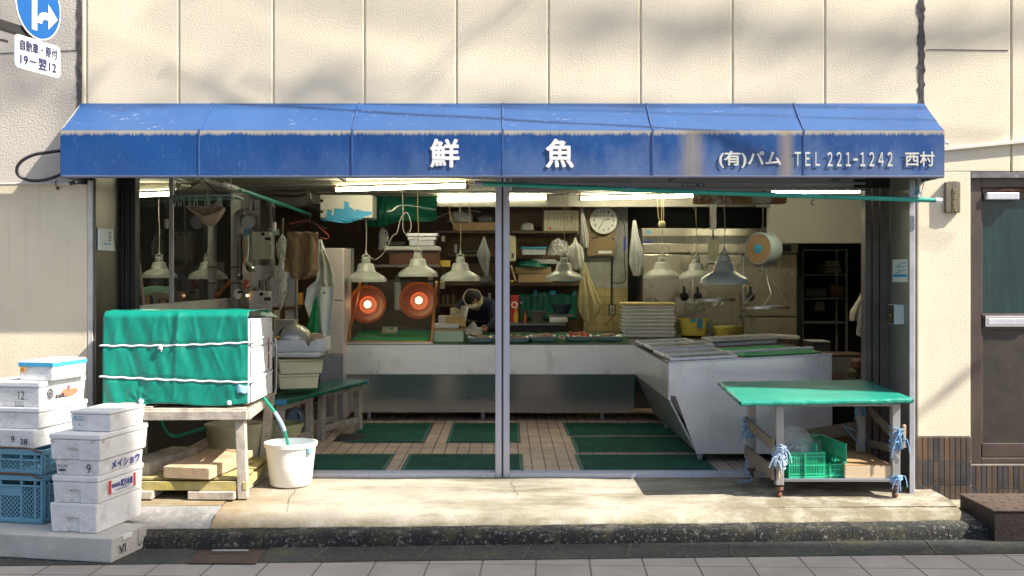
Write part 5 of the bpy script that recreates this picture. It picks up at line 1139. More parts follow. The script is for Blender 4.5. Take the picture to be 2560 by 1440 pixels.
# floor mats
GM = 'green floor mats on the tiles'
def fmat(x0, x1, D0_, D1_, label, slant=0):
    t = thing('floor_mat', label, 'mat', ((x0+x1)/2, (D0_+D1_)/2 - DW, 0), 0, GM)
    y0, y1 = D0_ - DW, D1_ - DW; w = .03
    if slant: part(t, 'mat_field', MB().prism([(x0 + w, y0 + w), (x1 - w, y0 + w), (x1 - w - slant, y1 - w), (x0 + w, y1 - w)], .0045, .011, axis='Z'), m_mat, w=True)
    else: part(t, 'mat_field', MB().box(x0 + w, y0 + w, .0045, x1 - w, y1 - w, .011), m_mat, w=True)
    g = MB(); g.box(x0, y0, .004, x1, y0 + w, .008); g.box(x0, y1 - w, .004, x1, y1, .008); g.box(x0, y0 + w, .004, x0 + w, y1 - w, .008); g.box(x1 - w, y0 + w, .004, x1, y1 - w, .008); part(t, 'edge', g, m_matedge, w=True)
fmat(-1.40, -.72, 9.27, 10.5, 'green floor mat at the back left, in front of the counter'); fmat(-.53, .115, 9.27, 10.5, 'green floor mat at the back centre behind the post')
fmat(-1.95, -.90, 7.95, 8.66, 'green floor mat at the front left behind the white bucket'); fmat(-.79, .12, 7.95, 8.66, 'green floor mat at the front centre left of the post')
fmat(.535, 1.75, 9.70, 10.5, 'farthest of the three green mats at the right'); fmat(.555, 1.75, 8.77, 9.61, 'middle of the three green mats at the right'); fmat(.535, 1.55, 7.95, 8.65, 'nearest of the three green mats at the right, by the sill')
# ------------------------------------------------------------------ lights in the shop
GFL = 'fluorescent ceiling lights in the shop'
m_house = M('light_housing', (.66, .62, .46), .5, var=.08, vs=6, dirt=((.42, .26, .08), .66, .8, 14))
def fluo(x0, y0, x1, y1, D_, label, yaw_d=0, lit=True):
    a, b = P(x0, y0, D_ + yaw_d), P(x1, y1, D_); c = (a+b)/2
    t = thing('fluorescent_light', label, 'ceiling light', c, 0, GFL)
    d = (b-a).normalized(); up = Vector((0, 0, 1)); bk = Vector((0, 1, 0))
    ceil = min(2.30, c.z + .13)
    part(t, 'tube', MB().tube([a, b], .0175, 14), m_tube, w=True, smooth=True)
    g = MB(); o = Vector((0, .02, 0)); h = .045
    n0, n1 = a - d*.04, b + d*.04
    g._add([n0 + Vector((0, -.055, h + .035)), n0 + Vector((0, -.03, h)), n0 + Vector((0, .07, h)), n0 + Vector((0, .095, h + .035)), n0 + Vector((0, .095, h + .065)), n0 + Vector((0, -.055, h + .065)), n1 + Vector((0, -.055, h + .035)), n1 + Vector((0, -.03, h)), n1 + Vector((0, .07, h)), n1 + Vector((0, .095, h + .035)), n1 + Vector((0, .095, h + .065)), n1 + Vector((0, -.055, h + .065))],
           [(0, 1, 2, 3, 4, 5), (11, 10, 9, 8, 7, 6), (0, 6, 7, 1), (1, 7, 8, 2), (2, 8, 9, 3), (3, 9, 10, 4), (4, 10, 11, 5), (5, 11, 6, 0)])
    part(t, 'housing', g, m_house, w=True)
    for p in (a, b): part(t, 'socket', MB().tube([p - d*.012, p + d*.012], .024, 12).box(p.x - .012, p.y - .012, p.z, p.x + .012, p.y + .012, p.z + h), M('socket_brown', (.17, .09, .04), .6), w=True)
    g = MB()
    for p in (a.lerp(b, .2), a.lerp(b, .8)): g.bar(p + Vector((0, .02, h + .066)), (p.x, p.y + .02, max(2.312, p.z + .15)), .012)
    part(t, 'hanger', g, m_dark, w=True)
    return t
fluo(838, 474, 1168, 464, 9.68, 'nearest fluorescent light, left of the centre post, with rust spots on its housing', .25)
fluo(1092, 500, 1368, 493, 11.6, 'fluorescent light passing behind the centre post')
fluo(1450, 496, 1735, 489, 11.2, 'long fluorescent light left of the rusty dead fixture', .1)
fluo(1925, 480, 2152, 477, 9.6, 'fluorescent light right of the rusty dead fixture')
fluo(300, 490, 434, 484, 10.2, 'added fluorescent light behind the glass partition at the far left, in place of a reflection')  # added where the glass shows a reflected tube
R_ = thing('rusty_fixture', 'rusty unlit light housing with peeling paint under the ceiling', 'light housing', P(1850, 497, 8.8))
a, b = P(1737, 497, 8.8), P(1968, 496, 8.8)
part(R_, 'housing', MB().box(a.x, a.y, a.z - .038, b.x, a.y + .12, a.z + .03), M('peeling_rust', (.20, .105, .045), .8, var=.4, vs=14, bump=.6, bs=60, dirt=((.40, .37, .30), .54, .62, 4)), w=True, bev=.012)
part(R_, 'hanger', MB().bar((a.x + .1, a.y + .06, a.z + .03), (a.x + .1, a.y + .06, 2.31), .012).bar((b.x - .1, a.y + .06, a.z + .03), (b.x - .1, a.y + .06, 2.31), .012), m_dark, w=True)
GP_ = 'enamel pendant lamps over the counters'
def pend(xp, yp, wpx, D_, label, cord=m_cord, loop=0, ball=False):
    c = P(xp, yp, D_); r = wpx*D_/F/2; k = r/.2; t = thing('pendant_lamp', label, 'pendant lamp', c, 0, GP_)
    prof = [(.197, .0), (.2, .0), (.196, .034), (.180, .052), (.14, .078), (.100, .098), (.090, .108), (.076, .165), (.068, .178), (.045, .182), (.043, .226), (.030, .234), (0, .235)]
    part(t, 'lamp_shade', MB().lathe([(q*k, h*k) for q, h in prof], n=40), m_lamp, smooth=True)
    part(t, 'shade_inside', MB().lathe([(q*k, h*k) for q, h in ((.195, .001), (.190, .03), (.13, .07), (.07, .12), (0, .125))], n=32), m_lampw, smooth=True)
    part(t, 'bulb', MB().lathe([(0, .028*k), (.022*k, .036*k), (.030*k, .058*k), (.024*k, .085*k), (.014*k, .11*k)], n=16), M('pale_bulb', (.6, .58, .5), .15), smooth=True)
    g = MB(); g.lathe([(.0, .262*k), (.011, .262*k), (.012, .285*k), (.006, .295*k), (.004, .31*k)], n=10)
    for sx in (-1, 1): g.tube(smooth_path([(0, 0, .236*k), (sx*.014, 0, .242*k), (sx*.030, 0, .240*k), (sx*.034, 0, .252*k), (sx*.022, 0, .262*k), (0, 0, .265*k)], 4), .006, 7)
    part(t, 'hook', g, m_lamp, smooth=True)
    top = 2.30 - c.z; lo = .31*k
    pts = [(0, 0, lo), (.004, 0, lo + (top-lo)*.3), (-.004, 0, lo + (top-lo)*.6), (0, 0, top)]
    g = MB(); g.tube(smooth_path(pts), .0035, 6)
    if loop == 1: g.tube(smooth_path([(.0, .01, top - .02), (-.10, .01, top - .12), (-.09, .01, top - .32), (.0, .01, top - .42), (.09, .01, top - .34), (.08, .01, top - .1), (.07, .01, top)]), .0035, 6)
    if loop == 2: g.tube(smooth_path([(.04, 0, .24*k), (.09, 0, .22*k), (.17, 0, .28*k), (.26, 0, .45*k), (.30, .0, top - .45), (.34, .0, top - .3), (.40, 0, top - .25), (.44, 0, top - .38), (.40, 0, top - .46), (.36, 0, top - .40), (.36, 0, top - .2), (.35, 0, top)]), .0035, 6)
    if loop == 3: g.tube(smooth_path([(.05, .01, top - .01), (.03, .01, top - .14), (.09, .01, top - .26), (.05, .01, top - .32), (.02, .01, top - .22), (.06, .01, top - .1)]), .0035, 6)
    if loop == 4: g.tube(smooth_path([(.03, 0, lo + .08), (.09, 0, lo - .02), (.05, 0, lo - .06), (.02, 0, lo - .05)]), .0035, 6).tube([(-.05, 0, top), (-.04, 0, top - .24), (-.01, 0, top - .32)], .0035, 6).tube([(.02, 0, top), (.015, 0, top - .3)], .0035, 6)
    if loop == 5: g.tube(smooth_path([(-.02, .0, top), (-.05, 0, top - .12), (-.01, 0, top - .18), (0, 0, top - .16)]), .0035, 6).tube(smooth_path([(-.01, 0, lo), (-.05, 0, lo - .04), (-.04, 0, lo - .08)]), .0035, 6)
    part(t, 'cord', g, cord, smooth=True)
    if ball: part(t, 'cord_ball', MB().lathe([(0, -.04), (.03, -.03), (.042, 0), (.034, .028), (0, .04)], (0, 0, lo + .27), 16), M('ball', (.42, .36, .22), .5), smooth=True)
    return t
pend(915, 705, 103, 10.5, 'leftmost pendant lamp in front of the glass case, cord looping to the right', m_cordw, 2)
pend(1045, 692, 101, 10.5, 'pendant lamp hanging over the right corner of the glass case', m_cord)
pend(1151, 703, 102, 10.5, 'pendant lamp with a big cord loop left of the centre post', m_cord, 1)
pend(1410, 702, 98, 10.9, 'pendant lamp in front of the white shopping bag, right of the post', m_cord, 3)
pend(1655, 697, 92, 11.3, 'leftmost of the three right pendant lamps, with a ball on its cord', m_cord, 4, True)
pend(1741, 698, 88, 11.2, 'middle of the three right pendant lamps, partly hidden', m_cord, 5)
pend(1811, 711, 125, 8.64, 'nearest and largest pendant lamp at the right', m_cordw, 0)
pend(398, 695, 88, 10.6, 'added pendant lamp behind the glass partition at the far left, in place of a reflection', m_cordw)  # this lamp and the next are added in place of mirrored ones
pend(520, 698, 96, 10.8, 'added pendant lamp behind the glass in place of a reflection, half hidden by the pipe copy', m_cordw)
# ------------------------------------------------------------------ back of the shop
def pbox(name, label, cat, x0, x1, y0, y1, D_, dep, m, group=None, bev=.004):
    return solo(name, MB().box(px(x0, D_), D_-DW, pz(y1, D_), px(x1, D_), D_-DW + dep, pz(y0, D_)), m, label, cat, group, bev=bev)
GS = 'shelves on the back wall'
m_shelf = M('shelf_wood', (.13, .085, .05), .7, var=.25, vs=4)
pbox('shelf', 'high brown shelf carrying a long flat carton', 'shelf', 1085, 1445, 577, 583, 11.98, .32, m_shelf, GS); pbox('shelf', 'brown shelf with the blue topped packs, right of the post', 'shelf', 1268, 1405, 639, 647, 11.98, .32, m_shelf, GS)
pbox('shelf', 'long low brown shelf under the cardboard boxes', 'shelf', 1090, 1452, 707, 714, 11.95, .34, m_shelf, GS); pbox('shelf', 'grey shelf carrying the red-brown wooden box', 'shelf', 905, 1100, 661, 669, 11.3, .45, m_steeld, GS)
pbox('cardboard_box', 'long flat carton lying on the high shelf', 'cardboard box', 1132, 1246, 556, 576, 11.95, .25, m_card); pbox('cardboard_box', 'thin opened carton above another on the low shelf', 'cardboard box', 1288, 1378, 668, 684, 11.9, .28, m_card, 'cartons on the low shelf'); pbox('cardboard_box', 'carton with dark print directly on the low shelf', 'cardboard box', 1295, 1382, 685, 706, 11.9, .28, m_card, 'cartons on the low shelf')
pbox('paper_pack', 'blue topped white packs on the middle shelf', 'pack', 1306, 1364, 623, 637, 11.9, .2, M('pack_white', (.55, .58, .58), .6)); pbox('paper_pack', 'blue sheet folder lying on the white packs', 'folder', 1303, 1366, 617, 622, 11.88, .22, m_inkl)
wb = thing('wooden_box', 'red-brown wooden box under a white tray, left of the post', 'wooden box', P(1030, 660, 11.3))
part(wb, 'box_body', MB().box(px(972, 11.3), 4.02, pz(660, 11.3), px(1096, 11.3), 4.32, pz(627, 11.3)), m_woodr, w=True, bev=.004); part(wb, 'edge_strip', MB().box(px(972, 11.3), 4.012, pz(634, 11.3), px(1096, 11.3), 4.0195, pz(627, 11.3)), m_woodd, w=True)
pbox('white_tray', 'long shallow white tray on the red-brown wooden box', 'tray', 960, 1097, 615, 626, 11.25, .4, m_white, bev=.01)
st = thing('metal_trays', 'nested steel trays stacked on the white tray', 'tray', P(1055, 614, 11.3))
for k, (x0, x1, y0, y1) in enumerate(((1022, 1085, 600, 614), (1018, 1090, 591, 599.5), (1014, 1094, 582, 590.5))): part(st, 'tray', MB().box(px(x0, 11.3), 4.03 + .004*k, pz(y1, 11.3), px(x1, 11.3), 4.3, pz(y0, 11.3)), m_steel, w=True, bev=.004)
pbox('yellow_box', 'small bright yellow box on the shelf end left of the post', 'box', 1099, 1125, 651, 667, 11.5, .12, m_yel)
pbox('tool_tray', 'dark flat tools lying beside the steel trays', 'tool', 966, 1012, 604, 613, 11.28, .2, m_dark)
# framed certificate
fr_ = thing('framed_certificate', 'framed certificate with vertical Japanese writing high on the back wall', 'framed certificate', P(1400, 590, 12.1))
Dc = 12.1; Yc = Dc - DW
cx0, cx1, cz0, cz1 = px(1355, Dc), px(1452, Dc), pz(589, Dc), pz(521, Dc)
g = MB(); w = .024
g.box(cx0, Yc, cz0, cx1, Yc + .02, cz0 + w); g.box(cx0, Yc, cz1 - w, cx1, Yc + .02, cz1); g.box(cx0, Yc, cz0 + w, cx0 + w, Yc + .02, cz1 - w); g.box(cx1 - w, Yc, cz0 + w, cx1, Yc + .02, cz1 - w); part(fr_, 'frame', g, m_woodd, w=True, bev=.002)
part(fr_, 'sheet', MB().box(cx0 + w, Yc + .006, cz0 + w, cx1 - w, Yc + .012, cz1 - w), M('certificate', (.55, .52, .38), .7, var=.05), w=True)
g = MB(); m_gold = M('certificate_border', (.30, .26, .12), .6)
for k in (.035, .05):
    a, b, c, d = cx0 + w + k, cx1 - w - k, cz0 + w + k*.7, cz1 - w - k*.7
    g.box(a, Yc + .003, c, b, Yc + .005, c + .004); g.box(a, Yc + .003, d - .004, b, Yc + .005, d); g.box(a, Yc + .003, c + .004, a + .004, Yc + .005, d - .004); g.box(b - .004, Yc + .003, c + .004, b, Yc + .005, d - .004)
part(fr_, 'border', g, m_gold, w=True)
q0 = world_of(fr_)
for k, ch in enumerate('表彰状'): lettering(fr_, ch, m_ink, lambda u, v, k=k: Vector((cx1 - .115 + .026*u, Yc + .003, cz1 - .11 - .036*k + .028*v)) - q0, .006)
for col, s_ in enumerate(('漁業組合殿', '右の者優秀', 'な成績を収', 'めました', '昭和五年')):
    for k, ch in enumerate(s_): lettering(fr_, ch, m_ink, lambda u, v, k=k, col=col: Vector((cx1 - .155 - .036*col + .013*u, Yc + .003, cz1 - .105 - .022*k + .015*v)) - q0, .0) if k < 5 and col in (0, 1, 2, 3, 4) else None
part(fr_, 'seal', MB().box(cx0 + .082, Yc + .002, cz0 + .07, cx0 + .104, Yc + .0045, cz0 + .092), m_red, w=True)
# clock
ck = thing('wall_clock', 'round white wall clock showing about two thirty-five', 'clock', P(1509, 551, 12.05))
R = 34.5*12.05/F
part(ck, 'case', MB().lathe([(0, .04), (R, .04), (R, .0), (R*.97, -.012), (R*.90, -.008), (R*.90, .0)], n=56, axis='Y'), M('clock_silver', (.50, .50, .48), .35, .3), smooth=True)
part(ck, 'dial', MB().lathe([(0, -.001), (R*.90, -.001)], n=56, axis='Y'), M('dial_white', (.60, .62, .58), .5, var=.02))
for n_ in range(1, 13):
    a = math.pi/2 - n_*math.pi/6; cx_, cz_ = R*.70*math.cos(a), R*.70*math.sin(a); s_ = str(n_); wv = .020*len(s_)
    lettering(ck, s_, m_ink, lambda u, v, cx_=cx_, cz_=cz_, wv=wv: (cx_ - wv/2 + wv*u, -.004, cz_ - .014 + .028*v), .012, name='numeral')
g = MB(); am = math.pi/2 - 35/60*2*math.pi; ah = math.pi/2 - (2 + 35/60)/12*2*math.pi
part(ck, 'hand', MB().bar((0, -.010, 0), (R*.68*math.cos(am), -.010, R*.68*math.sin(am)), .006, .002, up=(0, 1, 0)), m_ink); part(ck, 'hand', MB().bar((0, -.007, 0), (R*.46*math.cos(ah), -.007, R*.46*math.sin(ah)), .008, .002, up=(0, 1, 0)), m_ink)
kb = thing('notice_board', 'plain brown board with hooks below the wall clock', 'board', P(1508, 638, 12.1))
part(kb, 'board', MB().box(px(1467, 12.12), 12.12-DW, pz(639, 12.12), px(1539, 12.12), 12.17-DW, pz(522, 12.12)), M('board_brown', (.27, .19, .10), .7, var=.15, vs=4), w=True, bev=.004)
for x, y in ((1480, 593), (1489, 592), (1530, 594)): part(kb, 'hook', MB().tube(smooth_path([P(x, y, 12.1), P(x+1, y+3, 12.05), P(x+4, y+4, 12.05), P(x+5, y+1, 12.05)]), .005, 6), m_dark, w=True)
part(kb, 'label_strip', MB().box(px(1496, 12.1), 12.105-DW, pz(634, 12.1), px(1530, 12.1), 12.115-DW, pz(627, 12.1)), m_paper, w=True)
ou = thing('power_outlet', 'dark power outlet box on a pipe down the tiled wall', 'power outlet', P(1530, 780, 12.0))
part(ou, 'conduit', MB().tube([P(1530, 640, 12.0), P(1529, 762, 12.0)], .012, 8), m_dark, w=True); part(ou, 'box', MB().box(px(1522, 12), 12-DW, pz(788, 12), px(1539, 12), 12.05-DW, pz(761, 12)), m_dark, w=True, bev=.004); part(ou, 'cover', MB().box(px(1524.5, 11.99), 11.985-DW, pz(786, 12), px(1536.5, 11.99), 11.999-DW, pz(763, 12)), M('outlet_grey', (.35, .34, .28), .5), w=True); part(ou, 'switch_mark', MB().bar(P(1529, 781, 11.97), P(1533, 770, 11.97), .01, .004, up=(0, 1, 0)), m_ink, w=True)
part(ou, 'cord', MB().tube(smooth_path([P(1531, 789, 12.0), P(1528, 797, 12.0), P(1520, 805, 12.0), P(1515, 815, 12.0)]), .004, 6), m_black, w=True)
solo('dark_wire', MB().tube(smooth_path([P(1548, 545, 12.0), P(1560, 560, 12.0), P(1563, 600, 12.0), P(1561, 650, 12.0), P(1563, 700, 12.0), P(1545, 708, 12.0), P(1532, 706, 12.0)]), .005, 6), m_black, 'dark wire hanging from the clock down the plaster column', 'cord')
pbox('marker_pen', 'blue tube hanging on the wire beside the plaster column', 'tube', 1559, 1565, 591, 627, 11.96, .012, m_inkb)
# hanging bags
def hang_bag(label, pts, D_, m, dep=.06, seed=1):
    """pts: (y, xleft, xright) rows in photograph pixels, from the hook down"""
    n = len(pts); g = MB(); t = thing('hanging_bag', label, 'plastic bag', P((pts[0][1]+pts[0][2])/2, pts[-1][0], D_), 0, 'bags hanging at the back')
    def at(u, v):
        f = v*(n-1); i = min(int(f), n-2); k = f - i; y, a, b = [pts[i][j]*(1-k) + pts[i+1][j]*k for j in range(3)]
        ang = 2*math.pi*u; mid, hw = (a+b)/2, (b-a)/2*(1 + .08*noise.noise((math.cos(ang)*2.3, math.sin(ang)*2.3, v*4 + seed)))
        c = P(mid + hw*math.cos(ang), y, D_); fold = .018*math.sin(ang*9 + seed + v*2)*min(1, v*2) + .01*noise.noise((u*14, v*6, seed))
        return c + Vector((0, -(dep*min(1, v*2.5 + .1) + fold)*math.sin(ang), 0))
    g.grid(at, 56, 26); part(t, 'film', g, m, w=True, smooth=True)
    part(t, 'hook', MB().tube([P((pts[0][1]+pts[0][2])/2, pts[0][0]-6, D_), P((pts[0][1]+pts[0][2])/2, pts[0][0]+1, D_)], .004, 6), m_dark, w=True)
m_bagw = M('white_bag', (.56, .56, .52), .45, var=.08, vs=6, bump=.2, bs=12)
m_bagg = M('grey_bag', (.36, .37, .37), .4, var=.15, vs=6, bump=.3, bs=14)
hang_bag('full white shopping bag hanging right of a pendant lamp', [(594, 1436, 1440), (606, 1433, 1444), (618, 1422, 1455), (640, 1418, 1460), (660, 1427, 1460), (672, 1433, 1458), (675, 1440, 1450)], 11.5, m_bagw, .10, 1)
hang_bag('long translucent bag with yellowish folds down to the counter', [(655, 1457, 1463), (690, 1452, 1474), (730, 1446, 1492), (762, 1444, 1504), (785, 1450, 1497), (800, 1460, 1488), (806, 1470, 1480)], 11.4, M('yellowish_film', (.50, .42, .22), .35, var=.3, vs=9, stretch=(4, 4, .4), bump=.3, bs=10), .08, 2)
hang_bag('grey translucent bag hanging left of the centre post', [(592, 1208, 1212), (615, 1200, 1219), (635, 1192, 1227), (655, 1198, 1224), (675, 1206, 1222), (690, 1214, 1220)], 11.4, m_bagg, .06, 3)
hang_bag('pale grey plastic sheet bag hanging at the alcove edge', [(551, 1582, 1590), (590, 1578, 1598), (630, 1574, 1608), (655, 1573, 1610), (668, 1576, 1606), (690, 1583, 1600)], 11.6, m_bagg, .05, 4)
hang_bag('thin pale bag hanging between the certificate and the clock', [(521, 1452, 1456), (550, 1452, 1464), (585, 1453, 1471), (612, 1456, 1472), (619, 1460, 1470)], 11.9, m_bagw, .04, 5)
# back worktop and what stands on it
pbox('worktop', 'dark back worktop with a bright edge right of the post', 'worktop', 1262, 1415, 807, 815, 11.5, .7, m_steeld); pbox('cabinet', 'dark cabinet under the back worktop', 'cabinet', 1262, 1415, 815.5, 960, 11.52, .65, m_dark)
def bottle(label, xc, y0, y1, wpx, D_, m, cap):
    c = P(xc, y1, D_); h = (y1-y0)*D_/F; r = wpx*D_/F/2; t = thing('bottle', label, 'bottle', c, 0, 'bottles on the back worktop')
    part(t, 'bottle', MB().lathe([(0, .002), (r, 0), (r, h*.55), (r*.8, h*.66), (r*.35, h*.78), (r*.35, h*.93), (0, h*.93)], n=20), m, smooth=True); part(t, 'cap', MB().lathe([(r*.42, h*.9305), (r*.42, h), (0, h)], n=14), cap)
bottle('green bottle with pale cap on the back worktop', 1303, 755, 806, 10, 11.6, M('bottle_green', (.01, .06, .03), .1, var=.2), m_white); bottle('mustard yellow bottle in front of the red carton', 1290, 770, 806, 12, 11.58, M('mustard', (.50, .33, .02), .35), M('mustard_cap', (.5, .3, .02), .4)); bottle('short orange-red bottle beside the green one', 1313, 777, 806, 8, 11.6, M('sauce_red', (.45, .09, .03), .35), m_red)
rc = thing('red_carton', 'tall red carton with a white ring behind the bottles', 'carton', P(1286, 806, 11.7)); part(rc, 'box', MB().box(px(1277, 11.7), 4.4, pz(806, 11.7), px(1296, 11.7), 4.46, pz(738, 11.7)), m_red, w=True, bev=.003); part(rc, 'white_ring', MB().lathe([(.036, -.001), (.036, -.004), (.022, -.004), (.022, -.001)], P(1286, 762, 11.7) , 20, 'Y'), m_white, w=True)
pt = thing('plate_stack', 'stack of grey plates on the back worktop', 'plates', P(1345, 806, 11.7)); part(pt, 'plates', MB().lathe([(0, 0)] + [(q, z) for k in range(8) for q, z in ((.07, .003 + k*.016), (.09, .012 + k*.016), (.082, .015 + k*.016))] + [(0, .13)], n=28), M('plate_grey', (.22, .22, .20), .3), smooth=True)
bw = thing('bowl', 'dark blue bowl on flat trays on the back worktop', 'bowl', P(1405, 785, 11.65)); part(bw, 'bowl', MB().lathe([(0, 0), (.065, .0), (.10, .06), (.118, .105), (.112, .105), (.09, .05), (0, .01)], n=32), M('bowl_blue', (.03, .05, .09), .25), smooth=True)
pbox('flat_tray', 'grey flat tray under the dark blue bowl', 'tray', 1370, 1436, 786, 793, 11.6, .25, m_steeld); pbox('white_dish', 'white upturned dish at the worktop edge', 'dish', 1374, 1420, 794, 806.5, 11.55, .2, m_white, bev=.015)
gt = thing('green_wall_sheet', 'dark green plastic sheet taped to the back wall', 'plastic sheet', P(1370, 800, 12.15))
g = MB(); g.grid(lambda u, v: P(1292 + 150*u, 732 + 66*(1-v) + 3*math.sin(u*9)*v, 12.12) + Vector((0, -.03*math.sin(u*16)**2*(1-v*.5), 0)), 40, 10); part(gt, 'sheet', g, m_tarpd, w=True, smooth=True, sol=.002)
for xx, wd in ((1338, 9), (1382, 16), (1436, 9)): part(gt, 'tape', MB().box(px(xx-wd/2, 12.05), 12.06-DW, pz(738, 12.05), px(xx+wd/2, 12.05), 12.065-DW, pz(727, 12.05)), m_bluetape, w=True)
ds = thing('paper_dispenser', 'rounded cream dispenser on the wall just right of the post', 'dispenser', P(1280, 655, 11.9)); part(ds, 'case', MB().box(px(1262, 11.9), 4.5, pz(655, 11.9), px(1290, 11.9), 4.62, pz(589, 11.9)), m_cream, w=True, bev=.03); part(ds, 'slot', MB().box(px(1280, 11.9), 4.493, pz(644, 11.9), px(1284, 11.9), 4.4995, pz(634, 11.9)), m_black, w=True)
pbox('yellow_tray', 'yellow and pink stacked trays behind the counter left of the post', 'tray', 1196, 1240, 778, 798, 11.7, .25, M('tray_yellow', (.42, .28, .05), .5)); pbox('back_table', 'dark table behind the counter left of the post', 'table', 1080, 1244, 799, 806, 11.6, .5, m_woodd)
solo('funnel', MB().lathe([(.10, .0), (.09, .01), (.02, .08), (.015, .18), (.02, .19)], P(1223, 776, 11.8), 20), M('funnel', (.30, .30, .26), .5), 'pale funnel upside down on the yellow tray', 'funnel', smooth=True)
GJ = 'jars on the dark shelf behind the fishmonger'
for k, (xx, nm) in enumerate(((1108, 'left jar of three behind the fishmonger'), (1118, 'middle jar of three behind the fishmonger'), (1133, 'right jar of three behind the fishmonger'))): solo('jar', MB().lathe([(0, 0), (.02, 0), (.02, .09), (.014, .105), (.014, .115), (0, .115)], P(xx, 762, 12.1), 14), M('jar_grey', (.16, .15, .11), .2), nm, 'jar', GJ, smooth=True)
pbox('shelf', 'dark thin shelf holding the three jars', 'shelf', 1075, 1160, 763, 767, 12.0, .25, m_shelf, GS)
# ------------------------------------------------------------------ fishmonger
Pp = thing('person', 'person in dark clothes with a cream headband bending down behind the counter', 'person', (-.33, 4.45, 0))
vs = [(-.30, 4.52, .92), (-.31, 4.44, 1.02), (-.33, 4.32, 1.10), (-.345, 4.20, 1.155), (-.35, 4.10, 1.17), (-.35, 4.03, 1.18),
      (-.17, 4.22, 1.12), (-.13, 4.10, .96), (-.20, 3.98, .90), (-.24, 3.93, .895), (-.50, 4.22, 1.11), (-.56, 4.10, .97), (-.50, 3.98, .90), (-.46, 3.93, .895),
      (-.21, 4.54, .86), (-.20, 4.50, .47), (-.20, 4.55, .07), (-.19, 4.44, .03), (-.40, 4.54, .86), (-.42, 4.50, .47), (-.42, 4.55, .07), (-.43, 4.44, .03)]
ed = [(0, 1), (1, 2), (2, 3), (3, 4), (4, 5), (3, 6), (6, 7), (7, 8), (8, 9), (3, 10), (10, 11), (11, 12), (12, 13), (0, 14), (14, 15), (15, 16), (16, 17), (0, 18), (18, 19), (19, 20), (20, 21)]
ra = [.14, .13, .145, .12, .055, .05, .065, .048, .034, .03, .065, .048, .034, .03, .095, .07, .045, .04, .095, .07, .045, .04]
me = bpy.data.meshes.new('body'); me.from_pydata([Vector(v) - Vector((-.33, 4.45, 0)) for v in vs], ed, []); bo = bpy.data.objects.new('body', me); COL.objects.link(bo); bo.parent = Pp
sk = bo.modifiers.new('skin', 'SKIN')
for i, sv in enumerate(me.skin_vertices[0].data): sv.radius = (ra[i], ra[i]); sv.use_root = (i == 0)
sb = bo.modifiers.new('sub', 'SUBSURF'); sb.levels = 2; sb.render_levels = 2; me.materials.append(m_navy)
# hands: palm, four curled fingers and a thumb each
for sx, hx in ((1, -.245), (-1, -.455)):
    g = MB(); c = Vector((hx, 3.92, .893)); g.tube([c + Vector((0, .02, 0)), c + Vector((0, -.02, .002)), c + Vector((0, -.065, -.004))], [.026, .036, .034], 10)
    for k in range(4): f = c + Vector((-.027 + .018*k, -.065, -.002)); L = (.055, .068, .072, .06)[k]; g.tube([f, f + Vector((0, -L*.5, .006)), f + Vector((0, -L*.85, -.010)), f + Vector((0, -L, -.026))], [.0095, .009, .0085, .007], 7)
    th = c + Vector((-sx*.03, -.02, 0)); g.tube([th, th + Vector((-sx*.022, -.025, -.004)), th + Vector((-sx*.024, -.055, -.014))], [.012, .0105, .008], 7)
    part(Pp, 'hand', g, m_skin, w=True, smooth=True)
hc = P(1184, 751, 11.15)
Mh = Matrix.Rotation(math.radians(38), 4, 'X') @ Matrix.Rotation(math.radians(22), 4, 'Z') @ Matrix.Rotation(math.radians(-16), 4, 'Y')     # bowed, turned to the left of the picture
def head(u, v):
    a, t_ = 2*math.pi*u, math.pi*v; x, y, z = math.sin(t_)*math.cos(a), math.sin(t_)*math.sin(a), math.cos(t_)
    jaw = max(0, -z); s = 1 - .28*jaw
    fy = -.104 if y < 0 else .098
    p = Vector((.078*x*s, abs(y)*fy*(1 if y < 0 else 1)*(1 - .12*jaw if y < 0 else 1 - .35*jaw), .118*z))
    if y < -.2: 
        p.y -= .020*math.exp(-((x/.16)**2 + ((z + .13)/.16)**2)) - .012*(math.exp(-(((x-.38)/.2)**2 + ((z-.10)/.12)**2)) + math.exp(-(((x+.38)/.2)**2 + ((z-.10)/.12)**2))) + .006*math.exp(-((x/.3)**2 + ((z + .50)/.08)**2))
    return hc + Mh @ p
g = MB(); g.grid(head, 40, 30)
for sx in (-1, 1): g.lathe([(0, -.012), (.022, -.008), (.03, .004), (.02, .012), (0, .012)], hc + Mh @ Vector((sx*.078, .01, -.02)), 12, 'X')
part(Pp, 'head', g, m_skin, w=True, smooth=True)
for sx in (-1, 1): part(Pp, 'eye', MB().lathe([(0, -.006), (.011, -.003), (.011, .003), (0, .006)], hc + Mh @ Vector((sx*.031, -.090, .012)), 10, 'Y'), m_ink, w=True)
part(Pp, 'mouth', MB().tube([hc + Mh @ Vector((-.022, -.088, -.062)), hc + Mh @ Vector((0, -.096, -.060)), hc + Mh @ Vector((.022, -.088, -.062))], .004, 6), M('lips', (.22, .08, .06), .5), w=True)
def hair(u, v):
    a, t_ = 2*math.pi*u, math.pi*v*.56; x, y, z = math.sin(t_)*math.cos(a), math.sin(t_)*math.sin(a), math.cos(t_); n_ = .006*noise.noise((x*9, y*9, z*9))
    return hc + Mh @ Vector(((.086 + n_)*x, (.100 if y < 0 else .108)*y + n_, (.126 + n_)*z - .0))
g = MB(); g.grid(hair, 36, 16); part(Pp, 'hair', g, m_hair, w=True, smooth=True)
def band(u, v):
    a = 2*math.pi*u; y = math.sin(a); h = .022 + .05*(v - .5)*(1 + .25*math.sin(a*5)) + .012*y
    return hc + Mh @ Vector((.094*math.cos(a), (.112 if y < 0 else .114)*y, h + .004))
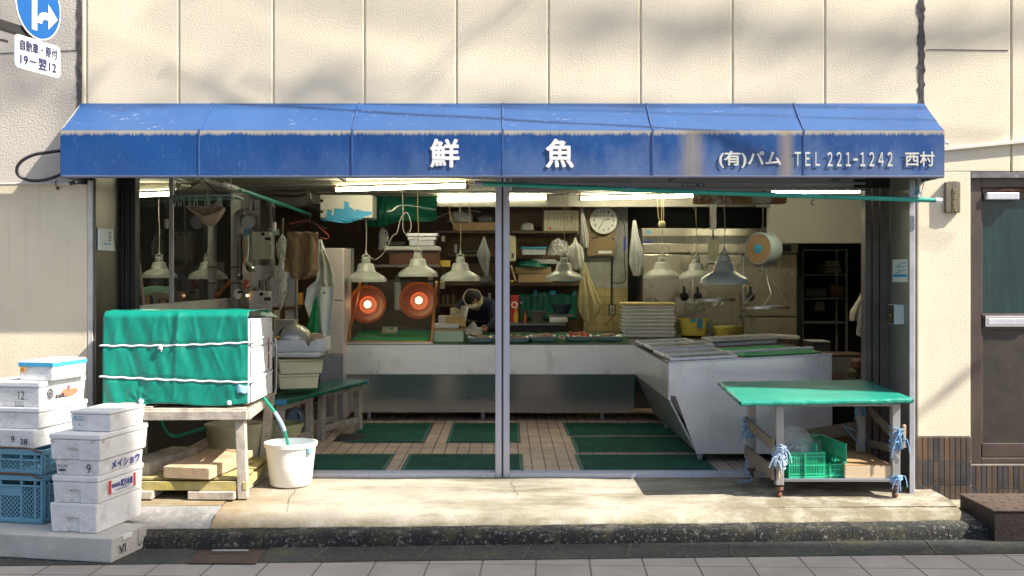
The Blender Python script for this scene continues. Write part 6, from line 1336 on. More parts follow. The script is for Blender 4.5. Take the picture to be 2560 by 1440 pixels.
g = MB(); g.grid(band, 40, 6); g.tube([hc + Mh @ Vector((0, -.110, .025)), hc + Mh @ Vector((-.05, -.135, .05)), hc + Mh @ Vector((-.085, -.13, .07))], [.02, .022, .01], 8); part(Pp, 'headband', g, M('headband_cream', (.55, .48, .32), .9, var=.15, vs=20, bump=.4, bs=70), w=True, smooth=True, sol=.006)
# ------------------------------------------------------------------ right side of the shop: steel fridge, sink bench, store room
Df = 11.75; Yf_ = Df - DW
fx0, fx1 = px(1606, Df), px(1995, Df)
m_fr = M('fridge_steel', (.56, .52, .42), .28, .72, var=.06, vs=1.5, stretch=(1, 1, .5), bump=.04, bs=8, dirt=((.42, .38, .30), .66, 1.0, 2))
fg = thing('steel_fridge', 'big four door stainless fridge behind the pendant lamps', 'fridge', ((fx0+fx1)/2, Yf_ + .3, 0))
part(fg, 'fridge_body', MB().box(fx0, Yf_ + .02, .08, fx1, Yf_ + .75, pz(570, Df)), m_steeld, w=True, bev=.004)
zz_ = lambda y: pz(y, Df)
part(fg, 'top_panel', MB().box(fx0, Yf_ + .004, zz_(590), fx1, Yf_ + .019, zz_(571)), m_fr, w=True, bev=.003)
part(fg, 'control_panel', MB().box(fx0, Yf_ + .004, zz_(632), fx1, Yf_ + .019, zz_(609)), m_fr, w=True, bev=.003); part(fg, 'vent_strip', MB().box(fx0, Yf_ + .010, zz_(608), fx1, Yf_ + .019, zz_(591)), m_steeld, w=True)
for a, b, c, d in ((1608, 1728, 636, 790), (1732, 1855, 636, 790), (1861, 1992, 636, 790), (1608, 1728, 795, 905), (1732, 1855, 795, 905), (1861, 1992, 795, 905)):
    part(fg, 'fridge_door', MB().box(px(a, Df), Yf_ + .001, zz_(d), px(b, Df), Yf_ + .019, zz_(c)), m_fr, w=True, bev=.006)
for xx in (1728.5, 1855.5): part(fg, 'door_post', MB().box(px(xx, Df), Yf_ - .012, zz_(790), px(xx + 5, Df), Yf_ + .0005, zz_(640)), m_alu, w=True, bev=.004)
part(fg, 'door_handle', MB().box(px(1672, Df), Yf_ - .008, zz_(634.5), px(1725, Df), Yf_ + .003, zz_(631)), m_dark, w=True); part(fg, 'door_handle', MB().box(px(1865, Df), Yf_ - .008, zz_(634.5), px(1890, Df), Yf_ + .003, zz_(631)), m_dark, w=True)
part(fg, 'display', MB().box(px(1942, Df), Yf_, zz_(628), px(1978, Df), Yf_ + .0035, zz_(613)), m_black, w=True, bev=.004); part(fg, 'green_digits', MB().box(px(1949, Df), Yf_ - .002, zz_(622), px(1954, Df), Yf_ - .0005, zz_(619)), emis('green_led', (.1, .8, .2), .6), w=True)
part(fg, 'round_badge', MB().lathe([(.020, 0), (.020, -.004), (0, -.005)], (px(1620, Df), Yf_ + .004, zz_(580)), 20, 'Y'), m_inkl, w=True); part(fg, 'name_strip', MB().box(px(1610, Df), Yf_ + .001, zz_(608), px(1630, Df), Yf_ + .0095, zz_(603)), m_inkb, w=True)
Dp = 11.3
sp_ = thing('sink_bench', 'steel sink bench with a tall splash panel behind the yellow tubs', 'bench', P(1790, 840, Dp))
part(sp_, 'splash_panel', MB().box(px(1696, Dp), Dp-DW + .2, pz(842, Dp), px(1857, Dp), Dp-DW + .215, pz(744, Dp)), m_fr, w=True, bev=.003); part(sp_, 'bench_top', MB().box(px(1686, Dp), Dp-DW - .15, pz(846, Dp), px(1990, Dp), Dp-DW + .19, pz(838, Dp)), m_white, w=True, bev=.004); part(sp_, 'bench_front', MB().box(px(1690, Dp), Dp-DW - .14, .1, px(1985, Dp), Dp-DW + .18, pz(846.5, Dp)), m_woodd, w=True)
for xx in (1710, 1744, 1876): part(sp_, 'clamp', MB().lathe([(0, -.02), (.045, -.02), (.05, .0), (0, .0)], P(xx, 742, 11.52), 18, 'Y').box(px(xx-3, 11.48), 11.47-DW, pz(742, 11.48), px(xx+3, 11.48), 11.49-DW, pz(716, 11.48)), m_black, w=True)
bgp = thing('plastic_bag', 'bunched clear plastic bag hung over the splash panel', 'plastic bag', P(1760, 775, 11.25)); g = MB(); g.grid(lambda u, v: P(1716 + 90*u + 6*math.sin(v*5 + u*8), 748 + (30 + 7*math.sin(u*7))*v, 11.42) + Vector((0, -.05*math.sin(math.pi*v)*(.6 + .5*noise.noise((u*8, v*3, 2))), 0)), 30, 12); part(bgp, 'film', g, m_filmw, w=True, smooth=True)
def ycov(label, xc, yt, yb, wpx, D_, lid=0):
    c = P(xc, yb, D_); h = (yb-yt)*D_/F; r = wpx*D_/F/2; t = thing('yellow_tub', label, 'tub', c, 0, 'yellow plastic tubs on the sink bench')
    part(t, 'tub', MB().lathe([(0, .004), (r*.80, 0), (r*.84, .01), (r*.95, h*.88), (r, h*.88), (r, h), (r*.93, h), (r*.80, .02), (0, .012)], n=36), M('tub_yellow2', (.72, .58, .10), .4, var=.06), smooth=True); return t, r, h
t, r, h = ycov('deeper yellow tub patched with blue tape', 1733, 796, 838, 72, 11.05)
part(t, 'tape_patch', MB().box(-.05, -r - .004, h*.8, .0, -r*.9, h + .006).box(.02, -r - .004, h*.45, .07, -r*.86, h + .006).box(r*.9, -.04, h*.4, r + .004, .02, h*.8), m_bluetape)
t, r, h = ycov('shallow lidded yellow tub beside the deeper one', 1820, 815, 846, 78, 11.0); part(t, 'cover', MB().lathe([(0, h + .006), (r*1.0, h + .004), (r*1.03, h - .012), (r, h - .012)], n=36), M('tub_lid', (.70, .60, .16), .4), smooth=True); part(t, 'label_patch', MB().grid(lambda u, v: Vector(((r+.002)*.97*math.sin(-.2 + .6*u), -(r+.002)*.97*math.cos(-.2 + .6*u), h*.25 + h*.4*v)), 6, 2), M('patch', (.5, .38, .08), .5))
for nm, x0, x1, y, lb in (('sieve', 1733, 1836, 749, 'flat round steel sieve lying on top of the splash panel'), ('sieve', 1850, 1972, 768, 'flat steel sieve hanging by wires under the spring scale')):
    D_ = 11.1 if x0 < 1800 else 10.6; c = P((x0+x1)/2, y, D_); r = (x1-x0)*D_/F/2; t = thing(nm, lb, 'sieve', c, 0, 'flat sieves'); part(t, 'rim', MB().lathe([(r, -.012), (r, .012), (r*.97, .012), (r*.97, -.012), (r, -.012)], n=40), m_steel, smooth=True); part(t, 'mesh', MB().lathe([(0, -.012), (r*.97, -.008)], n=32), m_steeld)
    if x0 > 1800:
        g = MB(); top = P(1910, 668, D_) - c
        for a in (.3, 2.4, 4.4): g.tube([Vector((r*math.cos(a), r*math.sin(a), .01)), Vector((r*.75*math.cos(a)+.02*a, r*.6*math.sin(a), .13)), top], .0035, 6)
        part(t, 'wire', g, m_alu)
hs = thing('spring_scale', 'round hanging spring scale with an orange-tan dial', 'scale', P(1908, 622, 10.4)); 
Ms = Matrix.Rotation(math.radians(-48), 4, 'Z')
R = .158
part(hs, 'case', MB().lathe([(0, .10), (R*.96, .10), (R, .08), (R, -.07), (R*.95, -.085), (R*.88, -.085)], n=44, axis='Y', M=Ms), M('scale_grey', (.36, .42, .44), .4, var=.08), smooth=True)
part(hs, 'dial', MB().lathe([(0, -.078), (R*.88, -.078)], n=40, axis='Y', M=Ms), M('dial_tan', (.40, .25, .12), .5, var=.1)); part(hs, 'hub', MB().lathe([(.045, -.079), (.045, -.092), (0, -.095)], n=24, axis='Y', M=Ms), m_inkl, smooth=True)
g = MB(); g.bar((-.03, 0, R - .01), (0, 0, R + .06), .018).bar((.03, 0, R - .01), (0, 0, R + .06), .018).tube([(0, 0, R + .05), (0, 0, R + .24)], .009, 8); part(hs, 'hanger', g, m_dark); part(hs, 'hook', MB().tube([(0, 0, -R), (0, 0, -R - .03)], .012, 8).bar((-.05, 0, -R - .035), (.05, 0, -R - .035), .012), m_alu)
part(hs, 'bracket', MB().box(-.06, -.03, R + .24, .06, .03, R + .30).tube([(0, 0, R + .30), (0, 0, 2.305 - pz(622, 10.4))], .01, 8), m_dark)
sc_ = thing('hanging_scoop', 'pale green flat scoop hanging by its handle above the lamps', 'scoop', P(1783, 655, 11.0)); D_ = 11.0
part(sc_, 'blade', MB().prism([(px(1769, D_), pz(597, D_)), (px(1798, D_), pz(597, D_)), (px(1798, D_), pz(640, D_)), (px(1784, D_), pz(654, D_)), (px(1771, D_), pz(645, D_))], D_-DW, D_-DW + .02), M('scoop', (.40, .43, .28), .5), w=True, bev=.006); part(sc_, 'handle', MB().box(px(1775, D_), D_-DW - .02, pz(573, D_), px(1791, D_), D_-DW + .03, pz(490, D_)), m_steeld, w=True, bev=.003); part(sc_, 'neck', MB().tube([P(1783, 574, D_), P(1783, 598, D_)], .008, 8), m_dark, w=True); part(sc_, 'hook', MB().tube([P(1786, 655, D_), P(1787, 659, D_), P(1768, 660, D_), P(1765, 671, D_)], .008, 6), m_dark, w=True)
# store room with a rack
rk = thing('store_rack', 'thin steel shelving rack in the dark store room at the right', 'rack', (3.55, 6.2, 0)); D_ = 13.2; y0 = D_-DW
x0, x1 = px(2006, D_), px(2116, D_)
m_rk = M('rack_grey', (.55, .57, .56), .5, .4)
for xx in (x0, x1):
    for yy in (y0, y0 + .4): part(rk, 'upright', MB().box(xx - .012, yy - .012, 0, xx + .012, yy + .012, pz(622, D_)), m_rk, w=True)
for yl in (624, 686, 746, 806): part(rk, 'shelf', MB().box(x0 + .013, y0 - .014, pz(yl + 2.5, D_), x1 - .013, y0 + .4, pz(yl - 1, D_)), m_rk, w=True)
def pbx(name, label, cat, x0, x1, y0, y1, D_, dep, m, group=None, bev=.004): return pbox(name, label, cat, x0, x1, y0, y1, D_, dep, m, group, bev)
fs = thing('folded_cloths', 'folded white cloths on the upper shelf of the rack', 'cloths', P(2084, 682, 13.2)); g = MB()
for k in range(4): g.box(px(2062 + k, 13.2), y0 + .02, pz(682 - k*8, 13.2), px(2107 - k*2, 13.2), y0 + .3, pz(676 - k*8, 13.2))
part(fs, 'cloth', g, m_cloth, w=True, bev=.012)
pbx('carton', 'brown carton on the middle shelf of the rack', 'carton', 2078, 2110, 714, 742, 13.25, .25, m_card); pbx('carton', 'small grey carton low on the rack', 'carton', 2038, 2062, 755, 776, 13.25, .2, M('grey_card', (.25, .23, .20), .8)); pbx('basin', 'pale basin on the middle shelf of the rack', 'basin', 2012, 2068, 720, 744, 13.25, .25, M('basin', (.30, .32, .33), .4), None, .03)
solo('hook_rail', MB().box(4.585, 3.9, 1.33, 4.598, 5.6, 1.36), m_woodd, 'dark hook rail on the right inner wall', 'rail')
dg = thing('green_board', 'dark green board hanging edge-on by the right shutter rail', 'board', (3.0, 1.9, 1.0)); part(dg, 'board', MB().box(px(2158, 9.6), 2.2, pz(690, 9.6), px(2190, 9.6), 2.23, pz(565, 9.6)), M('board_green', (.02, .09, .07), .5, var=.3), w=True, bev=.003); part(dg, 'clip', MB().lathe([(0, -.02), (.025, -.01), (.02, .02), (0, .025)], P(2162, 706, 9.5), 12), M('orange_clip', (.6, .22, .08), .5), w=True)
hc_ = thing('hanging_towels', 'cream and white towels hanging by the right shutter rail', 'towels', (3.0, 1.9, .9)); D_ = 9.3
def hcloth(pts, D_, seed, amp=.03):
    n = len(pts); g = MB()
    def at(u, v):
        f = v*(n-1); i = min(int(f), n-2); k = f - i; y, a, b = [pts[i][j]*(1-k) + pts[i+1][j]*k for j in range(3)]
        return P(a + (b-a)*u, y + 5*noise.noise((u*4, v*2, seed)), D_) + Vector((0, amp*math.sin(u*11 + seed + v*1.5)*min(1, .2 + v) + .01*noise.noise((u*7, v*7, seed)), 0))
    g.grid(at, 36, 30); return g
m_cr = M('cream_towel', (.56, .50, .40), .9, var=.12, vs=6, bump=.5, bs=120)
part(hc_, 'towel', hcloth([(722, 2158, 2175), (750, 2145, 2172), (780, 2127, 2162), (802, 2126, 2150)], D_, 1), m_cr, w=True, smooth=True, sol=.006)
part(hc_, 'towel', hcloth([(735, 2168, 2215), (765, 2148, 2215), (800, 2144, 2215), (835, 2138, 2215), (842, 2150, 2212)], 9.1, 3), M('white_towel', (.62, .60, .54), .9, var=.1, bump=.5, bs=120), w=True, smooth=True, sol=.006); part(hc_, 'towel', hcloth([(800, 2165, 2216), (850, 2153, 2216), (880, 2160, 2216), (905, 2170, 2216)], 8.95, 5), m_cr, w=True, smooth=True, sol=.006)
ct = thing('marked_carton', 'large cream carton with a red round mark beside the end counter', 'carton', P(2125, 960, 9.4)); D_ = 9.3
part(ct, 'box_body', MB().box(px(2070, D_), D_-DW, .2, px(2168, D_), D_-DW + .4, pz(892, D_)), M('cream_card', (.46, .42, .31), .8, var=.06), w=True, bev=.004); part(ct, 'top_edge', MB().box(px(2068, D_), D_-DW - .01, pz(892, D_) + .001, px(2172, D_), D_-DW + .41, pz(887, D_)), m_woodd, w=True)
part(ct, 'ring_mark', MB().lathe([(.050, 0), (.050, -.003), (.043, -.003), (.043, 0)], P(2094, 947, D_ - .002), 28, 'Y'), m_red, w=True); q0 = world_of(ct); cc = P(2094, 947, D_ - .003); lettering(ct, '小', m_red, lambda u, v: cc - q0 + Vector((-.026 + .052*u, 0, -.024 + .048*v)), .01)
GBk = 'old baskets in the right corner'
pbx('basket', 'brown basket leaning in the corner by the right rail', 'basket', 2144, 2178, 900, 925, 8.9, .2, m_woodr, GBk, .02); pbx('basket', 'greenish old basket under the brown one', 'basket', 2136, 2176, 926, 948, 8.95, .2, M('old_olive', (.14, .12, .05), .8, var=.3), GBk, .02)
pbx('dark_bin', 'dark bin in the shade behind the trolley', 'bin', 2085, 2150, 985, 1085, 9.0, .3, m_black); pbx('appliance', 'low dark appliance with a pale top behind the end counter', 'appliance', 2030, 2076, 856, 930, 9.9, .3, M('appliance_dark', (.07, .07, .065), .4)); pbx('steel_plate', 'pale top plate of the low dark appliance', 'plate', 2029, 2077, 853, 855.5, 9.89, .3, m_alu)

# ------------------------------------------------------------------ left side of the shop
m_pv = m_pipe
def vpipe(label, pts, r, m=m_pv, bands=()):
    t = thing('pipe', label, 'pipe', pts[-1], 0, 'grey pipes on the left wall'); part(t, 'tube', MB().tube(smooth_path(pts, 5), r, 16), m, w=True, smooth=True)
    for y in bands: part(t, 'bracket', MB().lathe([(r+.003, -.008), (r+.006, -.008), (r+.006, .008), (r+.003, .008)], y, 18), m_rust, w=True)
vpipe('thick grey pipe with an elbow beside the hanging ladles', [P(640, 532, 10.6), P(612, 533, 10.5), P(594, 540, 10.4), P(590, 560, 10.35), P(590, 680, 10.35), P(590, 800, 10.35)], .045, bands=(P(590, 668, 10.35), P(590, 707, 10.35)))
vpipe('copy of the thick grey pipe behind the glass edge, in place of its reflection', [P(531, 545, 10.6), P(531, 650, 10.6), P(531, 800, 10.6)], .042, bands=(P(531, 668, 10.6), P(531, 708, 10.6)))  # solid stand-in for the mirror image of the thick pipe
vpipe('dark vertical pipe left of the gas meter', [P(643, 500, 10.7), P(643, 560, 10.7), P(643, 640, 10.7), P(643, 730, 10.7)], .03); vpipe('slim grey pipe right of the gas meter', [P(680, 505, 10.6), P(680, 580, 10.6), P(680, 680, 10.6), P(676, 690, 10.6), P(662, 700, 10.6), P(660, 730, 10.6)], .026)
vpipe('thin rusty pipe behind the folded umbrella', [P(706, 660, 10.5), P(706, 740, 10.5), P(707, 830, 10.5)], .022, m_rust); vpipe('overhead grey pipe with an elbow near the ceiling', [P(680, 480, 11.0), P(740, 484, 11.0), P(770, 478, 11.0), P(776, 500, 11.0), P(780, 516, 11.0), P(800, 520, 11.0)], .04, m_steeld)
def meter(label, x0, x1, y0, y1, D_):
    a, b, c, d = px(x0, D_), px(x1, D_), pz(y1, D_), pz(y0, D_); w = b-a; h = d-c; y = D_-DW
    t = thing('gas_meter', label, 'gas meter', ((a+b)/2, y + .1, c), 0, 'gas meters on the left wall')
    part(t, 'casing', MB().box(a, y + .012, c + h*.0, b - w*.12, y + .16, d - h*.05), m_meter, w=True, bev=.018); part(t, 'face', MB().prism([(a + w*.36, c + h*.12), (a + w*.44, c), (b - w*.12, c), (b - w*.02, c + h*.1), (b - w*.02, c + h*.52), (a + w*.36, c + h*.52)], y - .004, y + .011), m_meter, w=True, bev=.006); part(t, 'counter_head', MB().box(a + w*.46, y - .012, c + h*.60, b, y + .011, c + h*.80), m_meter, w=True, bev=.005); part(t, 'dial_window', MB().box(a + w*.68, y - .0145, c + h*.65, b - w*.05, y - .0125, c + h*.75), m_black, w=True)
    part(t, 'knob', MB().lathe([(0, -.02), (.016, -.02), (.018, .0), (0, .0)], (a + w*.56, y + .01, d - h*.14), 14, 'Y'), m_black, w=True)
    for k in (.25, .75): part(t, 'union', MB().lathe([(.022, 0), (.028, .005), (.028, .03), (.02, .04)], (a + w*k, y + .08, d - h*.06), 14), m_steeld, w=True, smooth=True)
meter('upper gas meter with a small dial window', 627, 680, 575, 648, 10.3); meter('lower gas meter just above the covered tank', 620, 680, 724, 802, 10.1)
for (a, b, lb) in ((632, 712, 'left pale panel board behind the folded umbrella'), (712, 738, 'right pale panel board with blue handwriting')):
    t = thing('panel_board', lb, 'board', P((a+b)/2, 815, 10.65)); part(t, 'board', MB().box(px(a, 10.65), 3.35, pz(766 if b > 720 else 768, 10.65), px(b - 1, 10.65), 3.37, pz(664, 10.65)), M('panel_pale', (.50, .50, .55), .6, var=.08), w=True, bev=.003)
    if b > 720: q0 = world_of(t); cc = P(713, 722, 10.6); lettering(t, 'ポ', m_inkl, lambda u, v: cc - q0 + Vector((.07*u, 0, .13*v)), .0)
fr2 = thing('pipe_rack', 'low dark pipe rack with pale boxes under the panels', 'rack', P(700, 830, 10.4)); part(fr2, 'rail', MB().tube([P(682, 770, 10.4), P(750, 771, 10.4)], .014, 8), m_rust, w=True); part(fr2, 'box', MB().box(px(684, 10.5), 3.2, pz(835, 10.5), px(704, 10.5), 3.4, pz(776, 10.5)), m_cream, w=True, bev=.004)
part(fr2, 'box', MB().box(px(712, 10.5), 3.2, pz(835, 10.5), px(734, 10.5), 3.4, pz(776, 10.5)), m_white, w=True, bev=.004); part(fr2, 'post', MB().tube([P(741, 690, 10.4), P(741, 840, 10.4)], .016, 8), m_pv, w=True)
pbox('orange_box', 'small orange-yellow box behind the hanging apron', 'box', 745, 754, 732, 762, 10.4, .1, M('orange_card', (.62, .30, .04), .6))
# ladles, pan, thermometer
GLd = 'ladles hanging beside the gas meter'
def ladle(label, x, y0, y1, D_, m):
    a, b = P(x, y0, D_), P(x + 5, y1 - 16, D_); t = thing('ladle', label, 'ladle', a, 0, GLd)
    part(t, 'handle', MB().tube([a, P(x + 1, (y0+y1)/2 - 10, D_), P(x - 3, y1 - 26, D_), b], .010, 8), m, w=True, smooth=True); part(t, 'bowl', MB().lathe([(0, -.035), (.03, -.028), (.05, .0), (.047, .0), (.028, -.024), (0, -.03)], b + Vector((.03, -.01, -.02)), 18, M=Matrix.Rotation(.9, 4, 'Y')), m, w=True, smooth=True); part(t, 'grip', MB().tube([a + Vector((0, 0, .06)), a], .012, 8), m_bluetape, w=True)
m_gold = M('brass_ladle', (.55, .40, .16), .25, 1, var=.15); ladle('gold coloured ladle on the left', 612, 588, 680, 10.2, m_gold); ladle('steel ladle on the right', 620, 588, 680, 10.15, m_steel)
for k, (x, m) in enumerate(((598, m_steeld), (604, m_dark))): solo('whisk', MB().tube([P(x, 585, 10.3), P(x + 1, 640, 10.3), P(x - 1, 690, 10.3)], .008, 8).lathe([(.004, .03), (.02, .0), (.014, -.03), (0, -.045)], P(x - 1, 690, 10.3), 12), m, ['grey spatula hanging against the thick pipe', 'dark spatula hanging beside the gold ladle'][k], 'spatula', 'spatulas by the thick pipe')
pn = thing('saucepan', 'steel saucepan hanging bottom out above the gas meter', 'pan', P(623, 556, 10.4)); part(pn, 'pan', MB().lathe([(0, -.05), (.065, -.05), (.072, -.04), (.076, .05), (.070, .05)], P(623, 556, 10.4), 28, 'Y'), m_steel, w=True, smooth=True); part(pn, 'chain', MB().tube([P(627, 540, 10.4), P(626, 520, 10.4), P(627, 505, 10.4)], .004, 6).tube([P(612, 543, 10.4), P(611, 520, 10.4)], .004, 6), m_alu, w=True)
tm = thing('egg_timer', 'oval white timer with a dark display on the pipe', 'timer', P(594, 740, 10.1)); part(tm, 'case', MB().lathe([(0, -.018), (.038, -.012), (.040, .0), (.038, .01), (0, .012)], P(594, 735, 10.15), 26, 'Y', M=Matrix.Diagonal((.95, 1, 1.25, 1))), m_white, w=True, smooth=True); part(tm, 'display', MB().box(px(589, 10.05), 10.062-DW + .065, pz(734, 10.1), px(602, 10.05), 10.066-DW + .066, pz(727, 10.1)), m_black, w=True)
solo('small_lamp', MB().lathe([(0, -.012), (.012, -.006), (.012, .01), (0, .014)], P(618, 739, 10.1), 12), emis('small_glow', (1, .5, .25), 2), 'tiny glowing lamp above the lower gas meter', 'lamp')
pbox('red_tool', 'red and white plastic tool between the pipe and lower meter', 'tool', 606, 622, 698, 722, 10.25, .05, M('red_tool', (.45, .06, .04), .4, dirt=((.6, .6, .58), .52, .58, 18)), None, .01)
um = thing('clear_umbrella', 'folded clear plastic umbrella hanging by the brown towel', 'umbrella', P(705, 770, 10.25)); g = MB()
def umb(u, v):
    y = 588 + 180*v; w_ = [(0, 3), (.12, 16), (.28, 13), (.36, 5), (.5, 12), (.75, 13), (1, 6)]
    for (a, wa), (b, wb) in zip(w_, w_[1:]):
        if a <= v <= b: w = wa + (wb-wa)*(v-a)/(b-a); break
    an = 2*math.pi*u; return P(706 - 4*v + w*.95*math.cos(an)*(1 + .2*math.sin(an*5 + v*3)), y, 10.25) + Vector((0, .045*math.sin(an), 0))
g.grid(umb, 40, 30); part(um, 'film', g, m_filmw, w=True, smooth=True); part(um, 'shaft', MB().tube([P(706, 548, 10.25), P(705, 700, 10.25), P(701, 775, 10.25)], .008, 8), m_steel, w=True, smooth=True); part(um, 'grip', MB().tube([P(707, 545, 10.25), P(706, 585, 10.25)], .013, 8), m_oldw, w=True)
# drying pole, hangers, towel, apron
p2 = thing('green_pole', 'second green pole running deep into the shop under the ceiling', 'pole', P(660, 500, 9.5)); part(p2, 'tube', MB().tube([P(590, 470, 8.4), P(680, 502, 9.6), P(772, 535, 10.9)], .017, 12), m_pole, w=True, smooth=True); part(p2, 'end_cap', MB().tube([P(562, 461, 8.1), P(590, 470, 8.4)], .019, 10), m_white, w=True, smooth=True)
part(p2, 'string', MB().tube(smooth_path([P(577, 440, 8.2), P(577, 462, 8.2), P(580, 470, 8.2), P(572, 474, 8.2)]), .004, 6).tube(smooth_path([P(603, 470, 8.5), P(606, 482, 8.5), P(596, 490, 8.5)]), .004, 6), m_rope, w=True)
bt = thing('brown_towel', 'brown towel draped over a hanger on the drying pole', 'towel', P(757, 690, 9.9)); part(bt, 'towel', hcloth([(580, 717, 795), (610, 719, 795), (645, 722, 795), (675, 724, 796), (690, 726, 790), (698, 735, 770)], 9.9, 2, .022), m_towel, w=True, smooth=True, sol=.008); part(bt, 'back_layer', hcloth([(581, 719, 793), (640, 714, 780), (680, 710, 740)], 9.98, 8, .01), m_towel, w=True, smooth=True, sol=.006)
hg = thing('wire_hanger', 'red and dark wire hangers clustered above the brown towel', 'hanger', P(770, 560, 10.0)); part(hg, 'red_wire', MB().tube(smooth_path([P(725, 560, 10), P(765, 552, 10), P(790, 562, 10), P(812, 580, 10), P(822, 590, 10), P(818, 597, 10), P(800, 594, 10)]), .004, 6), M('hanger_red', (.45, .08, .08), .5), w=True); part(hg, 'dark_wire', MB().tube(smooth_path([P(775, 532, 10), P(772, 550, 10), P(740, 566, 10), P(715, 580, 10)]), .006, 6).tube(smooth_path([P(772, 550, 10), P(800, 566, 10), P(815, 572, 10)]), .006, 6).tube([P(718, 580, 9.95), P(795, 580, 9.95)], .006, 6), m_black, w=True)
rb = thing('rubber_apron', 'pale rubber apron hanging in stiff folds beside the white cabinet', 'apron', P(805, 880, 10.1))
part(rb, 'apron_front', hcloth([(600, 797, 803), (640, 796, 818), (700, 792, 838), (720, 768, 836), (760, 762, 834), (800, 776, 828), (850, 800, 822), (905, 812, 822)], 10.05, 4, .035), m_clothw, w=True, smooth=True, sol=.006); part(rb, 'apron_flap', hcloth([(625, 798, 810), (660, 798, 826), (700, 797, 836), (716, 803, 836)], 9.97, 6, .015), M('apron_cream', (.52, .53, .42), .5), w=True, smooth=True, sol=.005); part(rb, 'green_lining', hcloth([(745, 788, 794), (780, 778, 794), (830, 764, 797), (840, 766, 800)], 9.93, 9, .01), m_turf, w=True, smooth=True, sol=.004)
part(rb, 'button', MB().lathe([(.011, 0), (.011, -.008), (0, -.01)], P(811, 732, 9.9), 14, 'Y'), m_steeld, w=True)
cb = thing('white_cabinet', 'pinkish white upright cabinet at the left end of the fish counter', 'cabinet', P(835, 885, 10.35)); D_ = 10.35
m_cab = M('cabinet_white', (.56, .50, .49), .45, var=.05); part(cb, 'cabinet_body', MB().box(px(800, D_), D_-DW + .012, .05, px(859, D_), D_-DW + .5, pz(620, D_)), m_cab, w=True, bev=.006); part(cb, 'cabinet_door', MB().box(px(812, D_), D_-DW - .004, pz(750, D_), px(857.5, D_), D_-DW + .0115, pz(622, D_)), m_cab, w=True, bev=.006); part(cb, 'cabinet_door', MB().box(px(812, D_), D_-DW - .004, pz(885, D_), px(857.5, D_), D_-DW + .0115, pz(754, D_)), m_cab, w=True, bev=.006); part(cb, 'plinth', MB().box(px(802, D_), D_-DW + .002, .06, px(857.5, D_), D_-DW + .0115, pz(890, D_)), M('cabinet_grey', (.24, .24, .30), .5), w=True)
pbox('grey_box', 'grey electrical box behind the leftmost pendant lamp', 'electrical box', 856, 882, 620, 700, 10.9, .1, M('grey_box', (.24, .25, .24), .5)) 
# covered air unit and tarp above
au = thing('wall_unit', 'pale wall unit patched with blue tape above the towels', 'wall unit', P(865, 545, 10.4)); D_ = 10.4; y0 = D_-DW
part(au, 'casing', MB().box(px(800, D_), y0, pz(545, D_), px(931, D_), y0 + .35, pz(487, D_)), M('unit_casing', (.44, .43, .38), .6, var=.1, vs=6, dirt=((.30, .24, .15), .62, .8, 6)), w=True, bev=.008)
part(au, 'blue_tape', MB().prism([(px(x, D_), pz(y, D_)) for x, y in ((814, 546), (819, 523), (831, 526), (828, 538), (834, 538), (836, 520), (860, 523), (861, 503), (872, 506), (872, 516), (885, 524), (886, 531), (890, 523), (912, 528), (929, 529), (929, 537), (912, 541), (905, 546))], y0 - .004, y0 - .001), m_bluetape, w=True)
for y in (502, 529): part(au, 'bolt', MB().lathe([(.016, 0), (.016, -.004), (0, -.006)], P(804.5, y, D_ - .001), 12, 'Y'), m_dark, w=True)
part(au, 'tape_tail', hcloth([(546, 800, 905), (552, 815, 890), (556, 860, 880)], D_ - .03, 3, .01), m_bluetape, w=True, smooth=True, sol=.002)
gs_ = thing('green_sheet', 'shiny dark green sheet gathered under the ceiling behind the lamps', 'plastic sheet', P(1000, 560, 11.2))
def gsf(u, v):
    k = 9*math.exp(-((u-.15)/.12)**2); return P(915 + 178*u, 490 + (78 - 20*u + 4*math.sin(u*9))*v, 11.1) + Vector((0, -.10*math.sin(math.pi*v)*(1-.4*u) + .018*math.sin(u*70 + v*5)*math.exp(-((u-.14)/.14)**2) + .02*math.sin(v*9 - u*7)*u, 0))
g = MB(); g.grid(gsf, 90, 30); part(gs_, 'sheet', g, M('shiny_green', (.004, .085, .05), .12, var=.2, coat=.3), w=True, smooth=True, sol=.002)
# laundry frame with cloth
lf = thing('laundry_hanger', 'pale blue laundry frame with clothes pegs hung under the ceiling', 'laundry hanger', P(515, 490, 8.6)); D_ = 8.6
m_lf = M('laundry_blue', (.24, .36, .33), .5)
a, b = P(428, 491, D_), P(580, 488, D_ - .1); part(lf, 'frame', MB().bar(a, b, .016).bar(a + Vector((0, .35, 0)), b + Vector((0, .35, 0)), .016).bar(a, a + Vector((0, .35, 0)), .014).bar(b, b + Vector((0, .35, 0)), .014), m_lf, w=True, bev=.003); part(lf, 'chain', MB().tube([P(504, 446, D_ + .15), P(455, 488, D_)], .004, 6).tube([P(504, 446, D_ + .15), P(548, 486, D_)], .004, 6).tube([P(504, 446, D_ + .15), P(503, 440, D_ + .15)], .006, 6), m_dark, w=True)
for k, xx in enumerate((432, 441, 455, 473, 488, 516, 523, 545, 549, 576, 583)):
    c = P(xx, 492, D_ - .02 + .03*(k % 2)); dx = .012*(-1 if k % 3 else 1); part(lf, 'peg', MB().bar(c, c + Vector((dx, 0, -.075)), .009, .006).bar(c + Vector((.008, 0, 0)), c + Vector((.008 - dx, 0, -.075)), .009, .006), m_lf, w=True)
bc = thing('beige_cloth', 'beige cloth slung from two pegs of the laundry frame', 'cloth', P(515, 570, D_)); g = MB()
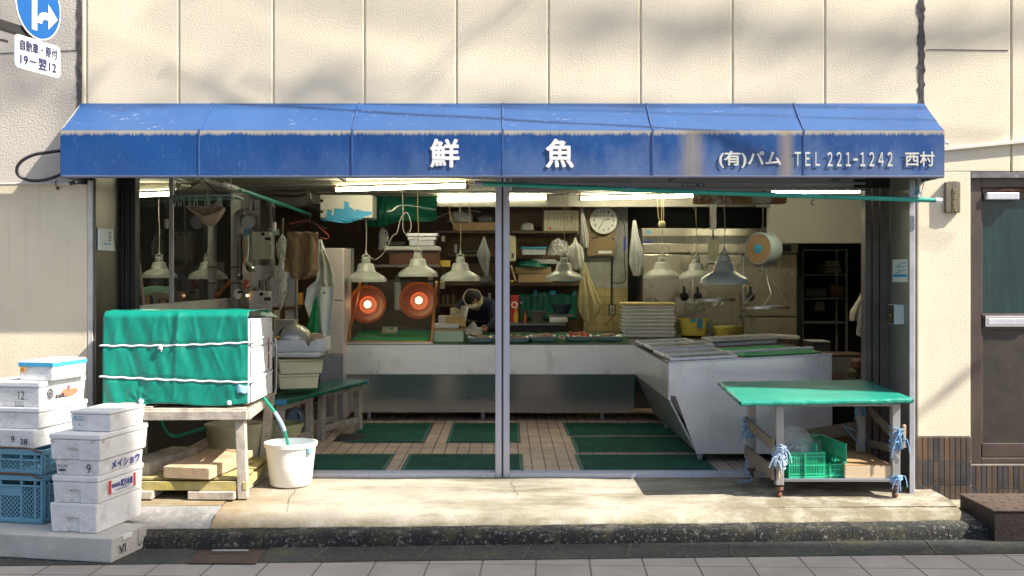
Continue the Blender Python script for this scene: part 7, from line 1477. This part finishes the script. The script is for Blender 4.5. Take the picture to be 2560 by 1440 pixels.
def sling(u, v):
    x = 468 + 94*u; top = 520 - 14*math.exp(-((u-.78)/.12)**2) - 6*(1-u); bot = 518 + 54*math.sin(math.pi*min(1, max(0, (u - .02)*1.0)))**.8*(.45 + .75*u if u < .8 else 1.05)
    return P(x, top + (bot-top)*v, D_ + .02) + Vector((0, .07*math.sin(math.pi*v)*(1 if v < .5 else -.2) - .05*math.sin(v*math.pi) + .012*math.sin(u*14 + v*6), 0))
g.grid(sling, 40, 20); part(bc, 'cloth', g, m_clothb, w=True, smooth=True, sol=.006)
for k, (xx, yt, yb, D_, lb) in enumerate(((416, 500, 553, 9.3, 'white lamp pull at the left under the ceiling'), (686, 518, 560, 9.8, 'white pull switch above the gas meter'))):
    t = thing('pull_switch', lb, 'pull switch', P(xx, yb, D_), 0, 'white pull switches'); part(t, 'cord', MB().tube([P(xx - 4*k, yt, D_), P(xx, yb, D_)], .009, 8), m_black, w=True); part(t, 'pull', MB().lathe([(.012, .0), (.018, .01), (.020, .06), (.016, .08), (.01, .082)], P(xx, yb + 18, D_), 14), m_white, w=True, smooth=True)
# stool with green scoop, broom sticks
GW = 'wooden handles leaning at the left shutter rail'
for k, (a, b, lb) in enumerate(((P(344, 652, 8.3), P(343, 800, 8.25), 'upright wooden stick at the left shutter rail'), (P(346, 655, 8.3), P(364, 800, 8.2), 'slanting wooden stick crossing the upright one'))): solo('stick', MB().tube([a, b], .014, 10), M('stick_wood', (.45, .33, .25), .7, var=.15), lb, 'stick', GW, smooth=True)
sl_ = thing('wooden_stool', 'upturned wooden stool holding a green plastic lining behind the tank', 'stool', P(400, 800, 8.9)); D_ = 8.9
m_stw = M('stool_wood', (.46, .33, .22), .7, var=.15); part(sl_, 'board', MB().bar(P(383, 738, D_), P(432, 742, D_), .05, .06), m_stw, w=True, bev=.004)
for a, b in (((388, 742), (392, 800)), ((407, 745), (408, 800)), ((368, 736), (372, 800))): part(sl_, 'leg', MB().bar(P(*a, D_ + .02), P(*b, D_ + .02), .028, .03), m_stw, w=True)
g = MB(); g.grid(lambda u, v: P(350 + 84*u, 720 + 20*v - 5*math.sin(u*3.1)*(1-v), D_ + .3 - .3*v), 14, 6); part(sl_, 'green_lining', g, m_turf, w=True, smooth=True, sol=.004)
# bench with tubs and helmet
BT = thing('long_bench', 'long bench board covered in dark green sheet with blue taped ends', 'bench board', (-1.7, 1.9, .47))
zb = .468; c0, c1 = Vector((px(672, 8.4), 8.4-DW, zb)), Vector((px(716, 8.42), 8.42-DW, zb)); c2, c3 = Vector((px(920, 10.05), 10.05-DW, zb)), Vector((px(838, 10.15), 10.15-DW, zb))
c0 = c0 + Vector((-.22, 0, 0))
part(BT, 'board', MB().prism([(p.x, p.y) for p in (c0, c1, c2, c3)], zb - .035, zb, axis='Z'), m_tarpd, w=True, bev=.008)
part(BT, 'blue_tape', MB().bar(c0 + Vector((.02, .008, -.018)), c1 + Vector((.0, .008, -.018)), .04, .042), M('tape_blue', (.05, .25, .48), .5), w=True, bev=.006); part(BT, 'blue_tape', MB().lathe([(0, -.02), (.02, -.018), (.022, .018), (0, .022)], c2 + Vector((-.01, -.01, -.018)), 12), m_bluetape, w=True)
def trestle(label, p0, p1, wd, z):
    d = (p1-p0).normalized(); n = Vector((-d.y, d.x, 0)); t = thing('trestle', label, 'trestle', (p0+p1)/2, 0, 'wooden trestles under the long bench')
    for p in (p0, p1):
        for s in (0, wd): part(t, 'leg', MB().bar(p + n*s + d*(.03 if p is p0 else -.03)*-1, p + n*s + Vector((0, 0, z)), .055, .055, up=tuple(d)), m_wood, w=True, bev=.004)
    part(t, 'top_rail', MB().bar(p0 + Vector((0, 0, z - .025)) - d*.04, p1 + Vector((0, 0, z - .025)) + d*.04, .06, .05).bar(p0 + n*wd + Vector((0, 0, z - .025)) - d*.04, p1 + n*wd + Vector((0, 0, z - .025)) + d*.04, .06, .05), m_wood, w=True, bev=.004)
    part(t, 'low_rail', MB().bar(p0 + Vector((0, 0, .10)), p1 + Vector((0, 0, .10)), .03, .055).bar(p0 + n*wd + Vector((0, 0, .10)), p1 + n*wd + Vector((0, 0, .10)), .03, .055), m_wood, w=True, bev=.004)
trestle('far wooden trestle with a low rail under the long bench', Vector((px(806, 9.45), 9.45-DW, 0)), Vector((px(893, 10.02), 10.02-DW, 0)), .26, .43); trestle('near wooden trestle half hidden under the long bench', Vector((px(702, 8.5), 8.5-DW, 0)), Vector((px(772, 9.15), 9.15-DW, 0)), .26, .43)
GTb = 'tubs and boxes stacked on the long bench'
def tub(label, xc, y0, y1, wpx, D_, m, d=.3, rz=.2):
    c = P(xc, y1, D_); h = (y1-y0)*D_/F; w = wpx*D_/F; t = thing('tub', label, 'tub', c, rz, GTb); g = MB(); g.prism([(-w*.46, 0), (w*.46, 0), (w*.495, h - .02), (-w*.495, h - .02)], -d/2, d/2)
    part(t, 'tub_body', g, m, bev=.01); part(t, 'rim', MB().box(-w/2, -d/2 - .012, h - .0195, w/2, d/2 + .012, h), m, bev=.006)
tub('lower cream plastic tub in the pile on the bench', 742, 932, 968, 100, 8.95, m_cream, .30, .30); tub('upper cream plastic tub in the pile on the bench', 750, 894, 931, 110, 8.95, m_cream, .30, .24)
solo('tray_board', MB().box(px(690, 8.9), 1.45, pz(893, 8.9), px(820, 8.9), 1.75, pz(889, 8.9)), m_steeld, 'thin grey board on the upper cream tub', 'board')
for k, (y0, y1, lb) in enumerate(((885, 889, 'lower thin foam lid on the bench pile'), (880, 884.5, 'upper thin foam lid on the bench pile'))): solo('foam_slab', MB().box(px(680, 8.85), 1.40, pz(y1, 8.85), px(806, 8.85), 1.75, pz(y0, 8.85)), m_foam, lb, 'foam lid', 'foam lids on the bench pile', bev=.004)
fb = thing('foam_box', 'broken open foam box holding the helmet on the bench pile', 'foam box', P(745, 880, 8.85), 0, GTb); D_ = 8.85
a, b, c, d = px(676, D_), px(812, D_), pz(879.5, D_), pz(845, D_); q = lambda x, y: (px(x, D_), pz(y, D_))
part(fb, 'front_wall', MB().prism([q(676, 879.5), q(812, 879.5), q(812, 846), q(788, 848), q(783, 855), q(778, 852), q(770, 868), q(765, 863), q(760, 850), q(676, 852)], D_-DW, D_-DW + .035), m_foam, w=True, bev=.004)
part(fb, 'box_body', MB().box(a, D_-DW + .0355, c, b, D_-DW + .35, c + .02).box(a, D_-DW + .0355, c + .02, a + .03, D_-DW + .35, d - .01).box(b - .03, D_-DW + .0355, c + .02, b, D_-DW + .35, d).box(a, D_-DW + .32, c + .02, b, D_-DW + .35, d), m_foam, w=True, bev=.004)
hm = thing('helmet', 'old silver open face helmet lying in the broken foam box', 'helmet', P(733, 850, 9.0)); hcn = P(733, 845, 9.0)
def hel(u, v):
    a, t_ = -2.55 + 5.1*u, math.pi*(.02 + .62*v); x, y, z = math.sin(t_)*math.sin(a), math.sin(t_)*math.cos(a), math.cos(t_); return hcn + Matrix.Rotation(math.radians(-65), 4, 'Z') @ Vector((.132*x, .150*y, .125*z - .01))
g = MB(); g.grid(hel, 40, 20); part(hm, 'shell', g, M('helmet_silver', (.42, .43, .42), .35, .4, var=.15, vs=6, dirt=((.40, .32, .10), .50, .62, 7)), w=True, smooth=True, sol=.012)
def hel2(u, v):
    a, t_ = 2*math.pi*u, math.pi*(.05 + .6*v); return hcn + Vector((.116*math.sin(t_)*math.cos(a), .118*math.sin(t_)*math.sin(a), .108*math.cos(t_) - .012))
g = MB(); g.grid(hel2, 30, 14); part(hm, 'lining', g, m_black, w=True, smooth=True)
solo('wood_piece', MB().box(px(765, 9.0), 1.72, pz(856, 9), px(802, 9.0), 1.8, pz(834, 9)), m_woodf, 'short wood piece sticking out behind the helmet', 'wood piece', bev=.004); solo('orange_bag', MB().prism([q(678, 851), q(702, 850), q(690, 840), q(680, 842)], D_-DW + .06, D_-DW + .12), M('orange_film', (.65, .28, .04), .4), 'bit of orange packing in the foam box', 'packing', bev=.006)
ch = thing('folding_chair', 'folded tubular steel chair frame leaning behind the foam tank', 'folding chair', P(680, 985, 8.5)); D_ = 8.5
part(ch, 'frame', MB().tube(smooth_path([P(672, 985, D_), P(673, 870, D_), P(676, 852, D_), P(684, 850, D_), P(689, 860, D_), P(688, 985, D_)], 5), .011, 10), m_steel, w=True, smooth=True); part(ch, 'inner_frame', MB().tube(smooth_path([P(676, 980, D_-.05), P(678, 885, D_-.05), P(682, 868, D_-.05), P(691, 872, D_-.05), P(690, 975, D_-.05)], 5), .009, 10), m_steel, w=True, smooth=True)
dt = thing('detergent_jug', 'translucent blue jug with a pink flower label under the bench', 'jug', P(737, 1084, 9.2)); D_ = 9.2
part(dt, 'jug', MB().prism([(px(x, D_), pz(y, D_)) for x, y in ((714, 1084), (758, 1084), (759, 1050), (752, 1028), (742, 1019), (730, 1022), (716, 1036))], D_-DW, D_-DW + .09), M('jug_blue', (.20, .27, .40), .3), w=True, bev=.02); part(dt, 'handle_gap', MB().prism([(px(x, D_), pz(y, D_)) for x, y in ((740, 1030), (748, 1036), (752, 1048), (746, 1046))], D_-DW - .003, D_-DW - .0005), m_black, w=True)
part(dt, 'pink_label', MB().prism([(px(729 + 14*math.cos(k*.628)*(1 + .15*(k % 2)), D_), pz(1072 + 10*math.sin(k*.628)*(1 + .15*(k % 2)), D_)) for k in range(10)], D_-DW - .004, D_-DW - .001), M('pink', (.55, .16, .36), .5), w=True); lettering(dt, 'さらさ', m_inkb, lambda u, v: P(720 + 20*u, 1078 - 8*v, D_ - .006) - world_of(dt), .02)
solo('floor_plate', MB().box(px(840, 9.5), 9.35-DW, .003, px(905, 9.5), 9.75-DW, .012), m_black, 'black rubber plate on the tiles under the bench end', 'mat')
# ------------------------------------------------------------------ small clutter
def lump(name, label, cat, x0, x1, y0, y1, D_, m, seed=1, dep=.7, group=None):
    c = P((x0+x1)/2, y1, D_); w = (x1-x0)*D_/F/2; h = (y1-y0)*D_/F; g = MB()
    def f(u, v):
        a = 2*math.pi*u; t_ = math.pi*v*.5; r = 1 + .22*noise.noise((math.cos(a)*1.8, math.sin(a)*1.8, v*2 + seed)) + .08*noise.noise((math.cos(a)*6, math.sin(a)*6, v*7 + seed))
        return c + Vector((w*r*math.cos(a)*math.cos(t_)**.6, w*dep*r*math.sin(a)*math.cos(t_)**.6, h*math.sin(t_)*r))
    g.grid(f, 36, 14); return solo(name, g, m, label, cat, group, smooth=True)
m_dkbag = M('dark_bag', (.05, .052, .05), .35, var=.3, vs=8, bump=.5, bs=20)
lump('plastic_bag', 'dim grey bag lying left on the high shelf', 'plastic bag', 1120, 1185, 532, 555, 12.0, m_bagg, 1); lump('plastic_bag', 'dark crumpled bag beside the dim grey one on the high shelf', 'plastic bag', 1186, 1240, 530, 555, 12.05, m_dkbag, 2)
lump('plastic_bag', 'crumpled grey bag on the high shelf right of the post', 'plastic bag', 1300, 1335, 557, 576, 12.0, m_bagg, 3); lump('plastic_bag', 'clear bag heap under the certificate', 'plastic bag', 1368, 1425, 600, 638, 12.0, m_filmw, 4)
lump('plastic_bag', 'dark green bag beside the cartons on the low shelf', 'plastic bag', 1290, 1375, 652, 668, 11.95, m_tarpd, 5); lump('plastic_bag', 'loose grey bags under the middle shelf', 'plastic bag', 1320, 1400, 648, 660, 12.0, m_bagg, 6)
pbox('teal_bowl', 'teal upturned dish at the right of the low shelf', 'dish', 1396, 1436, 698, 706, 11.9, .12, M('teal', (.03, .22, .20), .4), None, .02)
lump('plastic_bag', 'black bag on the low shelf left of the post', 'plastic bag', 1195, 1232, 680, 706, 11.9, m_dkbag, 7); lump('plastic_bag', 'clear bag bunched behind the steel trays', 'plastic bag', 945, 972, 575, 625, 11.6, m_filmw, 8)
solo('stick', MB().tube([P(1277, 663, 11.8), P(1289, 702, 11.8)], .012, 8), m_woodf, 'pale stick leaning on the low shelf just right of the post', 'stick', smooth=True)
pbox('yellow_sponge', 'yellow sponge at the left end of the low shelf right of the post', 'sponge', 1275, 1284, 700, 706, 11.9, .08, m_yel, None, .01)
solo('wall_hose', MB().tube(smooth_path([P(1090, 545, 12.1), P(1130, 530, 12.1), P(1180, 527, 12.1), P(1235, 538, 12.1)]), .006, 6), m_cordw, 'thin pale hose arching along the back wall above the high shelf', 'hose', smooth=True)
for k, (x0, x1, y0, y1, lb) in enumerate(((1103, 1112, 590, 604, 'small white switch plate on the panelling'), (1135, 1143, 611, 632, 'small glass jar beside the dark tools'))): pbox('small_fitting' if not k else 'glass_jar', lb, 'switch' if not k else 'jar', x0, x1, y0, y1, 11.9, .03, m_cloth if not k else m_bagg, None, .006)
pbox('tool_roll', 'dark tools lying on the shelf behind the third pendant lamp', 'tools', 1140, 1200, 622, 634, 12.0, .1, m_black, None, .02); pbox('shelf', 'dark narrow shelf behind the third pendant lamp', 'shelf', 1118, 1240, 635, 641, 12.0, .25, m_shelf, 'shelves on the back wall')
for k, (x0, x1, y0, y1, lb) in enumerate(((1100, 1112, 700, 722, 'pale upright card below the grey shelf, left one'), (1070, 1082, 690, 730, 'pale cloth strip hanging below the grey shelf'))): pbox('card', lb, 'card', x0, x1, y0, y1, 11.9, .02, m_cloth, None, .003)
lump('cloth', 'grey rag hanging between the two lamp reflections', 'cloth', 985, 1003, 690, 775, 11.6, m_bagg, 11, .5)
for k, xx in enumerate((1180, 1240)): solo('blue_bottle', MB().lathe([(0, 0), (.03, 0), (.03, .10), (.012, .14), (.012, .17), (0, .17)], P(xx + 8, 776, 11.85), 14), M('blue_liquid', (.03, .12, .22), .2), ['blue bottle behind the person', 'blue bottle by the funnel next to the post'][k], 'bottle', smooth=True)
# scattered small price cards among the trays
GC = 'price cards among the fish trays'
for k, (xx, lb) in enumerate(((1240, 'small white price card by the slatted tray'), (1327, 'small white price card between the second and third tray'), (1405, 'small white price card left of the red fish'), (1488, 'small white price card right of the red fish'))):
    c = P(xx, 846, 10.72); t = thing('price_card', lb, 'price card', c, 0, GC); part(t, 'card', MB().box(-.03, 0, 0, .03, .003, .032), m_paper); part(t, 'marks', MB().box(-.02, -.0015, .018, .02, -.0005, .024).box(-.022, -.0015, .007, .012, -.0005, .013), m_red)
# sheets and tools on the left wall
pbox('white_board', 'white board on the left wall behind the gas meters', 'board', 606, 632, 655, 722, 10.75, .02, m_white); pbox('paper_tag', 'pale green tag beside the clear umbrella', 'tag', 684, 698, 573, 588, 10.2, .006, M('tag_green', (.35, .52, .42), .6))
for k, (xx, y0, y1, m, lb) in enumerate(((652, 700, 722, m_steeld, 'short steel pipe union left of the panels'), (668, 700, 722, m_steeld, 'short steel pipe union right of the other one'), (634, 500, 525, m_dark, 'dark cable drop near the second green pole'))): solo('pipe_stub', MB().tube([P(xx, y0, 10.25), P(xx, y1, 10.25)], .02 if k < 2 else .006, 10), m, lb, 'pipe', smooth=True)
solo('copper_pipe', MB().tube([P(540, 742, 10.5), P(574, 702, 10.9)], .02, 10), M('orange_copper', (.75, .24, .05), .3, .6), 'shiny orange copper pipe slanting beside the thick grey pipe', 'pipe', smooth=True)
lump('plastic_bag', 'clear bag lump beside the broken foam box', 'plastic bag', 640, 690, 820, 850, 9.6, m_filmw, 13)
pbox('carton', 'grey carton standing behind the foam box pile', 'carton', 690, 735, 800, 845, 9.6, .2, M('carton_dim', (.34, .31, .24), .8))
